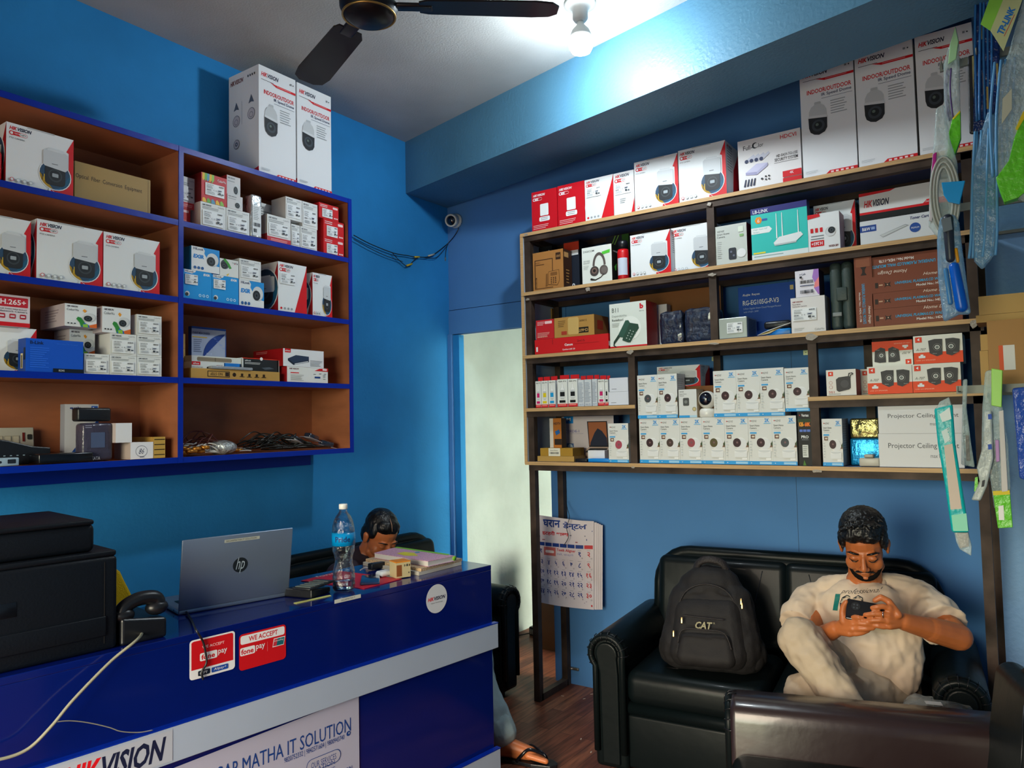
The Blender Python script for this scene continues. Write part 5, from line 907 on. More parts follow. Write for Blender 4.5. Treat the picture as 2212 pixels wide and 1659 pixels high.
onfront('name_strip', x0, z1-.013, x1, z1, 0, lambda a: (a.rect(0, 0, 1, 1, '#c8ccc4'), a.text('SAGARMATHA IT', .25, .25, .78, .75, DK)))
xm, zm = fp(943, 1293); rr = (fp(943, 1262)[1]-fp(943, 1324)[1])/2
def rs(a): a.circ(.5, .5, .5, '#cfd4dc', 40); hik(a, .08, .45, .92, .58); a.text('Digital Technology', .22, .34, .78, .39, '#5a606a')
onfront('round_sticker', xm-rr, zm-rr, xm+rr, zm+rr, 0, rs, label='round white brand sticker')
x0, _ = fp(138, 1650, .022); x1, _ = fp(357, 1600, .022)
hz0, hz1 = .575, .643
onfront('brand_sticker', x0-.02, hz0-.008, x1+.02, hz1+.01, .022, lambda a: (a.rect(0, 0, 1, 1, '#aab2c2'), hik(a, .05, .12, .94, .86)), label='clear sticker with large red and black brand lettering')
# vinyl poster on the lower panel
xr_, _ = fp(775, 1560); pg = G(); xl_ = -2.5; PW = xr_-xl_
O_ = Vector((xl_, .0005, .12)); M_post = mat('vinyl_poster', (.42, .43, .58), .45, bump=.1, bscale=5, bdist=.01)
pg.add([(xl_, -.0012, .13), (xr_, -.0012, .13), (xr_, -.0012, .556), (xl_, -.0012, .50)], [(0, 1, 2, 3)], M_post)
a = Art(pg, (0, -.0014, 0), (1, 0, 0), (0, 0, 1), (0, -1, 0)); k = '#173f8a'
tx1, tz1 = fp(757, 1549); _, tz0 = fp(757, 1578); tx0, _ = fp(523, 1656); hT = tz1-tz0
sl = .0
a.text('MATHA IT SOLUTION', tx0, tz0, tx1, tz1, k); cw = (tx1-tx0)/17*1.0; a.text('SAGAR', tx0-cw*5.6, tz0, tx0-cw*.45, tz1, k)
nx1, nz1 = fp(743, 1586); nx0, _ = fp(613, 1640); a.text('9820752332 | 9842571604 | 9800943740', nx0, nz1-.021, nx1, nz1, k); px1, pz1 = fp(752, 1584); a.circ(px1, pz1, .0085, k, 16); a.circ(px1+.002, pz1+.001, .0035, '#9a9cb0', 8)
sx1, sz1 = fp(735, 1614); sx0, _ = fp(661, 1640); a.rrect(sx0, sz1-.043, sx1, sz1, k, .02); a.rrect(sx0+.002, sz1-.041, sx1-.002, sz1-.002, '#adadc0', .019); a.text('OUR SERVICES', sx0+.018, sz1-.031, sx1-.018, sz1-.012, k)
ix1, iz1 = fp(722, 1640); a.text('CCTV INSTALLATION', ix1-.21, iz1-.014, ix1, iz1, k); a.text('NETWORKING', ix1-.1, iz1-.036, ix1, iz1-.022, k); a.text('SOFTWARE INSTALLATION', ix1-.16, iz1-.058, ix1+.07, iz1-.044, k)
ps = pg.build('vinyl_poster', ct); ps['label'] = 'pale vinyl poster with blue lettering'
# ================================================================ things on the counter
def cl_(px, py, z=CZ): p = hit(px, py, 2, z); return (p-cc).dot(dv), (p-cc).dot(-nv)
RC = PI/2-caz
def onc(x, y, z=CZ+.0006): return cc+dv*x-nv*y+Vector((0, 0, z-CZ))
# printer
prx, prz = fp(249, 1186, -.05); _, ptz = fp(186, 1118, -.12); px2 = fp(186, 1150, -.12)[0]
prx2, _ = cl_(243, 1390)
M_pr = mat('printer_black', (.004, .006, .01), .45, spec=.22, bump=.1, bscale=150)
t = empty('office_printer', 'large black office printer at the left end of the counter', 'printer', onc(prx, .03), (0, 0, RC)); hz_ = prz-CZ; ht = ptz-CZ
g = G(); g.rbox((-.56, .0, 0), (0, .42, hz_-.015), .012, M_pr); g.rbox((-.56, .004, hz_-.016), (-.002, .4, hz_), .006, M_pr); g.build('printer_body', t)
g = G(); g.rbox((-.54, .02, hz_+.0), (px2-prx, .38, ht-.012), .015, M_pr); g.build('scanner_unit', t)
g = G(); g.rbox((-.54, .015, ht-.014), (px2-prx-.004, .385, ht), .006, M_pr); g.build('scanner_lid', t)
g = G(); g.rbox((-.5, -.006, .04), (-.03, .004, hz_*.35), .004, M_pr); g.build('paper_tray', t)
g = G(); g.box((-.035, -.0015, .02), (-.0335, 0, hz_-.03), mat('gap_black', (.001, .001, .002), .8)); g.build('seam', t)
g = G(); g.rbox((-.34, -.001, hz_*.5), (-.24, .003, hz_*.64), .001, M_blk2); g.build('display_window', t)
# telephone
tx_, ty_ = cl_(368, 1398)
ty_ = max(ty_, .03); M_ph = mat('phone_black', (.006, .007, .01), .35)
t = empty('telephone', 'black desk telephone beside the printer', 'telephone', onc(max(tx_, prx+.135), ty_), (0, 0, RC))
g = G(); g.prism([(-.125, 0), (0, 0), (0, .055), (-.125, .075)], .0, .2, M_ph); bevel(g.build('phone_base', t), .008, 3)
g = G(); g.tube(cat_rom([(-.118, .03, .075), (-.105, .032, .10), (-.065, .034, .115), (-.02, .036, .11), (-.01, .036, .09)], 6), [.02]*2+[.024]*3+[.02]*4+[.016]*4+[.015]*4+[.018]*3+[.022]*4+[.02]+[.02]*0 if False else .02, M_ph, 12); g.ell((-.11, .032, .078), (.032, .026, .022), M_ph); g.ell((-.015, .036, .082), (.032, .026, .022), M_ph); g.build('handset', t)
g = G()
for i in range(4):
    for j in range(3): g.rbox((-.11+j*.03, .09+i*.024, .05), (-.09+j*.03, .106+i*.024, .058), .003, mat('key_grey', (.03, .035, .04), .4))
g.build('keypad', t)['kind'] = 'stuff'
# laptop
lA = hit(386, 1331, 2, CZ); lB = hit(625, 1288, 2, CZ); ld = (lB-lA).normalized(); lw = (lB-lA).length; la = math.atan2(ld.y, ld.x)
M_sil = mat('laptop_silver', (.24, .31, .42), .38, .6, vary=.03)
t = empty('laptop', 'open silver laptop seen from behind its lid', 'laptop', (lA.x, lA.y, CZ+.0008), (0, 0, la))
g = G(); g.rbox((0, .004, 0), (lw, .245, .016), .005, M_sil); g.build('laptop_base', t)
g = G()
for i in range(14):
    for j in range(5): g.box((.03+i*(lw-.06)/14, .05+j*.02, .0162), (.03+(i+.85)*(lw-.06)/14, .066+j*.02, .0175), M_blk)
g.build('keyboard', t)['kind'] = 'stuff'
lh = .232; Rl = Matrix.Translation((0, .006, .014))@Matrix.Rotation(math.radians(9), 4, 'X')
g = G(); g.rbox((0, -.004, 0), (lw, .003, lh), .0035, M_sil, Rl)
bm = None; ld_ = g.build('laptop_lid', t)
g = G(); g.box((.008, .0032, .012), (lw-.008, .0045, lh-.008), M_blk2, Rl); g.build('screen', ld_)
g = G(); a = Art(g, Rl@Vector((0, -.0042, 0)), Rl.to_3x3()@Vector((lw, 0, 0)), Rl.to_3x3()@Vector((0, 0, lh)), Rl.to_3x3()@Vector((0, -1, 0))); a.circ(.515, .54, .068, '#1b2228', 36); a.text('hp', .475, .42, .555, .655, '#9fb0bc', .35, .0); a.rect(.488, .6, .4885, .6005, '#1b2228'); g.build('brand_badge', ld_)
g = G(); a = Art(g, Rl@Vector((0, -.0042, 0)), Rl.to_3x3()@Vector((lw, 0, 0)), Rl.to_3x3()@Vector((0, 0, lh)), Rl.to_3x3()@Vector((0, -1, 0))); a.rect(.36, .895, .68, .94, '#a9b0a8'); a.text('SAGARMATHA IT SOLUTION', .375, .905, .65, .93, DK); g.build('name_strip', ld_)
# water bottle
p = hit(743, 1277, 2, CZ); M_pet = clear('clear_bottle', (.9, .95, .97), .05, .8, 45, 1.4, .75); M_water = clear('water', (.8, .9, .95), .02, 0, 30, 1.33)
t = empty('water_bottle', 'clear plastic water bottle with blue label, nearly empty', 'bottle', (p.x, p.y, CZ+.001))
pr = [(.0001, .004), (.022, .0), (.036, .004), (.04, .012), (.04, .03), (.0385, .038), (.041, .046), (.0405, .055), (.038, .062), (.04, .07), (.036, .085), (.032, .1), (.031, .115), (.034, .13), (.0395, .145), (.04, .16), (.0405, .165), (.0405, .212), (.04, .22), (.039, .235), (.034, .255), (.025, .272), (.015, .285), (.0135, .292), (.0135, .3)]
g = G(); g.lathe(pr+[(.0125, .3)]+[(max(r-.0012, .0001), max(z, .0055)) for r, z in pr[::-1]][1:], M_pet, seg=40); g.build('bottle_body', t)
g = G(); g.lathe([(.0001, .0058), (.034, .006), (.038, .014), (.038, .03), (.037, .0345), (.0001, .0345)], M_water, seg=36); g.build('water', t)
g = G(); g.lathe([(.0416, .166), (.0416, .211)], mat('blue_film', (.0, .26, .62), .25, alpha=.93), seg=40)
def curved(g, t, th0, th1, z0, z1, r, c):
    vs, fs, _ = textmesh(t, 0, .02); g.add([(r*math.cos(th0+(th1-th0)*x), r*math.sin(th0+(th1-th0)*x), z0+(z1-z0)*y) for x, y in vs], fs, c)
th = math.atan2(-p.y, -p.x); curved(g, 'Pride', th-.75, th+.6, .18, .2, .0422, '#12356e'); g.build('blue_label', t)
g = G(); g.lathe([(.0001, .314), (.0145, .313), (.0155, .31), (.0155, .296), (.0145, .295)], Q('#e8eae6'), seg=28); g.build('cap', t)
# flat things
def quadslab(name, pts, z0, h, m, label, cat, par=None, rr=0):
    ws = [hit(x, y, 2, z0+h) for x, y in pts]; c0 = sum(ws, Vector())/4; g = G()
    vs = [(w_.x-c0.x, w_.y-c0.y, 0) for w_ in ws]+[(w_.x-c0.x, w_.y-c0.y, h) for w_ in ws]
    g.add(vs, [(3, 2, 1, 0), (4, 5, 6, 7), (0, 1, 5, 4), (1, 2, 6, 5), (2, 3, 7, 6), (3, 0, 4, 7)], m)
    o = g.build(name, loc=(c0.x, c0.y, z0)); tag(o, label, cat); return o
Z1 = CZ+.0008
mt = quadslab('counter_mat', [(650, 1254), (787, 1271), (868, 1250), (735, 1233)], Z1, .002, mat('red_mat', (.55, .012, .03), .5), 'flat red mat with white lettering', 'mat')
g = G(); q0 = hit(686, 1247, 2, Z1+.003)-mt.location; a = Art(g, (q0.x, q0.y, .0022), dv*.09, -nv*.03, (0, 0, 1)); a.text('fone', 0, 0, 1, .8, WHITE); g.build('mat_print', mt)
rot = (0, 0, RC)
p = hit(684, 1285, 2, Z1)
t = empty('calculator', 'black desk calculator with raised keypad', 'calculator', (p.x, p.y, Z1), (0, 0, RC+.35)); g = G(); g.prism([(-.055, 0), (.055, 0), (.055, .018), (-.055, .03)], -.02, .1, M_blk); bevel(g.build('case', t), .004)
g = G(); g.rbox((-.085, -.035, .034), (.06, .04, .042), .003, M_blk); kk = g.build('keypad', t)
for i in range(5): g = G(); g.box((-.075+i*.025, -.03, .0422), (-.06+i*.025, .034, .044), mat('key_grey2', (.12, .15, .14), .4)); g.build('key_row', kk)
quadslab('paper_strip', [(634, 1302), (640, 1304), (716, 1287), (712, 1285)], Z1, .001, P('#c9cc7a'), 'thin yellow-green paper strip at the counter edge', 'paper')
p = hit(800, 1256, 2, Z1+.003); g = G(); g.rbox((-.075, -.036, 0), (.075, .036, .009), .004, mat('navy_phone', (.012, .03, .09), .2, coat=1)); o = g.build('mobile_phone', loc=(p.x-.01, p.y+.01, Z1+.0025), rot=(0, 0, RC+.9)); tag(o, 'dark blue mobile phone lying on the red mat', 'phone')
p = hit(829, 1244, 2, Z1+.003); g = G(); g.rbox((-.028, -.022, 0), (.028, .022, .022), .0105, Q('#e6e8ea'), seg=5); o = g.build('earbud_case', loc=(p.x, p.y, Z1+.0025), rot=(0, 0, RC)); tag(o, 'glossy white earbud charging case', 'case')
p = hit(826, 1234, 2, Z1); g = G(); g.rbox((-.035, 0, 0), (.035, .03, .026), .004, M_blk); o = g.build('charger_block', loc=(p.x-.035, p.y+.015, Z1+.0025), rot=(0, 0, RC)); tag(o, 'small black charger block behind the white earbud case', 'charger')
g = G(); g.tube(cat_rom([onc(*cl_(778, 1232)), onc(*cl_(790, 1226)), onc(*cl_(806, 1228))], 6), .002, M_lead['w'], 6); tag(g.build('white_lead'), 'short white charging lead by the black charger block', 'cable')
p = hit(870, 1249, 2, Z1)
t = empty('cube_box', 'small cream cube box with orange lid and round window', 'box', (p.x, p.y, Z1+.0025), (0, 0, RC-.25)); g = G(); g.box((-.028, 0, 0), (.034, .06, .058), P('#c9b98c')); a = Art(g, (.034, 0, 0), (0, .06, 0), (0, 0, .058), (1, 0, 0)); b_ = Art(g, (-.028, 0, 0), (.062, 0, 0), (0, 0, .058), (0, -1, 0)); b_.rect(.04, .1, .4, .85, '#8a5028'); b_.rect(.55, .72, .6, .86, DK); b_.rect(.64, .74, .67, .84, DK); b_.rect(.72, .72, .8, .88, DK); b_.rect(.86, .72, .96, .86, '#6a5a3a'); b_.rect(.84, .25, .9, .34, DK); g.build('box_body', t)
g = G(); g.box((-.0285, -.0005, .0582), (.0345, .0605, .062), P('#e08a24')); g.build('box_lid', t)
# stack of papers and notebooks
def book(name, px, py, z, w, d, h, rz, cover, page, label, cat, extra=None):
    p = hit(px, py, 2, z+h); t = empty(name, label, cat, (p.x, p.y, z), (0, 0, RC+rz))
    g = G(); g.box((.002, .003, .002), (w-.003, d-.003, h-.002), page); g.build('pages', t)
    g = G(); g.box((0, 0, 0), (w, d, .002), cover); g.box((0, 0, h-.002), (w, d, h), cover); g.box((w-.002, 0, .002), (w, d, h-.002), cover) if name == 'notebook' else None; c = g.build('cover', t)
    if extra: extra(t, w, d, h)
    return t
mpat = mat('pattern_pink', (.60, .33, .45), .5, vary=.5, vscale=320, detail=2); mpat2 = mat('pattern_tan', (.55, .38, .22), .5, vary=.6, vscale=260, detail=2)
pgm = mat('page_edges', (.62, .58, .5), .7, bump=.5, bscale=300, stretch=(1, 1, 12))
zz = Z1
book('paper_stack', 1000, 1214, zz, .0, .0, .0, 0, pgm, pgm, '', '') if False else None
def stack(name, q, z, h, m, label, cat):
    ws = [hit(x, y, 2, z+h) for x, y in q]; c0 = ws[0]; g = G(); vs = [(w_.x-c0.x, w_.y-c0.y, 0) for w_ in ws]+[(w_.x-c0.x, w_.y-c0.y, h) for w_ in ws]
    g.add(vs, [(3, 2, 1, 0), (4, 5, 6, 7), (0, 1, 5, 4), (1, 2, 6, 5), (2, 3, 7, 6), (3, 0, 4, 7)], m); o = g.build(name, loc=(c0.x, c0.y, z)); tag(o, label, cat); return o, c0, ws
o1 = stack('paper_stack', [(784, 1214), (905, 1236), (997, 1213), (880, 1192)], zz, .014, pgm, 'pile of loose papers and thin exercise books at the bottom of the stack', 'papers')
o2 = stack('notebook', [(790, 1207), (910, 1228), (998, 1206), (880, 1188)], zz+.0145, .012, mpat2, 'notebook with tan patterned cover in the middle of the stack', 'notebook')
ws = [hit(x, y, 2, zz+.05) for x, y in ((808, 1194), (925, 1212), (982, 1200), (858, 1181))]
c0 = ws[0]; t = empty('diary', 'pink and green diary on top of the paper stack', 'diary', (c0.x, c0.y, zz+.027))
def slab(name, z0, z1, m, s=0): 
    cen = sum(ws, Vector())/4; w2 = [p_+(cen-p_)*s for p_ in ws]; g = G(); vs = [(p_.x-c0.x, p_.y-c0.y, z0) for p_ in w2]+[(p_.x-c0.x, p_.y-c0.y, z1) for p_ in w2]
    g.add(vs, [(3, 2, 1, 0), (4, 5, 6, 7), (0, 1, 5, 4), (1, 2, 6, 5), (2, 3, 7, 6), (3, 0, 4, 7)], m); return g.build(name, t)
slab('pages', .002, .020, mat('white_pages', (.62, .6, .58), .6), .015); slab('cover', 0, .002, mpat); cv = slab('cover', .0202, .0225, mpat)
U = ws[1]-ws[0]; V = ws[3]-ws[0]; g = G(); a = Art(g, (0, 0, .0226), U, V, (0, 0, 1)); a.poly([(.3, .3), (.5, .18), (.68, .35), (.5, .6), (.34, .55)], '#d8d028'); a.rect(0, .86, 1, 1, '#7cc020'); a.circ(.52, .7, .04, '#3a9ab8', 10); g.build('cover_print', cv)
g = G(); P0 = ws[3]-c0; P1 = ws[2]-c0; g.tube([P0+Vector((0, 0, .012)), P1+Vector((0, 0, .012))], .0105, mat('green_spine', (.2, .52, .03), .4), 10); g.build('spine', t)
# cables on the counter
g = G(); g.tube(cat_rom([onc(*cl_(312, 1350), CZ+.03), onc(*cl_(309, 1362), CZ+.012), cc+dv*fp(300, 1378, .01)[0]+nv*.01+Vector((0, 0, fp(300, 1378, .01)[1]-CZ))]+[cc+dv*fp(x, y, o_)[0]+nv*o_+Vector((0, 0, fp(x, y, o_)[1]-CZ)) for x, y, o_ in ((240, 1428, .03), (160, 1510, .05), (110, 1570, .06), (60, 1618, .06), (0, 1640, .06), (-60, 1642, .06))], 8), .004, mat('cream_cable', (.30, .30, .22), .4), 8)
tag(g.build('cream_cable'), 'thick cream cable hanging from the telephone across the counter front', 'cable')
g = G(); g.tube(cat_rom([onc(*cl_(376, 1325), CZ+.01), onc(*cl_(392, 1318), CZ+.012), onc(*cl_(412, 1340), CZ+.005)]+[cc+dv*fp(x, y, o_)[0]+nv*o_+Vector((0, 0, fp(x, y, o_)[1]-CZ)) for x, y, o_ in ((422, 1358, .006), (438, 1385, .008), (444, 1410, .008), (446, 1432, .008), (436, 1452, .008), (439, 1468, .008))], 8), .0032, M_blk, 8)
tag(g.build('black_lead'), 'thin black lead hanging from the laptop over a payment sticker', 'cable')
g = G(); g.tube(cat_rom([cc+dv*fp(x, y, .03)[0]+nv*.03+Vector((0, 0, fp(x, y, .03)[1]-CZ)) for x, y in ((118, 1560), (150, 1557), (190, 1561), (235, 1571), (262, 1580), (300, 1582), (330, 1577))], 6), .0014, mat('thin_wire', (.25, .25, .2), .4), 6)
tag(g.build('thin_wire'), 'thin loose wire across the blue counter front', 'wire')
# yellow garment behind the counter
p = hit(250, 1260, 2, 1.0)
B0 = onc(*cl_(262, 1300)); yb = B0-nv*.0; 
def yp(x, y): return hit(x, y, 0, -2.72)
g = G(); pts = [yp(200, 1240), yp(252, 1226), yp(262, 1234), yp(270, 1252), yp(282, 1275), yp(292, 1296), yp(296, 1330), yp(200, 1340)]
n = len(pts); g.add([tuple(q) for q in pts]+[(q.x-.05, q.y, q.z-.01) for q in pts], [tuple(range(n)), tuple(range(2*n-1, n-1, -1))]+[(i, n+i, n+(i+1) % n, (i+1) % n) for i in range(n)], mat('yellow_mesh', (.80, .50, .0), .6, bump=.8, bscale=260, bdist=.003))
o = g.build('chair_back'); bevel(o, .012, 3); tag(o, 'yellow mesh chair back behind the counter beside the printer', 'chair'); o.name = 'yellow_chair'
g = G(); zc = min(q.z for q in pts); 
g.box((-2.8, yp(230, 1300).y-.05, .42), (-2.45, yp(290, 1300).y+.02, .46), M_blk); so = g.build('seat', o)
g = G(); g.tube([(-2.78, yp(250, 1300).y, .44), (-2.76, yp(250, 1300).y, zc)], .015, M_blk); g.build('back_support', o)
for x_, dy in ((-2.78, -.03), (-2.48, -.03), (-2.78, .12), (-2.48, .12)): g = G(); g.tube([(x_, yp(240, 1300).y+dy, .42), (x_, yp(240, 1300).y+dy, 0)], .012, M_blk); g.build('leg', o)
# ================================================================ leather sofas
M_lea = mat('black_leather', (.003, .006, .007), .40, spec=.17, bump=.35, bscale=14, bdist=.004, detail=9, coat=.03)
M_pipe = mat('leather_piping', (.006, .007, .009), .3)
M_lea2 = mat('floor_glow_leather', (.02, .011, .012), .3, spec=.6, bump=.3, bscale=14, bdist=.004, detail=9, coat=.3)  # arm leather: brown floor reflection put into its colour, plus extra gloss
def sofa(name, label, loc, rz, W=1.50, D=.70, group=None, zt=.46, r=.15, arm_m=None):
    """local: x right, y to the back, origin front middle on the floor"""
    t = empty(name, label, 'sofa', loc, (0, 0, rz), group); h = W/2
    def part(nm, fn, par=t, sub=0, bv=0):
        g = G(); fn(g); o = g.build(nm, par)
        if bv: bevel(o, bv, 3)
        if sub: subsurf(o, sub)
        return o
    part('base', lambda g: (g.rbox((-h+.13, .04, .06), (h-.13, D-.05, .29), .02, M_lea)))
    part('front_roll', lambda g: g.tube([(-h+.16, .035, .285), (h-.16, .035, .285)], .028, M_lea, 14))
    part('front_panel', lambda g: g.rbox((-h+.15, .02, .04), (h-.15, .05, .26), .012, M_lea))
    for s in (-1, 1):
        x0, x1 = (-h+.17, 0) if s < 0 else (0, h-.17)
        o = part('seat_cushion', lambda g: g.rbox((x0+.004, .0, .30), (x1-.004, D-.2, .445), .05, M_lea, seg=5))
    # arms: rolled profile
    for s in (-1, 1):
        ax = s*(h-.115); prof = []
        for k in range(17):
            a = math.radians(-35+k*250/16); prof.append((ax+s*(.012+.088*math.cos(a)*1.0), .505+.088*math.sin(a)))
        prof = [(ax+s*.075, .03), (ax+s*.078, .40)]+prof+[(ax-s*.072, .40), (ax-s*.072, .03)]
        if arm_m:
            prof = [(ax+s*.085, .03), (ax+s*.09, .54), (ax+s*.075, .578), (ax+s*.045, .594), (ax-s*.045, .594), (ax-s*.078, .578), (ax-s*.092, .535), (ax-s*.09, .03)]
        o = part('arm', lambda g: g.prism(prof if s > 0 else prof[::-1], .0, D-.04, arm_m or M_lea, smooth=False)); bevel(o, .02, 4); o.data.polygons.foreach_set('use_smooth', [True]*len(o.data.polygons))
        inn = [(ax+s*.04, .05), (ax+s*.045, .42)]+[(ax+s*(.012+.05*math.cos(math.radians(-20+k*220/12))), .505+.05*math.sin(math.radians(-20+k*220/12))) for k in range(13)]+[(ax-s*.04, .42), (ax-s*.04, .05)]
        ip = part('arm_front_panel', lambda g: g.prism(inn if s > 0 else inn[::-1], -.012, .01, M_lea), o); bevel(ip, .008, 3)
        pts = [(ax+s*(.012+.072*math.cos(math.radians(-45+k*240/18))), -.004, .505+.072*math.sin(math.radians(-45+k*240/18))) for k in range(19)]
        part('arm_roll_edge', lambda g: g.tube([(pts[0][0]-s*.0, -.004, .1)]+pts+[(pts[-1][0], -.004, .1)], .014, M_lea, 10), o)
        def pleats(g):
            for k in range(11):
                a = math.radians(-30+k*21); c, sn = math.cos(a), math.sin(a)
                g.tube([(ax+s*(.012+.058*c), -.0165, .505+.058*sn), (ax+s*(.012+.074*c), -.019, .505+.074*sn), (ax+s*(.012+.09*c), -.004, .505+.09*sn), (ax+s*(.012+.0915*c), .02, .505+.0915*sn)], .0022, M_pipe, 5)
        part('pleats', pleats, o)['kind'] = 'stuff'
    # back: rounded outline, thick, slightly reclined
    Rb = Matrix.Translation((0, D-.17, .40))@Matrix.Rotation(math.radians(-8), 4, 'X')
    hw = h-.14
    out = [(-hw, 0)]+[(-hw+r-r*math.cos(math.radians(k*15)), zt-r+r*math.sin(math.radians(k*15))) for k in range(7)]+[(hw-r+r*math.sin(math.radians(k*15)), zt-r+r*math.cos(math.radians(k*15))) for k in range(7)]+[(hw, 0)]
    g = G(); g.prism(out[::-1], .0, .13, M_lea, M=Rb); o = g.build('backrest', t); bevel(o, .035, 4); o.data.polygons.foreach_set('use_smooth', [True]*len(o.data.polygons))
    g = G(); g.tube([Rb@Vector((x*.985, .03, z*.985)) for x, z in out], .03, M_lea, 12); g.build('top_roll', o)
    for sx_ in (-1, 1):   # padded back cushions with seams
        g = G(); x0, x1 = (-hw+.012, .012) if sx_ < 0 else (-.012, hw-.012)
        g.rbox((x0, -.035, .02), (x1, .05, zt-.025), .042, M_lea, Rb, seg=6); g.build('back_cushion', o)
    for x_, lean in ((-.32, .02), (-.1, -.03), (.1, .03), (.32, -.02)):
        g = G(); g.tube([Rb@Vector((x_, -.0355, zt-.07)), Rb@Vector((x_+lean, -.0358, zt-.2)), Rb@Vector((x_+lean*1.6, -.0355, .12))], .002, M_pipe, 5); g.build('seam', o)
    for sx_ in (-1, 1):
        for y_ in (.05, D-.08): part('foot', lambda g: g.cyl((sx_*(h-.14), y_, 0), .025, .065, M_blk))
    part('side_rail', lambda g: g.rbox((-h+.1, D-.08, .05), (h-.1, D-.02, .45), .02, M_lea))
    return t
pL = hit(1335, 1395, 2, .52); pR = hit(2058, 1490, 2, .56)
mid = Vector(((-1.50-.25)/2, 2.93, 0))
sofa('leather_sofa', 'black leather two-seat sofa under the rack, person and backpack on it', (mid.x, mid.y-.02, 0), math.radians(6.2), 1.50, .72)
sofa('leather_sofa', 'black leather sofa behind the counter, only its back and one arm showing', (-2.405, 2.76, 0), PI/2-.02, 1.42, .64)
# third sofa in the foreground, turned to face left
sofa('leather_sofa', 'black leather sofa in the right foreground, far arm and back corner showing', (-.66, 1.82, 0), -PI/2+math.radians(17), 1.5, .90, None, .41, .24, M_lea2)
# ================================================================ people
def H(px, py, y): return hit(px, py, 1, y)
def cap(g, a, b, r0, r1, m, seg=14):
    a, b = Vector(a), Vector(b); d = b-a; L = d.length
    if L < 1e-5: g.ell(a, (r0, r0, r0), m, seg=seg, rings=8); return
    q = Vector((0, 0, 1)).rotation_difference(d).to_matrix().to_4x4(); M = Matrix.Translation(a)@q
    prof = [(max(1e-5, r0*math.cos(t)), r0*math.sin(t)) for t in [-PI/2+k*PI/8 for k in range(4)]]+[(r0, 0), (r1, L)]+[(max(1e-5, r1*math.cos(t)), L+r1*math.sin(t)) for t in [k*PI/8 for k in range(1, 5)]]
    g.lathe(prof, m, M, seg)
def chain(g, pts, rs, m):
    for i in range(len(pts)-1): cap(g, pts[i], pts[i+1], rs[i], rs[i+1], m)
def remesh(o, vox, it=4, disp=None, dscale=.06, fac=.5):
    m = o.modifiers.new('r', 'REMESH'); m.mode = 'VOXEL'; m.voxel_size = vox; m.use_smooth_shade = True
    if it: s = o.modifiers.new('s', 'SMOOTH'); s.iterations = it; s.factor = fac
    if disp:
        t = bpy.data.textures.new('folds', 'CLOUDS'); t.noise_scale = dscale; t.noise_depth = 1; d = o.modifiers.new('d', 'DISPLACE'); d.texture = t; d.strength = disp; d.texture_coords = 'LOCAL'
    return o
def skin(name, c): 
    m = mat(name, c, .42, bump=.12, bscale=180, bdist=.001, vary=.08, vscale=25); b = m.node_tree.nodes['Principled BSDF']; b.inputs['Subsurface Weight'].default_value = .12; b.inputs['Subsurface Radius'].default_value = (.01, .004, .002); b.inputs['Subsurface Scale'].default_value = .5; return m
M_skin = skin('skin_man', (.46, .135, .038)); M_skin2 = skin('skin_woman', (.55, .17, .055)); M_hair = mat('black_hair', (.004, .004, .0045), .38, bump=.9, bscale=60, bdist=.006, stretch=(1, 1, .25))
def head(g, M, m, sex=0):
    def E(c, r): g.ell(c, r, m, M, 18, 12)
    def K(a, b, r0, r1): cap(g, M@Vector(a), M@Vector(b), r0, r1, m, 12)
    E((0, -.014, .034), (.075, .092, .080)); E((0, .022, -.018), (.063, .066, .083)); E((0, .028, -.066), (.052 if sex == 0 else .044, .052, .042)); E((0, .066, -.094), (.021, .018, .016))
    for s in (-1, 1):
        E((s*.037, .052, -.036), (.027, .026, .03)); E((s*.031, .0765, .002), (.0155, .011, .0085)); E((s*.0115, .098, -.033), (.0085, .010, .0075)); E((s*.078, -.006, -.008), (.008, .018, .03)); E((s*.083, -.012, .004), (.007, .014, .018)); E((s*.03, .074, .02), (.022, .011, .007)); K((s*.045, .02, -.075), (s*.02, .058, -.096), .02, .016)
    K((0, .084, .008), (0, .107, -.026), .0075, .0115); E((0, .07, .016), (.02, .014, .012)); E((0, .088, -.056), (.022, .0085, .0045)); E((0, .086, -.067), (.018, .009, .0065)); E((0, .076, -.052), (.028, .012, .014))
# ---------------- seated man
HY = 3.08
hc = H(1866, 1178, HY); fd = (Vector((CAM.x, CAM.y, 0))-Vector((hc.x, hc.y, 0))).normalized(); yaw = math.atan2(fd.y, fd.x)-PI/2
MH = Matrix.Translation(hc)@Matrix.Rotation(yaw-.05, 4, 'Z')@Matrix.Rotation(-.50, 4, 'X')@Matrix.Rotation(.03, 4, 'Y')@Matrix.Scale(1.02, 4)
man = empty('person', 'person in beige t-shirt and trousers on the sofa looking down at a phone', 'person', (hc.x, 3.1, 0)); mo = Vector((hc.x, 3.1, 0))
MHl = Matrix.Translation(-mo)@MH
def L_(v): return Vector(v)-mo
g = G(); head(g, MHl, M_skin)
nb = L_(H(1868, 1262, 3.16)); cap(g, MHl@Vector((0, -.02, -.05)), nb, .056, .062, M_skin)
sL, sR = L_(H(1765, 1300, 3.2)), L_(H(1972, 1292, 3.2))      # shoulders as seen left/right
cap(g, nb, nb+Vector((0, .03, -.25)), .07, .11, M_skin); cap(g, sL, sR, .05, .05, M_skin)
eL, wL = L_(H(1742, 1392, 2.97)), L_(H(1806, 1358, 2.86)); eR, wR = L_(H(2070, 1376, 3.04)), L_(H(1952, 1343, 2.87))
chain(g, [sL, eL, wL], [.052, .043, .029], M_skin); chain(g, [sR, eR, wR], [.055, .046, .030], M_skin); cap(g, eR, (eR+wR)/2, .047, .042, M_skin); cap(g, eL, (eL+wL)/2, .044, .038, M_skin)
HD = 2.82
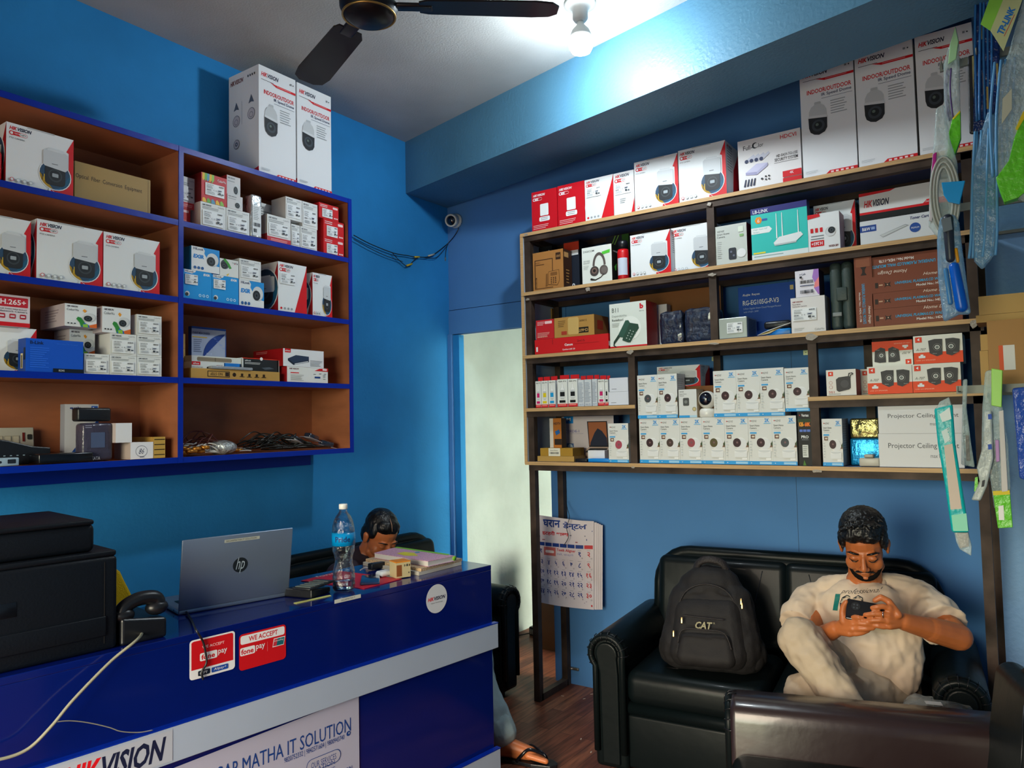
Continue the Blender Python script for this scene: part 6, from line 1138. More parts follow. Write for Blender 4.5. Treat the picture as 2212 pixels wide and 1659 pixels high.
def F(*pts): return [L_(H(a, b, HD+c)) for a, b, c in pts]
# hand seen at the right (his left): back of the hand outward, fingers to the left behind and around the phone
kn = F((1921, 1314, .0), (1918, 1329, -.006), (1917, 1341, -.006), (1921, 1352, .0))
for k in kn: cap(g, wR, k, .021, .0135, M_skin)
cap(g, kn[0], kn[3], .0125, .012, M_skin)
fr = [.0098, .0094, .0088, .0078]
def finger(*pts): chain(g, F(*pts), fr, M_skin)
finger((1921, 1314, 0), (1908, 1310, -.012), (1895, 1311, -.02), (1884, 1313, -.018)); finger((1918, 1329, -.006), (1902, 1326, -.02), (1886, 1326, -.026), (1869, 1328, -.022)); finger((1917, 1341, -.006), (1902, 1339, -.02), (1885, 1340, -.024), (1869, 1341, -.018)); finger((1921, 1352, 0), (1908, 1354, -.01), (1896, 1352, -.016), (1885, 1350, -.014))
chain(g, F((1940, 1328, .01), (1920, 1299, .015), (1903, 1290, .01), (1890, 1297, .008)), [.014, .0115, .0105, .009], M_skin)
# hand seen at the left (his right)
kn = F((1838, 1336, -.004), (1843, 1347, -.01), (1842, 1358, -.01), (1836, 1368, -.004))
for k in kn: cap(g, wL, k, .022, .0135, M_skin)
cap(g, kn[0], kn[3], .0125, .012, M_skin)
finger((1838, 1336, -.004), (1848, 1333, -.016), (1855, 1334, -.022), (1861, 1335, -.02)); finger((1843, 1347, -.01), (1857, 1346, -.022), (1870, 1347, -.024), (1882, 1349, -.016)); finger((1842, 1358, -.01), (1857, 1358, -.02), (1872, 1358, -.02), (1886, 1357, -.012)); finger((1836, 1368, -.004), (1849, 1369, -.012), (1862, 1367, -.014), (1875, 1362, -.01))
chain(g, F((1822, 1342, .006), (1820, 1322, .012), (1822, 1309, .012), (1828, 1300, .01)), [.014, .0115, .0105, .0085], M_skin)
body = g.build('body', man); remesh(body, .0034, 3)
body['label'] = 'brown skin'
g = G()   # brows, lashes, beard
def FH(u, v, d): return MHl@Vector((u, d, v))
for s in (-1, 1):
    g.tube([FH(s*.014, .021, .083), FH(s*.03, .0275, .086), FH(s*.043, .027, .078), FH(s*.054, .018, .066)], [.0028, .0042, .0038, .0015], M_hair, 8); 
o = g.build('eyebrows', body); o['kind'] = 'stuff'
g = G()
for s in (-1, 1): g.tube([FH(s*.0165, -.004, .0835), FH(s*.026, -.0085, .0875), FH(s*.036, -.008, .085), FH(s*.047, -.001, .076)], [.0012, .002, .0022, .0013], M_hair, 6)
g.build('eyelashes', body)['kind'] = 'stuff'
g = G()
for s in (-1, 1): g.tube([FH(s*.003, -.043, .0985), FH(s*.014, -.046, .0955), FH(s*.026, -.054, .086), FH(s*.033, -.066, .075)], [.0035, .0045, .0042, .002], M_hair, 8)
g.build('moustache', body)
g = G(); bp_ = []
for k in range(-8, 9):
    a = k/8*math.radians(84); bp_.append(FH(.0565*math.sin(a), -.093+.062*(abs(k)/8)**2.2, .012+.060*math.cos(a)))
M_beard = mat('beard_hair', (.006, .005, .005), .8, spec=.1, bump=.8, bscale=200, bdist=.002)
g.tube(bp_, [.0025+.0085*math.cos(k/8*PI/2*.95) for k in range(-8, 9)], M_beard, 8, flat=1.25); g.build('beard', body)
g = G()
def EH(c, r): g.ell(c, r, M_hair, MHl, 18, 12)
EH((0, -.03, .058), (.083, .092, .079)); EH((0, .028, .088), (.066, .052, .042)); EH((-.025, .056, .078), (.038, .026, .022)); EH((.03, .05, .078), (.036, .028, .024)); EH((0, -.07, -.0), (.062, .04, .06))
for s in (-1, 1): EH((s*.066, .012, .045), (.019, .04, .038)); EH((s*.072, .012, .012), (.007, .012, .024))
rd = random.Random(9)
for i in range(46):
    a = rd.uniform(-.75, .75); b_ = rd.uniform(0, 1); st_ = Vector((a*.07, .06-b_*.09, .10+.032*(1-a*a)-.01*b_)); en = st_+Vector((rd.uniform(.0, .03)*(1 if a > -.2 else -1), rd.uniform(.01, .028), rd.uniform(-.012, .012))); cap(g, MHl@st_, MHl@en, .0055, .0018, M_hair, 6)
hr = g.build('hair', body); remesh(hr, .0028, 1, .006, .012); hr['label'] = 'short black hair swept sideways'
# t-shirt
M_tee = mat('beige_tee', (.62, .49, .36), .75, bump=.25, bscale=11, bdist=.02, sheen=.15, detail=3); M_tr = mat('beige_trousers', (.46, .37, .265), .75, bump=.3, bscale=12, bdist=.02, detail=4)
g = G(); S_ = lambda *a: L_(H(*a))
def cp_(a, b, r0, r1, m=None): cap(g, a, b, r0, r1, m or M_tee)
for x in (1800, 1835, 1870, 1905, 1940):
    cp_(S_(x, 1318, 3.165), S_(1830+(x-1800)*.72, 1452, 3.12), .088, .098)
cp_(S_(1770, 1292, 3.2), S_(1972, 1286, 3.2), .062, .064); cp_(S_(1842, 1262, 3.19), S_(1790, 1276, 3.2), .042, .06); cp_(S_(1893, 1260, 3.19), S_(1950, 1272, 3.2), .042, .06)
g.ell(S_(1880, 1415, 3.1), (.14, .105, .13), M_tee); g.ell(S_(1868, 1320, 3.12), (.16, .085, .12), M_tee)
cp_(S_(1852, 1462, 3.1), S_(1905, 1480, 3.12), .1, .085)
g.tube([S_(1775, 1285, 3.2), S_(1752, 1300, 3.17), S_(1735, 1322, 3.12), S_(1722, 1350, 3.06)], [.06, .07, .074, .076], M_tee, 16)
g.tube([S_(1960, 1284, 3.2), S_(1988, 1295, 3.19), S_(2012, 1318, 3.15), S_(2036, 1352, 3.08)], [.06, .07, .08, .088], M_tee, 16)
tee = g.build('t_shirt', man); remesh(tee, .0055, 4, .02, .055); tee['label'] = 'beige t-shirt with a green and outlined chest print'
nc = S_(1868, 1258, 3.15); g = G(); g.tube([nc+Vector((.068*math.cos(a_), -.075*math.sin(a_)*.9, -.034*math.sin(a_)+.004)) for a_ in [k_*PI/14 for k_ in range(28)]], .0085, M_tee, 8, closed=True); g.build('collar', tee)
# chest print laid on the shirt
g = G(); o0 = S_(1784, 1334, 2.95); U = S_(1896, 1334, 2.95)-o0; V = S_(1790, 1286, 2.95)-o0; a = Art(g, o0, U, V, (0, -1, 0))
def grid(u0, v0, u1, v1, c, n=6):
    for i in range(n): a.rect(u0, v0+(v1-v0)*i/n, u1, v0+(v1-v0)*(i+1)/n, c)
grid(.02, .05, .12, .76, '#0f6b62'); a.text('CO', .14, .03, .62, .74, DK, 0, .0); a.k += 2; a.text('CO', .155, .07, .605, .70, '#d8c8aa', 0, -.025); a.text('professional', .12, .74, .92, .98, DK, .5, -.01)
pr_ = g.build('chest_print', tee); sw = pr_.modifiers.new('w', 'SHRINKWRAP'); sw.target = tee; sw.wrap_method = 'PROJECT'; sw.use_project_y = True; sw.use_positive_direction = True; sw.use_negative_direction = True; sw.offset = .0025; sw.wrap_mode = 'ABOVE_SURFACE'
# trousers
g = G(); hipL, hipR = S_(1848, 1478, 3.14), S_(1925, 1490, 3.14)
kA, aA = S_(1728, 1382, 2.78), S_(1822, 1515, 2.7); kB, aB = S_(1742, 1500, 2.78), S_(1748, 1640, 2.8)
cp_(hipL, kA, .098, .078, M_tr); chain(g, [kA, (kA+aA)/2, aA], [.074, .07, .058], M_tr); cp_(hipR, kB, .1, .078, M_tr); cp_(kB, aB, .072, .062, M_tr); cp_(hipL, hipR, .1, .1, M_tr); cp_(hipR, S_(1830, 1505, 2.9), .1, .075, M_tr)
cp_(aA, S_(1846, 1535, 2.7), .056, .05, M_tr)
tr = g.build('trousers', man); remesh(tr, .006, 3, .02, .055)
# feet on the floor / under the sofa edge
g = G(); ft = Vector(aB); fl = Vector((ft.x, ft.y, .1)); cap(g, ft, fl, .045, .04, M_skin); cap(g, fl, fl+Vector((.01, -.14, -.05)), .04, .028, M_skin)
fa = S_(1858, 1560, 2.68); cap(g, aA, fa, .038, .036, M_skin); cap(g, fa, fa+Vector((.06, -.1, -.02)), .036, .024, M_skin); ff = g.build('feet', body); remesh(ff, .005, 2)
# ring
g = G(); rc = L_(H(1908, 1327.5, HD-.017)); g.tube([rc+Vector((.0, .0115*math.cos(a), .0115*math.sin(a))) for a in [k*PI/8 for k in range(16)]], .0016, mat('silver', (.6, .6, .6), .2, 1), 6, closed=True); g.build('ring', body)
# phone held in both hands
p = H(1871, 1324, HD+.0); q = H(1836, 1332, HD)
g = G(); g.rbox((-.072, -.0045, -.036), (.072, .0045, .036), .004, mat('phone_black2', (.006, .007, .01), .12, coat=.6)); a = Art(g, (-.072, -.0045, -.036), (.144, 0, 0), (0, 0, .072), (0, -1, 0)); a.circ(.2, .68, .1, '#14171c', 26)
for u, v in ((.165, .75), (.235, .75), (.165, .6), (.235, .6)): a.circ(u, v, .02, '#39404a', 12)
o = g.build('mobile_phone', loc=(p.x+.008, HD+.006, p.z), rot=(math.radians(-28), math.radians(6), .1)); tag(o, 'black mobile phone held in both hands by the seated person', 'phone')
# ---------------- woman behind the counter
wc = hit(822, 1158, 1, 2.62)
wm = empty('person', 'person with black hair tied back, bent forward behind the counter', 'person', (wc.x, wc.y, 0)); wo = Vector((wc.x, wc.y, 0))
MW = Matrix.Translation(wc-wo)@Matrix.Rotation(-PI/2-.22, 4, 'Z')@Matrix.Rotation(-.62, 4, 'X')@Matrix.Rotation(-.05, 4, 'Y')@Matrix.Scale(1.0, 4)
g = G(); head(g, MW, M_skin2, 1); W_l = lambda x, y, z: Vector((x, y, z))-wo
nk = Vector((-.11, 0, wc.z-.12)); cap(g, MW@Vector((0, -.03, -.05)), nk, .048, .055, M_skin2)
hipw = W_l(-2.78, 2.68, .52)
cap(g, nk, hipw, .07, .1, M_skin2); kw1 = W_l(-2.2, 2.69, .50); kw2 = W_l(-2.24, 2.84, .50)
an1 = hit(1098, 1612, 1, 2.72)-wo; an2 = hit(1062, 1612, 1, 2.80)-wo; an1.z = max(an1.z, .07)
cap(g, hipw, kw1, .08, .055, M_skin2); cap(g, kw1, an1, .05, .034, M_skin2); cap(g, hipw, kw2, .08, .055, M_skin2); cap(g, kw2, an2, .05, .034, M_skin2)
sh1 = nk+Vector((.0, -.17, -.05)); sh2 = nk+Vector((.0, .17, -.05)); cap(g, sh1, sh2, .05, .05, M_skin2); el1 = sh1+Vector((.12, -.02, -.25)); el2 = sh2+Vector((.12, .0, -.25)); 
for a_, b_ in ((sh1, el1), (sh2, el2)): cap(g, a_, b_, .045, .036, M_skin2)
ha = W_l(-2.42, 2.7, .56); cap(g, el1, ha, .036, .025, M_skin2); cap(g, el2, ha+Vector((0, .05, 0)), .036, .025, M_skin2)
for hh_ in (ha, ha+Vector((0, .06, 0))):
    for k in range(4): cap(g, hh_, hh_+Vector((.06, -.024+k*.016, -.01)), .016, .008, M_skin2, 8)
    cap(g, hh_, hh_+Vector((.03, -.045, 0)), .014, .009, M_skin2, 8)
toe = hit(1186, 1638, 2, .035)-wo; heel = an1+Vector((-.035, -.0, -.02)); heel.z = .045; fdv = (toe-heel); fdv.z = 0; fl_ = fdv.length; fdn = fdv.normalized(); fpn = Vector((-fdn.y, fdn.x, 0))
cap(g, an1, heel, .036, .034, M_skin2); cap(g, an1, heel+fdn*fl_*.62+Vector((0, 0, .0)), .034, .028, M_skin2); cap(g, heel, heel+fdn*fl_*.6, .032, .03, M_skin2)
for k in range(5): b0 = heel+fdn*fl_*.6+fpn*(-.028+k*.014); cap(g, b0, b0+fdn*(fl_*(.38-.045*k))+Vector((0, 0, -.012)), .014, (.0125, .0095, .009, .0085, .008)[k], M_skin2, 8)
t2 = an2+fdn*.15; cap(g, an2, t2+Vector((0, 0, -.04)), .034, .024, M_skin2)
wb = g.build('body', wm); remesh(wb, .0042, 3)
g = G()
def EW(c, r): g.ell(c, r, M_hair, MW, 18, 12)
EW((0, -.026, .05), (.081, .090, .078)); EW((0, .02, .076), (.066, .048, .042)); EW((0, -.092, -.045), (.042, .036, .045)); EW((0, -.06, -.01), (.066, .05, .06))
for s in (-1, 1): EW((s*.066, -.004, .038), (.015, .042, .04)); EW((s*.07, -.03, -.0), (.014, .036, .045))
hw_ = g.build('hair', wb); remesh(hw_, .0035, 2, .004, .02); hw_['label'] = 'black hair parted and tied in a low bun'
g = G(); g.tube([MW@Vector((.012, .075, .094)), MW@Vector((.01, .05, .115)), MW@Vector((.008, .02, .127))], [.0012, .0018, .0008], mat('scalp', (.35, .2, .12), .6), 6); g.build('parting', hw_)
g = G()
for s in (-1, 1): g.tube([MW@Vector((s*u, d_, v)) for u, d_, v in ((.014, .083, .021), (.03, .086, .027), (.045, .077, .026), (.055, .064, .017))], [.002, .0032, .003, .001], M_hair, 8)
g.build('eyebrows', wb)['kind'] = 'stuff'
g = G(); g.ell(MW@Vector((-.085, .0, -.048)), (.006, .006, .006), mat('pearl', (.8, .78, .74), .15)); g.build('earring', wb)
g = G(); M_top = mat('dark_purple_top', (.035, .022, .035), .7, bump=.3, bscale=15, bdist=.01)
cap(g, nk+Vector((-.02, 0, -.03)), hipw+Vector((0, 0, .03)), .1, .13, M_top); cap(g, sh1, sh2, .064, .064, M_top); cap(g, sh1, el1, .06, .05, M_top); cap(g, sh2, el2, .06, .05, M_top); cap(g, el1, ha+(el1-ha)*.3, .05, .042, M_top); cap(g, el2, ha+(el2-ha)*.3+Vector((0, .04, 0)), .05, .042, M_top)
tp = g.build('dark_top', wm); remesh(tp, .008, 4, .008, .06)
M_den = mat('pale_denim', (.36, .48, .50), .8, bump=.3, bscale=30, bdist=.006, vary=.25, vscale=9)
g = G(); he1 = an1+(kw1-an1)*.12; he2 = an2+(kw2-an2)*.12
for a_, b_, c_ in ((hipw+Vector((0, -.07, 0)), kw1, he1), (hipw+Vector((0, .07, 0)), kw2, he2)): cap(g, a_, b_, .1, .078, M_den); cap(g, b_, c_, .078, .064, M_den)
g.ell(hipw, (.14, .17, .12), M_den); jn = g.build('denim_trousers', wm); remesh(jn, .007, 4, .01, .05)
g = G()
for c_, k_ in ((he1, kw1), (he2, kw2)): dd = (k_-c_).normalized(); cap(g, c_+dd*.0, c_+dd*.045, .066, .067, M_den)
cf = g.build('trouser_cuffs', jn); remesh(cf, .006, 1); cf['kind'] = 'stuff'
so_ = heel+fdn*fl_*.5; so_.z = 0; an_ = math.atan2(fdn.y, fdn.x)
t = empty('sandal', 'black flip-flop sandal on the foot beside the counter end', 'sandal', (wo.x+so_.x, wo.y+so_.y, 0.0005), (0, 0, an_))
g = G(); hl = fl_*.5+.035; pts = [(-hl, 0), (-hl+.012, .028), (-hl+.06, .034), (-.02, .032), (.05, .044), (hl-.03, .036), (hl, .012), (hl+.004, -.01), (hl-.02, -.034), (.04, -.04), (-.02, -.032), (-hl+.06, -.034), (-hl+.012, -.028)]
n = len(pts); g.add([(x, y, 0) for x, y in pts]+[(x, y, .016) for x, y in pts], [tuple(range(n))[::-1], tuple(range(n, 2*n))]+[(i, (i+1) % n, n+(i+1) % n, n+i) for i in range(n)], M_blk); bevel(g.build('sole', t), .003)
g = G(); 
for s in (-1, 1): g.tube(cat_rom([(-.03, s*.034, .014), (.0, s*.036, .05), (.03, s*.02, .068), (hl-.055, .0, .045), (hl-.045, .0, .012)], 5), .0045, M_blk2, 8, flat=1.6)
g.build('strap', t)
# ---------------- backpack
M_pack = mat('backpack_fabric', (.0075, .0065, .0075), .75, bump=.5, bscale=220, bdist=.002); M_pk2 = mat('backpack_trim', (.016, .013, .014), .6, bump=.4, bscale=160)
pb_ = H(1545, 1440, 3.0)
pk = empty('backpack', 'black backpack standing on the sofa seat beside the person', 'backpack', (H(1543, 1460, 3.03).x-.012, 3.03, .44), (math.radians(-15), math.radians(-2), math.radians(10)))
pk.scale = (1.1, 1.1, 1.1)
def prt(nm, fn, par=pk, sub=0, rm=0, dz=0):
    g = G(); fn(g); o = g.build(nm, par)
    if rm: remesh(o, rm, 4, dz or None, .05)
    if sub: subsurf(o, sub)
    return o
def pbody(g):
    for x in (-.09, -.06, -.03, 0, .03, .06, .09): cap(g, (x*1.25, .0, .085), (x*1.0, .015, .26), .082, .072, M_pack)
    g.ell((0, .02, .31), (.125, .075, .09), M_pack); cap(g, (-.13, .02, .08), (.13, .02, .08), .075, .075, M_pack); cap(g, (-.12, .02, .06), (.12, .02, .06), .06, .06, M_pack)
prt('main_compartment', pbody, rm=.006, dz=.012)
def fr1(g):
    for x in (-.08, -.055, -.03, 0, .03, .055, .08): cap(g, (x*1.15, -.055, .07), (x*.95, -.035, .22), .054, .05, M_pack)
prt('front_pocket', fr1, rm=.005, dz=.008)
def fr2(g):
    for x in (-.07, -.052, -.034, -.017, 0, .017, .034, .052, .07): cap(g, (x*1.1, -.094, .055), (x, -.09, .115), .032, .028, M_pack)
prt('lower_pocket', fr2, rm=.005, dz=.006)
for s in (-1, 1):
    prt('side_pocket', lambda g: (cap(g, (s*.155, .0, .06), (s*.145, .0, .14), .042, .036, M_pack)), rm=.005, dz=.006)
prt('haul_handle', lambda g: g.tube(cat_rom([(-.06, .02, .37), (-.04, .0, .405), (0, -.01, .418), (.05, .0, .405), (.07, .02, .365)], 6), .011, M_pk2, 8, flat=1.5))
prt('zip', lambda g: g.tube(cat_rom([(-.125, -.045, .08), (-.12, -.05, .2), (-.08, -.06, .29), (0, -.064, .32), (.08, -.06, .29), (.12, -.05, .2), (.125, -.045, .08)], 8), .003, M_pk2, 6))
prt('zip', lambda g: g.tube(cat_rom([(-.085, -.106, .2), (0, -.1085, .195), (.07, -.106, .192)], 6), .0025, M_pk2, 6))
prt('zip', lambda g: g.tube(cat_rom([(-.10, -.115, .10), (-.08, -.122, .148), (0, -.127, .152), (.07, -.122, .145), (.095, -.112, .09)], 8), .0028, M_pk2, 6))
M_zp = mat('brass_pull', (.5, .36, .16), .3, 1)
for q in ((-.085, -.112, .19), (-.115, -.118, .14), (.125, -.05, .27), (.128, -.05, .255), (.14, -.045, .12)): prt('zip_pull', lambda g: g.rbox((q[0]-.004, q[1]-.004, q[2]-.02), (q[0]+.004, q[1], q[2]+.004), .002, M_zp))
def bd(g):
    a = Art(g, (-.035, -.112, .155), (.075, -.002, 0), (0, 0, .026), (0, -1, 0)); a.text('CAT', 0, 0, .85, 1, '#8f8a6a', .25, .03); a.text('R', .9, .75, .98, 1, '#8f8a6a')
prt('brand_badge', bd)
prt('strap', lambda g: g.rbox((-.19, -.02, -.0), (-.12, .015, .006), .002, M_pk2))
# clear bag with black item on the sofa at the right
p = H(2046, 1545, 2.98)
t = empty('plastic_bag', 'clear plastic bag with a black item below the sofa arm', 'bag', (-.30, 2.93, .452))
g = G(); g.rbox((-.1, -.07, 0), (.1, .07, .06), .02, M_lead['c']); o = g.build('bag_film', t); subsurf(o, 2); dm = o.modifiers.new('d', 'DISPLACE'); tx = bpy.data.textures.new('cr2', 'CLOUDS'); tx.noise_scale = .03; dm.texture = tx; dm.strength = .03
g = G(); g.rbox((-.04, -.05, .01), (.03, .02, .04), .006, M_blk); g.build('black_item', t)
g = G(); g.box((-.04, -.03, .062), (.01, .0, .063), P('#c8c8c4'), Matrix.Rotation(.3, 4, 'Z')); g.build('paper_slip', t)
# ================================================================ things on the walls and by the door
M_cctv = mat('cctv_white', '#d8d6ca', .35)
p = hit(986, 478, 1, 3.695); p.y = 3.698
t = empty('security_camera', 'white turret security camera on the wall above the doorway', 'security camera', tuple(p), (math.radians(90), 0, math.radians(-28)))
t.rotation_euler = (0, 0, 0)
dcam = Vector((.25, -.9, -.25)).normalized(); Rq = Vector((0, 0, 1)).rotation_difference(dcam).to_matrix().to_4x4()
g = G(); g.lathe([(.0001, 0), (.047, 0), (.048, .012), (.04, .03), (.0001, .031)], M_cctv, Matrix.Rotation(PI/2, 4, 'X'), 28); g.build('mount_base', t)
g = G(); g.lathe([(.0001, -.005), (.036, .0), (.043, .02), (.041, .05), (.038, .056), (.03, .05)], M_cctv, Matrix.Translation((0, -.03, 0))@Rq, 32); b_ = g.build('camera_ball', t)
g = G(); g.lathe([(.032, .046), (.030, .054), (.0001, .056)], mat('lens_black', (.004, .005, .012), .05, coat=1), Matrix.Translation((0, -.03, 0))@Rq, 28); g.build('lens_window', b_)
def LW(x, y, o=.02): return hit(x, y, 0, XW+o)
def BW(x, y, o=.02): return hit(x, y, 1, 3.70-o)
g = G()
for pts, r in (([LW(764, 508), LW(800, 527), LW(848, 546), LW(880, 552), LW(900, 555), LW(930, 553), BW(965, 528, .03), BW(985, 505, .03), BW(991, 492, .03)], .003), ([LW(848, 547), LW(860, 560), LW(875, 573), LW(882, 574), LW(895, 562), LW(903, 556)], .0025), ([LW(764, 517), LW(800, 537), LW(835, 553), LW(870, 565)], .0022), ([LW(905, 555), LW(935, 558), LW(948, 552), BW(968, 528, .03)], .0022), ([BW(966, 530, .03), BW(963, 545, .03), BW(962, 556, .03)], .0022)):
    g.tube(cat_rom(pts, 6), r, M_lead['k'], 6)
o = g.build('camera_cables'); tag(o, 'black camera cables sagging across the corner above the doorway', 'cable')
g = G(); 
for a_, b_, c in ((LW(895, 555), LW(906, 555), '#c8a81c'), (LW(878, 574), LW(890, 570), '#c8a81c'), (LW(925, 553), LW(938, 549), '#b8b4a0'), (BW(962, 556, .03), BW(961, 564, .03), '#6a6a64')): g.tube([a_, b_], .0055, Q(c), 8)
g.build('connectors', o)['kind'] = 'stuff'
# calendar tied to the rack
YC = 3.60; M_cal = mat('calendar_paper', (.66, .60, .64), .6)
c0 = hit(1160, 1112, 1, YC); c1 = hit(1277, 1135, 1, YC); cb_ = hit(1283, 1318, 1, YC); cw = c1.x-c0.x; ch = c0.z-cb_.z
t = empty('wall_calendar', 'paper wall calendar with blue and red Devanagari print tied to the rack', 'calendar', (c0.x, YC, cb_.z))
def sheet(name, par, dx, dy, drx, wv, w=cw, h=ch, m=M_cal, top=0.0):
    g = G(); nx, nz = 12, 10; vs = []
    for s_ in (0, 1):
        for j in range(nz+1):
            for i in range(nx+1):
                u, v = i/nx, j/nz; vs.append((dx+w*u, dy+wv*math.sin(u*PI*1.1)*(.3+.7*(1-v))+s_*.0012+(.03*max(0, u-.8)/.2*(v)), h*v-(0.02*u*v)+.0))
    k = (nx+1)*(nz+1)
    for j in range(nz):
        for i in range(nx):
            a_ = j*(nx+1)+i; g_ = [a_, a_+1, a_+nx+2, a_+nx+1]; g.f.append(tuple(g_)); g.f.append(tuple(x+k for x in g_[::-1])); g.m += [0, 0]; g.sm += [True, True]
    g.v = [tuple(v) for v in vs]; g.mi(m); o = g.build(name, par); o.rotation_euler = (drx, 0, 0); return o
for k in range(4): sheet('calendar_page', t, .012+.009*k, .012+.006*k, 0, -.01+.002*k, cw*1.0, ch*(.985-.01*k))
front = sheet('calendar_page', t, 0, 0, 0, -.018)
g = G(); a = Art(g, (0, -.028, 0), (cw, 0, 0), (0, 0, ch), (0, -1, 0)); B_ = '#1f3c86'; R_ = '#c01f2c'
a.text('घरान', .12, .87, .45, .955, B_, 0, .03); a.text('डेन्टल', .5, .85, .9, .945, B_, 0, .03); a.rect(.02, .845, .98, .855, B_); a.text('ईटहरी शाखा', .1, .775, .6, .83, R_, 0, .03); a.rect(.62, .79, .88, .80, '#6a6a7a'); a.rect(.02, .745, .9, .765, B_); a.lines(.1, .705, .8, .735, 1, '#a05a66')
for i in range(7): a.rect(.02+i*.14, .655, .145+i*.14, .695, B_ if i < 6 else R_)
a.rect(.13, .55, .36, .645, '#c86a64'); a.rrect(.16, .58, .33, .61, '#f0e4e0', .02); a.text('Teeth Aligner', .38, .6, .72, .64, R_, 0, .02); a.text('टेढो, बाङ्गो', .38, .56, .68, .59, '#8a8ab8')
rows = [('१', '२'), ('३', '४', '५', '६', '७', '८', '९'), ('१०', '११', '१२', '१३', '१४', '१५', '१६'), ('१७', '१८', '१९', '२०', '२१', '२२', '२३'), ('२४', '२५', '२६', '२७', '२८', '२९', '३०')]
a.text('१', .05, .57, .09, .62, B_, 0, .02)
for r_, row in enumerate(rows):
    y0 = (.565, .445, .335, .225, .115)[r_]
    for i, s_ in enumerate(row):
        c = i+(5 if r_ == 0 else 0); w_ = .042*len(s_); u = .02+c*.14+.065; a.text(s_, u-w_/2, y0, u+w_/2, y0+.055, R_ if c == 6 else B_, 0, .02); a.lines(u-.03, y0+.065, u+.03, y0+.075, 1, '#8a8a96'); a.text('%d' % ((r_*7+c) % 28+4), u+.03, y0-.022, u+.05, y0-.006, '#4a4a56')
for i in range(1, 7): a.rect(.02+i*.14, .1, .0215+i*.14, .53, '#b8b0c0')
for j in range(5): a.rect(.02, .09+j*.11, .98, .0915+j*.11, '#b8b0c0')
a.lines(.05, .055, .95, .085, 2, '#9a8aa0'); a.rect(.02, .03, .98, .048, R_)
pr_ = g.build('calendar_print', front); sw = pr_.modifiers.new('w', 'SHRINKWRAP'); sw.target = front; sw.wrap_method = 'PROJECT'; sw.use_project_y = True; sw.use_positive_direction = True; sw.use_negative_direction = True; sw.offset = .0014; sw.wrap_mode = 'ABOVE_SURFACE'
g = G(); q = Vector((c0.x, YC, cb_.z)); g.tube(cat_rom([hit(1222, 1082, 1, 3.655)-q, hit(1226, 1100, 1, 3.63)-q, hit(1230, 1118, 1, 3.56)-q, hit(1224, 1140, 1, 3.555)-q, hit(1228, 1160, 1, 3.56)-q, hit(1218, 1178, 1, 3.56)-q], 6), .002, M_blk, 6); g.build('tie_wire', t)
# passage behind the doorway
g = G(); g.box((0, 0, 0), (.3, .32, .62), P('#6a3f1e')); a = Art(g, (0, 0, 0), (.3, 0, 0), (0, 0, .62), (0, -1, 0)); a.rect(0, .86, 1, .99, '#8a5a30'); a.rect(0, .99, 1, 1.0, '#c08a3c')
p = hit(1168, 1400, 1, 4.15); o = g.build('tall_carton', loc=(p.x, 4.15, .0005)); tag(o, 'tall brown cardboard carton in the passage behind the doorway', 'carton')
p = hit(1150, 1374, 2, .0); g = G(); g.rbox((0, 0, 0), (.07, .1, .06), .008, M_blk); 
for i in range(3): g.rbox((.008+i*.02, -.002, .01), (.024+i*.02, .0, .045), .002, Q('#8a8880'))
o = g.build('power_strip', loc=(p.x-.03, p.y, .0005)); tag(o, 'small power strip on the floor by the passage wall', 'power strip')
g = G(); q = Vector((p.x-.03, p.y+.03, .01)); g.tube(cat_rom([q, (XW+.06, p.y-.1, .006), (XW+.035, p.y-.35, .006), (XW+.03, 3.8, .006)], 6), .004, M_blk, 6); tag(g.build('floor_cable'), 'black cable along the foot of the passage wall', 'cable')
# latch on the partition and small scraps
p = hit(1240, 1445, 1, 3.69); g = G(); g.rbox((-.025, -.012, -.008), (.03, 0, .008), .004, mat('latch_metal', (.3, .28, .25), .35, .9)); g.tube([(-.03, -.012, 0), (-.005, -.012, 0)], .006, mat('latch_metal', (.3, .28, .25), .35, .9)); o = g.build('door_bolt', loc=(p.x, 3.699, p.z)); tag(o, 'small metal bolt on the blue partition beside the rear post', 'bolt')
rd = random.Random(3)
for k, (x, y) in enumerate(((1278, 1500), (1107, 1388), (1262, 1510), (1277, 1625), (1255, 1597), (1215, 1504))):
    p = hit(x, y, 2, 0); g = G(); g.rbox((-.008, -.003, 0), (.008, .003, .002), .001, P('#b8a89a')); o = g.build('paper_scrap', loc=(p.x, p.y, .0004), rot=(0, 0, rd.random()*3)); tag(o, 'tiny pale scrap on the floor, %s' % ('near the sofa arm by the wall', 'beside the passage wall', 'between rack and sofa', 'nearest the sofa foot', 'in the middle of the walkway', 'beside the floor rail of the rack')[k], 'scrap')
# ================================================================ glass shelves by the plaster wall
M_gl = mat('shelf_glass', (.25, .5, .48), .05, alpha=.3, spec=.6); M_str = mat('shelf_metal', (.20, .21, .18), .5, .3, spec=.3)
shelves = []
for k, (z, lb_) in enumerate(((2.744, 'topmost of three'), (2.225, 'middle of three'), (1.578, 'lowest of three'))):
    t = empty('glass_shelf', 'glass shelf with metal front rail by the plaster wall, '+lb_, 'shelf', (-.11, 3.05, z), group='glass shelves by the plaster wall')
    g = G(); g.box((0, .0, 0), (.75, .505, .008), M_gl); g.build('glass_pane', t)
    g = G(); g.box((-.095, -.012, -.012), (.75, 0, .016), M_str); g.build('front_rail', t)
    g = G(); g.box((0, .49, -.012), (.75, .508, .0), M_str); g.build('rear_rail', t)
    for s_ in (-.085, .02, .16):
        g = G(); g.tube(cat_rom([(s_, -.012, -.004), (s_, -.05, -.006), (s_, -.075, -.004), (s_, -.082, .012)], 4), .0025, M_str, 6); g.build('hook', t)
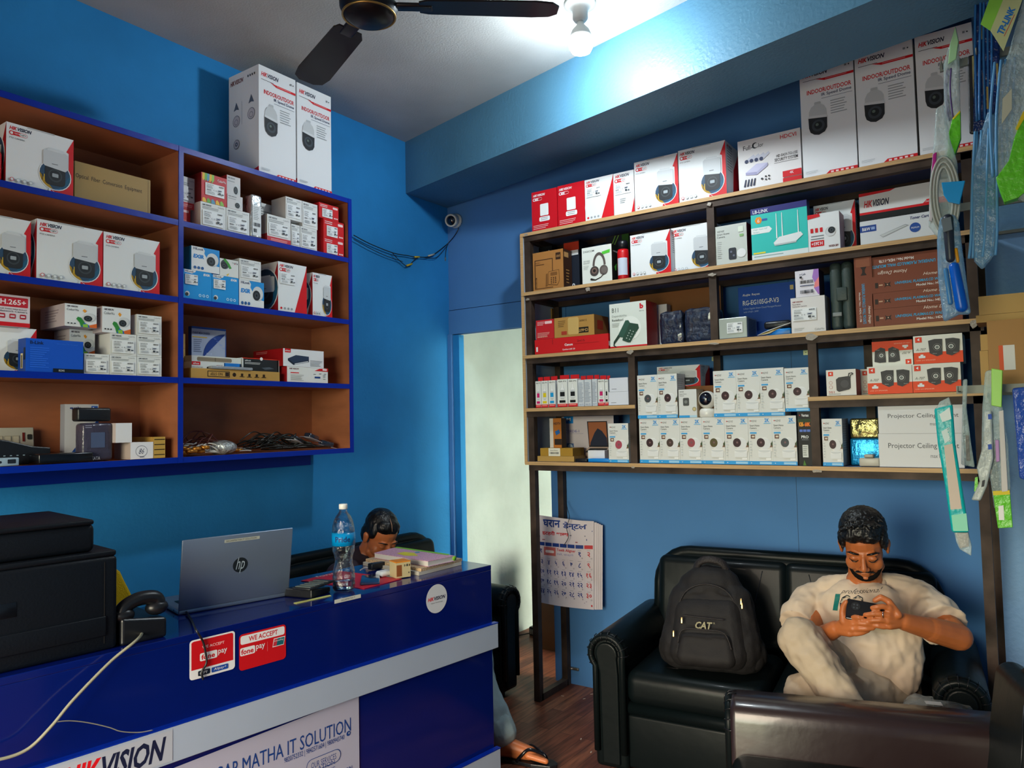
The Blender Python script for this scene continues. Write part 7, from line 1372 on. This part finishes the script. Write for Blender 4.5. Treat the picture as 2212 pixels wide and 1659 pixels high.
# cartons on the lowest shelf
ZS = 1.578+.009; YG = 3.12
def gbox(name, xl, xr, yt, base, d, art, label, y=YG, zt=None, rz=0, g_=None):
    global YR; s_ = YR; YR = y; b = C(name, label, 'carton', 'R', xl, xr, yt, base, art, d, g_, zt=zt); YR = s_; return b
def a_lenovo(g, w, d, h, fl, parts):
    A, R, L = shell(g, w, d, h, '#a5773c', fl, side='#8a5f30'); A.rect(.12, .25, .3, .62, '#d8d4c8'); A.rect(.12, .25, .17, .62, '#d8501c'); A.lines(.55, .3, .95, .85, 7, '#3a2a18'); A.text('Lenovo', .5, .08, .95, .2, '#2a1c10', .2, .03)
    for i in range(4): A.poly([(.66, .82-i*.17), (.95, .88-i*.17), (.95, .78-i*.17)], '#3a2418')
q1 = gbox('tan_carton', 2116, 2134, 758, ZS, .1, a_tan2, 'small tan carton, lowest left on the glass shelf', y=3.2)
gbox('tan_carton', 2117, 2134, 723, q1.z1+e_, .1, a_tan2, 'small tan carton standing on another on the glass shelf', y=3.2)
q2 = gbox('printed_carton', 2131, 2330, 694, ZS, .14, a_lenovo, 'tan carton with orange and white label on the glass shelf', y=3.12)
q3 = gbox('tan_carton', 2108, 2330, 682, max(q2.z1, 1.82)+e_, .17, a_tan2, 'long tan carton below the topmost one at the right picture edge', y=3.16)
gbox('tan_carton', 2113, 2330, 641, q3.z1+e_, .17, a_tan2, 'long flat tan carton, topmost at the right picture edge', y=3.16)
# ================================================================ hanging packets
M_film = mat('packet_film', (.55, .68, .66), .12, alpha=.42, bump=1, bscale=30, bdist=.02, spec=.8)
M_filmb = mat('packet_film_blue', (.22, .42, .62), .15, alpha=.6, bump=1, bscale=26, bdist=.02, spec=.8)
def packet(label, cat, y, outline, film, th=.02, name='hanging_packet'):
    ws = [hit(a_, b_, 1, y) for a_, b_ in outline]; c = Vector((sum(w_.x for w_ in ws)/len(ws), y, max(w_.z for w_ in ws)))
    t = empty(name, label, cat, tuple(c)); g = G(); g.prism([(w_.x-c.x, w_.z-c.z) for w_ in ws], -th/2, th/2, film); o = g.build('packet_film', t); bevel(o, th*.42, 3)
    return t, c
def slab_(t, c, y, outline, y0, y1, m, name, bev=.002, par=None):
    ws = [hit(a_, b_, 1, y) for a_, b_ in outline]; g = G(); g.prism([(w_.x-c.x, w_.z-c.z) for w_ in ws], y0, y1, m if not isinstance(m, str) else P(m)); o = g.build(name, par or t); return bevel(o, bev) if bev else o
def wires(t, c, y, pts, r, m, name, n=1, sp=.006, dy=-.004):
    rd = random.Random(len(pts)*7+n); g = G()
    for k in range(n):
        o_ = Vector(((k-n/2)*sp, dy+rd.uniform(-.004, .004), 0)); g.tube(cat_rom([hit(a_, b_, 1, y)-c+o_+Vector((rd.uniform(-.003, .003), 0, 0)) for a_, b_ in pts], 5), r, m, 6)
    o = g.build(name, t); o['kind'] = 'stuff'; return o
GRN = mat('green_foil', (.12, .55, .02), .3, bump=.6, bscale=40); TEAL = mat('teal_print', (.0, .42, .42), .3, bump=.4, bscale=40); M_bc = mat('blue_wire', (.03, .16, .42), .3); M_gc = mat('grey_wire', (.36, .38, .33), .4)
ya = 2.975
# narrow packet left of the top shelf rail
t, c = packet('narrow clear packet with pointed top and green printed foot', 'packet', ya, [(2064, 55), (2072, 90), (2075, 250), (2076, 300), (2062, 340), (2044, 358), (2040, 300), (2038, 140), (2052, 95)], M_film)
slab_(t, c, ya, [(2075, 240), (2076, 300), (2062, 340), (2046, 356), (2050, 290), (2058, 258)], -.0125, .0125, GRN, 'green_foot'); slab_(t, c, ya, [(2058, 258), (2075, 240), (2075, 246), (2060, 262)], -.0135, .0135, '#d8c81c', 'yellow_edge'); slab_(t, c, ya, [(2064, 60), (2071, 92), (2066, 130), (2048, 142), (2053, 98)], -.0115, .0115, mat('pale_green_print', (.35, .6, .3), .4), 'header_print')
wires(t, c, ya, [(2052, 150), (2050, 200), (2056, 260)], .004, mat('violet_wire', (.08, .04, .16), .4), 'contents', 3)
# grey cable coil packet
t, c = packet('packet with a coiled grey cable and magenta edge', 'packet', ya-.05, [(2022, 235), (2040, 225), (2052, 300), (2068, 350), (2072, 430), (2062, 505), (2030, 520), (2006, 490), (2008, 400), (2018, 300)], M_film)
slab_(t, c, ya-.05, [(2016, 335), (2024, 330), (2020, 415), (2010, 418)], -.0125, .0125, '#b01c80', 'magenta_print'); slab_(t, c, ya-.05, [(2010, 420), (2020, 417), (2014, 480), (2007, 478)], -.0125, .0125, '#c8c4c8', 'white_print')
g = G()
for k in range(7):
    cen = hit(2042, 425, 1, ya-.05)-c; rx, rz_ = .026+.0035*k, .10+.006*k; g.tube([(cen.x+rx*math.sin(a_)*.9, -.012+.003*(k % 3), cen.z+rz_*math.cos(a_)) for a_ in [j*PI/12 for j in range(24)]], .0042, M_gc, 6, closed=True)
g.build('coiled_cable', t)['kind'] = 'stuff'
slab_(t, c, ya-.05, [(2035, 398), (2086, 394), (2074, 445), (2050, 440), (2040, 425)], -.025, -.018, mat('cyan_clip', (.0, .28, .62), .35), 'cyan_clip')
# dark blue packet with gold cards
t, c = packet('tall dark blue cable packet with gold cards at the top edge', 'packet', ya+.02, [(2106, -40), (2160, -40), (2160, 180), (2150, 240), (2120, 290), (2102, 290), (2104, 100)], mat('dark_blue_film', (.01, .03, .14), .12, alpha=.92, bump=1, bscale=26, bdist=.02))
for x_, y0_ in ((2117, 40), (2123, 160), (2131, 190), (2152, 140)): slab_(t, c, ya+.02, [(x_, y0_), (x_+4, y0_), (x_+5, y0_+48), (x_+1, y0_+48)], -.013, -.0115, mat('gold_card', (.5, .38, .12), .3, .6), 'gold_card', 0)
wires(t, c, ya+.02, [(2130, -30), (2128, 100), (2130, 260)], .004, M_bc, 'blue_cables', 5, .011, -.012)
# black book-like packet behind
t, c = packet('narrow black packet with cream edge beside the dark blue one', 'packet', ya+.04, [(2090, 122), (2106, 118), (2108, 290), (2094, 290)], M_blk, .016); slab_(t, c, ya+.04, [(2100, 124), (2105, 122), (2107, 215), (2103, 215)], -.0095, .002, '#a8a06a', 'cream_edge', 0)
# light blue patch cable packet
t, c = packet('long blue patch cable packet tapering to a pointed foot', 'packet', ya-.03, [(2134, 240), (2150, 250), (2156, 340), (2156, 480), (2150, 550), (2122, 584), (2104, 565), (2098, 450), (2100, 360), (2118, 290)], M_filmb, .026)
wires(t, c, ya-.03, [(2136, 280), (2130, 400), (2128, 500), (2124, 556)], .0045, mat('pale_blue_wire', (.12, .34, .6), .3), 'blue_cables', 8, .0105, -.008)
# big packet with brand header
yb_ = 2.90
t, c = packet('large clear packet with green checkered brand header at the picture corner', 'packet', yb_, [(2178, 118), (2215, -20), (2260, -20), (2260, 420), (2212, 440), (2170, 410), (2150, 380), (2154, 160)], M_film, .035)
slab_(t, c, yb_, [(2150, -30), (2182, -30), (2140, 72), (2119, 58)], -.022, -.019, mat('checker_green', (.25, .58, .06), .4), 'header_checker', 0); slab_(t, c, yb_, [(2182, -30), (2222, -30), (2168, 116), (2140, 72)], -.022, -.019, mat('header_cream', (.52, .56, .26), .4), 'header_card', 0)
g = G(); O_ = hit(2168, 84, 1, yb_)-c; U_ = hit(2196, 26, 1, yb_)-hit(2168, 84, 1, yb_); V_ = hit(2152, 76, 1, yb_)-hit(2168, 84, 1, yb_); O_.y = -.0225; a = Art(g, O_, U_, V_, (0, -1, 0)); a.text('TP-LINK', 0, .1, 1, .9, '#1c6fb8', 0, .04); a.rect(0, -.12, .8, -.05, '#c01c3c'); g.build('header_print', t)
wires(t, c, yb_, [(2178, 130), (2168, 250), (2172, 380)], .004, mat('pale_blue_wire', (.12, .34, .6), .3), 'pale_cables', 5, .014, -.014)
slab_(t, c, yb_, [(2166, 218), (2186, 196), (2186, 240), (2164, 272)], -.0195, -.0175, '#b8b8a0', 'paper_label', 0)
slab_(t, c, yb_, [(2262, 230), (2210, 255), (2192, 300), (2180, 350), (2152, 388), (2160, 415), (2170, 440), (2200, 430), (2262, 380)], -.021, .02, GRN, 'green_foot'); slab_(t, c, yb_, [(2262, 222), (2210, 246), (2194, 282), (2198, 286), (2212, 262), (2262, 240)], -.0225, .02, '#d8c020', 'yellow_edge', 0)
# crimping tool packet
t, c = packet('clear packet with a blue-handled crimping tool', 'packet', ya-.06, [(2030, 470), (2062, 462), (2072, 480), (2082, 560), (2098, 680), (2072, 680), (2038, 697), (2026, 600), (2024, 520)], M_filmb, .03)
cap_ = lambda g, a_, b_, r0, r1, m: cap(g, hit(*a_, 1, ya-.06)-c+Vector((0, -.014, 0)), hit(*b_, 1, ya-.06)-c+Vector((0, -.014, 0)), r0, r1, m)
g = G(); cap_(g, (2062, 578), (2078, 664), .016, .0185, mat('tool_blue', (.0, .10, .55), .3)); g.build('tool_handle', t)
g = G(); g2_ = cap_(g, (2044, 585), (2054, 655), .0075, .008, mat('tool_pale', (.05, .2, .42), .3)); g.build('tool_handle', t)
g = G(); cap_(g, (2048, 475), (2054, 560), .017, .014, mat('tool_dark', (.02, .025, .04), .35)); g.build('tool_head', t)
g = G(); cap_(g, (2066, 540), (2070, 566), .005, .005, mat('tool_orange', (.7, .3, .0), .4)); g.build('tool_spring', t)
slab_(t, c, ya-.06, [(2034, 478), (2056, 472), (2060, 500), (2040, 506)], -.033, -.028, mat('tool_grey', (.12, .15, .17), .3), 'tool_jaw'); 
# teal strip package
t, c = packet('long tilted teal and white cable organizer package', 'packet', ya-.08, [(2018, 882), (2058, 872), (2064, 960), (2094, 1150), (2056, 1150), (2040, 1040), (2026, 960)], TEAL, .02)
slab_(t, c, ya-.08, [(2040, 962), (2058, 958), (2078, 1098), (2054, 1100)], -.0125, -.009, '#c8b8a8', 'white_panel', 0); slab_(t, c, ya-.08, [(2030, 895), (2052, 880), (2056, 905), (2036, 912)], -.0125, -.009, '#d8e4e0', 'white_print', 0); slab_(t, c, ya-.08, [(2034, 932), (2046, 925), (2052, 950), (2042, 958)], -.0125, -.009, '#c8dcd8', 'white_print', 0)
slab_(t, c, ya-.08, [(2056, 1112), (2088, 1108), (2092, 1146), (2060, 1146)], -.0122, -.009, mat('mint_print', (.2, .62, .42), .4), 'mint_panel', 0)
slab_(t, c, ya-.08, [(2062, 1150), (2092, 1150), (2099, 1180), (2098, 1200), (2074, 1186), (2066, 1170)], -.01, .01, M_film, 'film_foot'); slab_(t, c, ya-.08, [(2064, 1150), (2092, 1150), (2094, 1180), (2074, 1184)], -.006, .006, '#b8a090', 'white_insert')
slab_(t, c, ya-.08, [(2030, 868), (2050, 858), (2056, 876), (2022, 884)], -.008, .008, M_film, 'film_top')
g = G(); vs, fs, _ = textmesh('SUPPLIES', 0, .01); p0 = hit(2055, 953, 1, ya-.08)-c; ud = hit(2051, 922, 1, ya-.08)-hit(2055, 953, 1, ya-.08); vd = hit(2050, 955, 1, ya-.08)-hit(2055, 953, 1, ya-.08); g.add([tuple(p0+ud*x+vd*y+Vector((0, -.0135, 0))) for x, y in vs], fs, '#dfeeea'); g.build('print', t)
# grey comb packet
t, c = packet('narrow clear packet with a black comb-like part', 'packet', ya+.0, [(2080, 820), (2090, 818), (2088, 880), (2098, 960), (2106, 1010), (2076, 1004), (2078, 900)], M_film, .014); slab_(t, c, ya, [(2086, 940), (2093, 940), (2096, 995), (2088, 995)], -.009, -.005, M_blk, 'black_part', 0)
# green power strip packet
t, c = packet('long clear packet with white strip, green header and green foot', 'packet', ya-.03, [(2128, 800), (2164, 798), (2166, 880), (2178, 960), (2184, 1066), (2148, 1100), (2140, 1040), (2120, 980), (2122, 880)], M_film, .026)
slab_(t, c, ya-.03, [(2142, 796), (2166, 800), (2164, 880), (2142, 876)], -.0155, .0155, mat('lime_print', (.28, .62, .06), .35), 'green_header'); slab_(t, c, ya-.03, [(2146, 1066), (2182, 1064), (2188, 1138), (2156, 1140), (2150, 1100)], -.0165, .016, GRN, 'green_foot'); slab_(t, c, ya-.03, [(2145, 1060), (2181, 1058), (2182, 1067), (2146, 1069)], -.0175, .016, '#d8c020', 'yellow_edge', 0)
slab_(t, c, ya-.03, [(2158, 888), (2168, 886), (2178, 1060), (2164, 1062)], -.018, -.012, '#c8c4c0', 'white_strip'); slab_(t, c, ya-.03, [(2150, 950), (2158, 950), (2160, 996), (2152, 998)], -.0165, -.012, '#b48ac0', 'pink_part'); slab_(t, c, ya-.03, [(2157, 1092), (2168, 1090), (2170, 1122), (2158, 1122)], -.019, -.0165, '#e8e8e4', 'white_mark', 0); wires(t, c, ya-.03, [(2148, 960), (2152, 1010), (2158, 1062)], .005, M_blk, 'black_cable', 2, .01, -.008)
t, c = packet('whitish ribbon packet with blue marks left of the green-footed one', 'packet', ya-.055, [(2126, 888), (2142, 886), (2146, 990), (2132, 1050), (2118, 1082), (2098, 1080), (2116, 1040), (2110, 1010), (2124, 960)], mat('milky_film', (.48, .54, .52), .3, alpha=.85, bump=.8, bscale=25, bdist=.01), .014)
for q_ in (895, 960): slab_(t, c, ya-.055, [(2134, q_), (2142, q_-1), (2143, q_+10), (2135, q_+11)], -.0095, -.006, '#1c4aa8', 'blue_mark', 0)
slab_(t, c, ya-.055, [(2122, 1038), (2128, 1036), (2126, 1050), (2120, 1052)], -.0095, -.006, DK, 'black_mark', 0); slab_(t, c, ya-.055, [(2106, 1032), (2112, 1030), (2112, 1062), (2104, 1062)], .004, .009, GRN, 'green_part', 0)
t, c = packet('plain blue film packet cut by the right picture edge', 'packet', ya, [(2186, 838), (2240, 834), (2240, 1040), (2202, 1034), (2196, 960)], mat('royal_blue_film', (.03, .10, .5), .2, alpha=.85, bump=.9, bscale=20, bdist=.02), .02)
# ================================================================ weld beads at the rack joints
for k, (x_, z_, w_, h_) in enumerate(((XA+.018, 2.53, .03, .02), (-1.187, 2.505, .035, .025), (-1.187, 2.17, .05, .02), (XA+.02, 2.17, .03, .02), (-1.187, 1.845, .07, .014), (-1.617, 1.835, .045, .03), (-.757, 1.84, .07, .04), (-.757, 1.262, .07, .02), (-.155, 1.842, .04, .05), (-.154, 1.25, .04, .03), (-1.62, 1.262, .03, .015), (-1.85, 2.18, .035, .03))):
    g = G(); rd = random.Random(k); n = 9; pts = [(w_/2*math.cos(2*PI*i/n)*rd.uniform(.5, 1), h_/2*math.sin(2*PI*i/n)*rd.uniform(.5, 1)) for i in range(n)]; g.prism(pts, -.004, .002, M_weld); o = g.build('weld_bead', rack, loc=(x_-XA, -.0005, z_)); bevel(o, .0015)
for x_, z_ in ((-1.32, 1.79), (-.87, 1.79), (-2.03, 1.99)):
    g = G(); g.box((0, 0, 0), (.04, .003, .022), mat('bracket_zinc', (.42, .46, .28), .4, .5)); g.cyl((.012, -.001, .011), .003, .002, M_blk, 8); g.build('wall_bracket', rack, loc=(x_-XA, .33, z_))
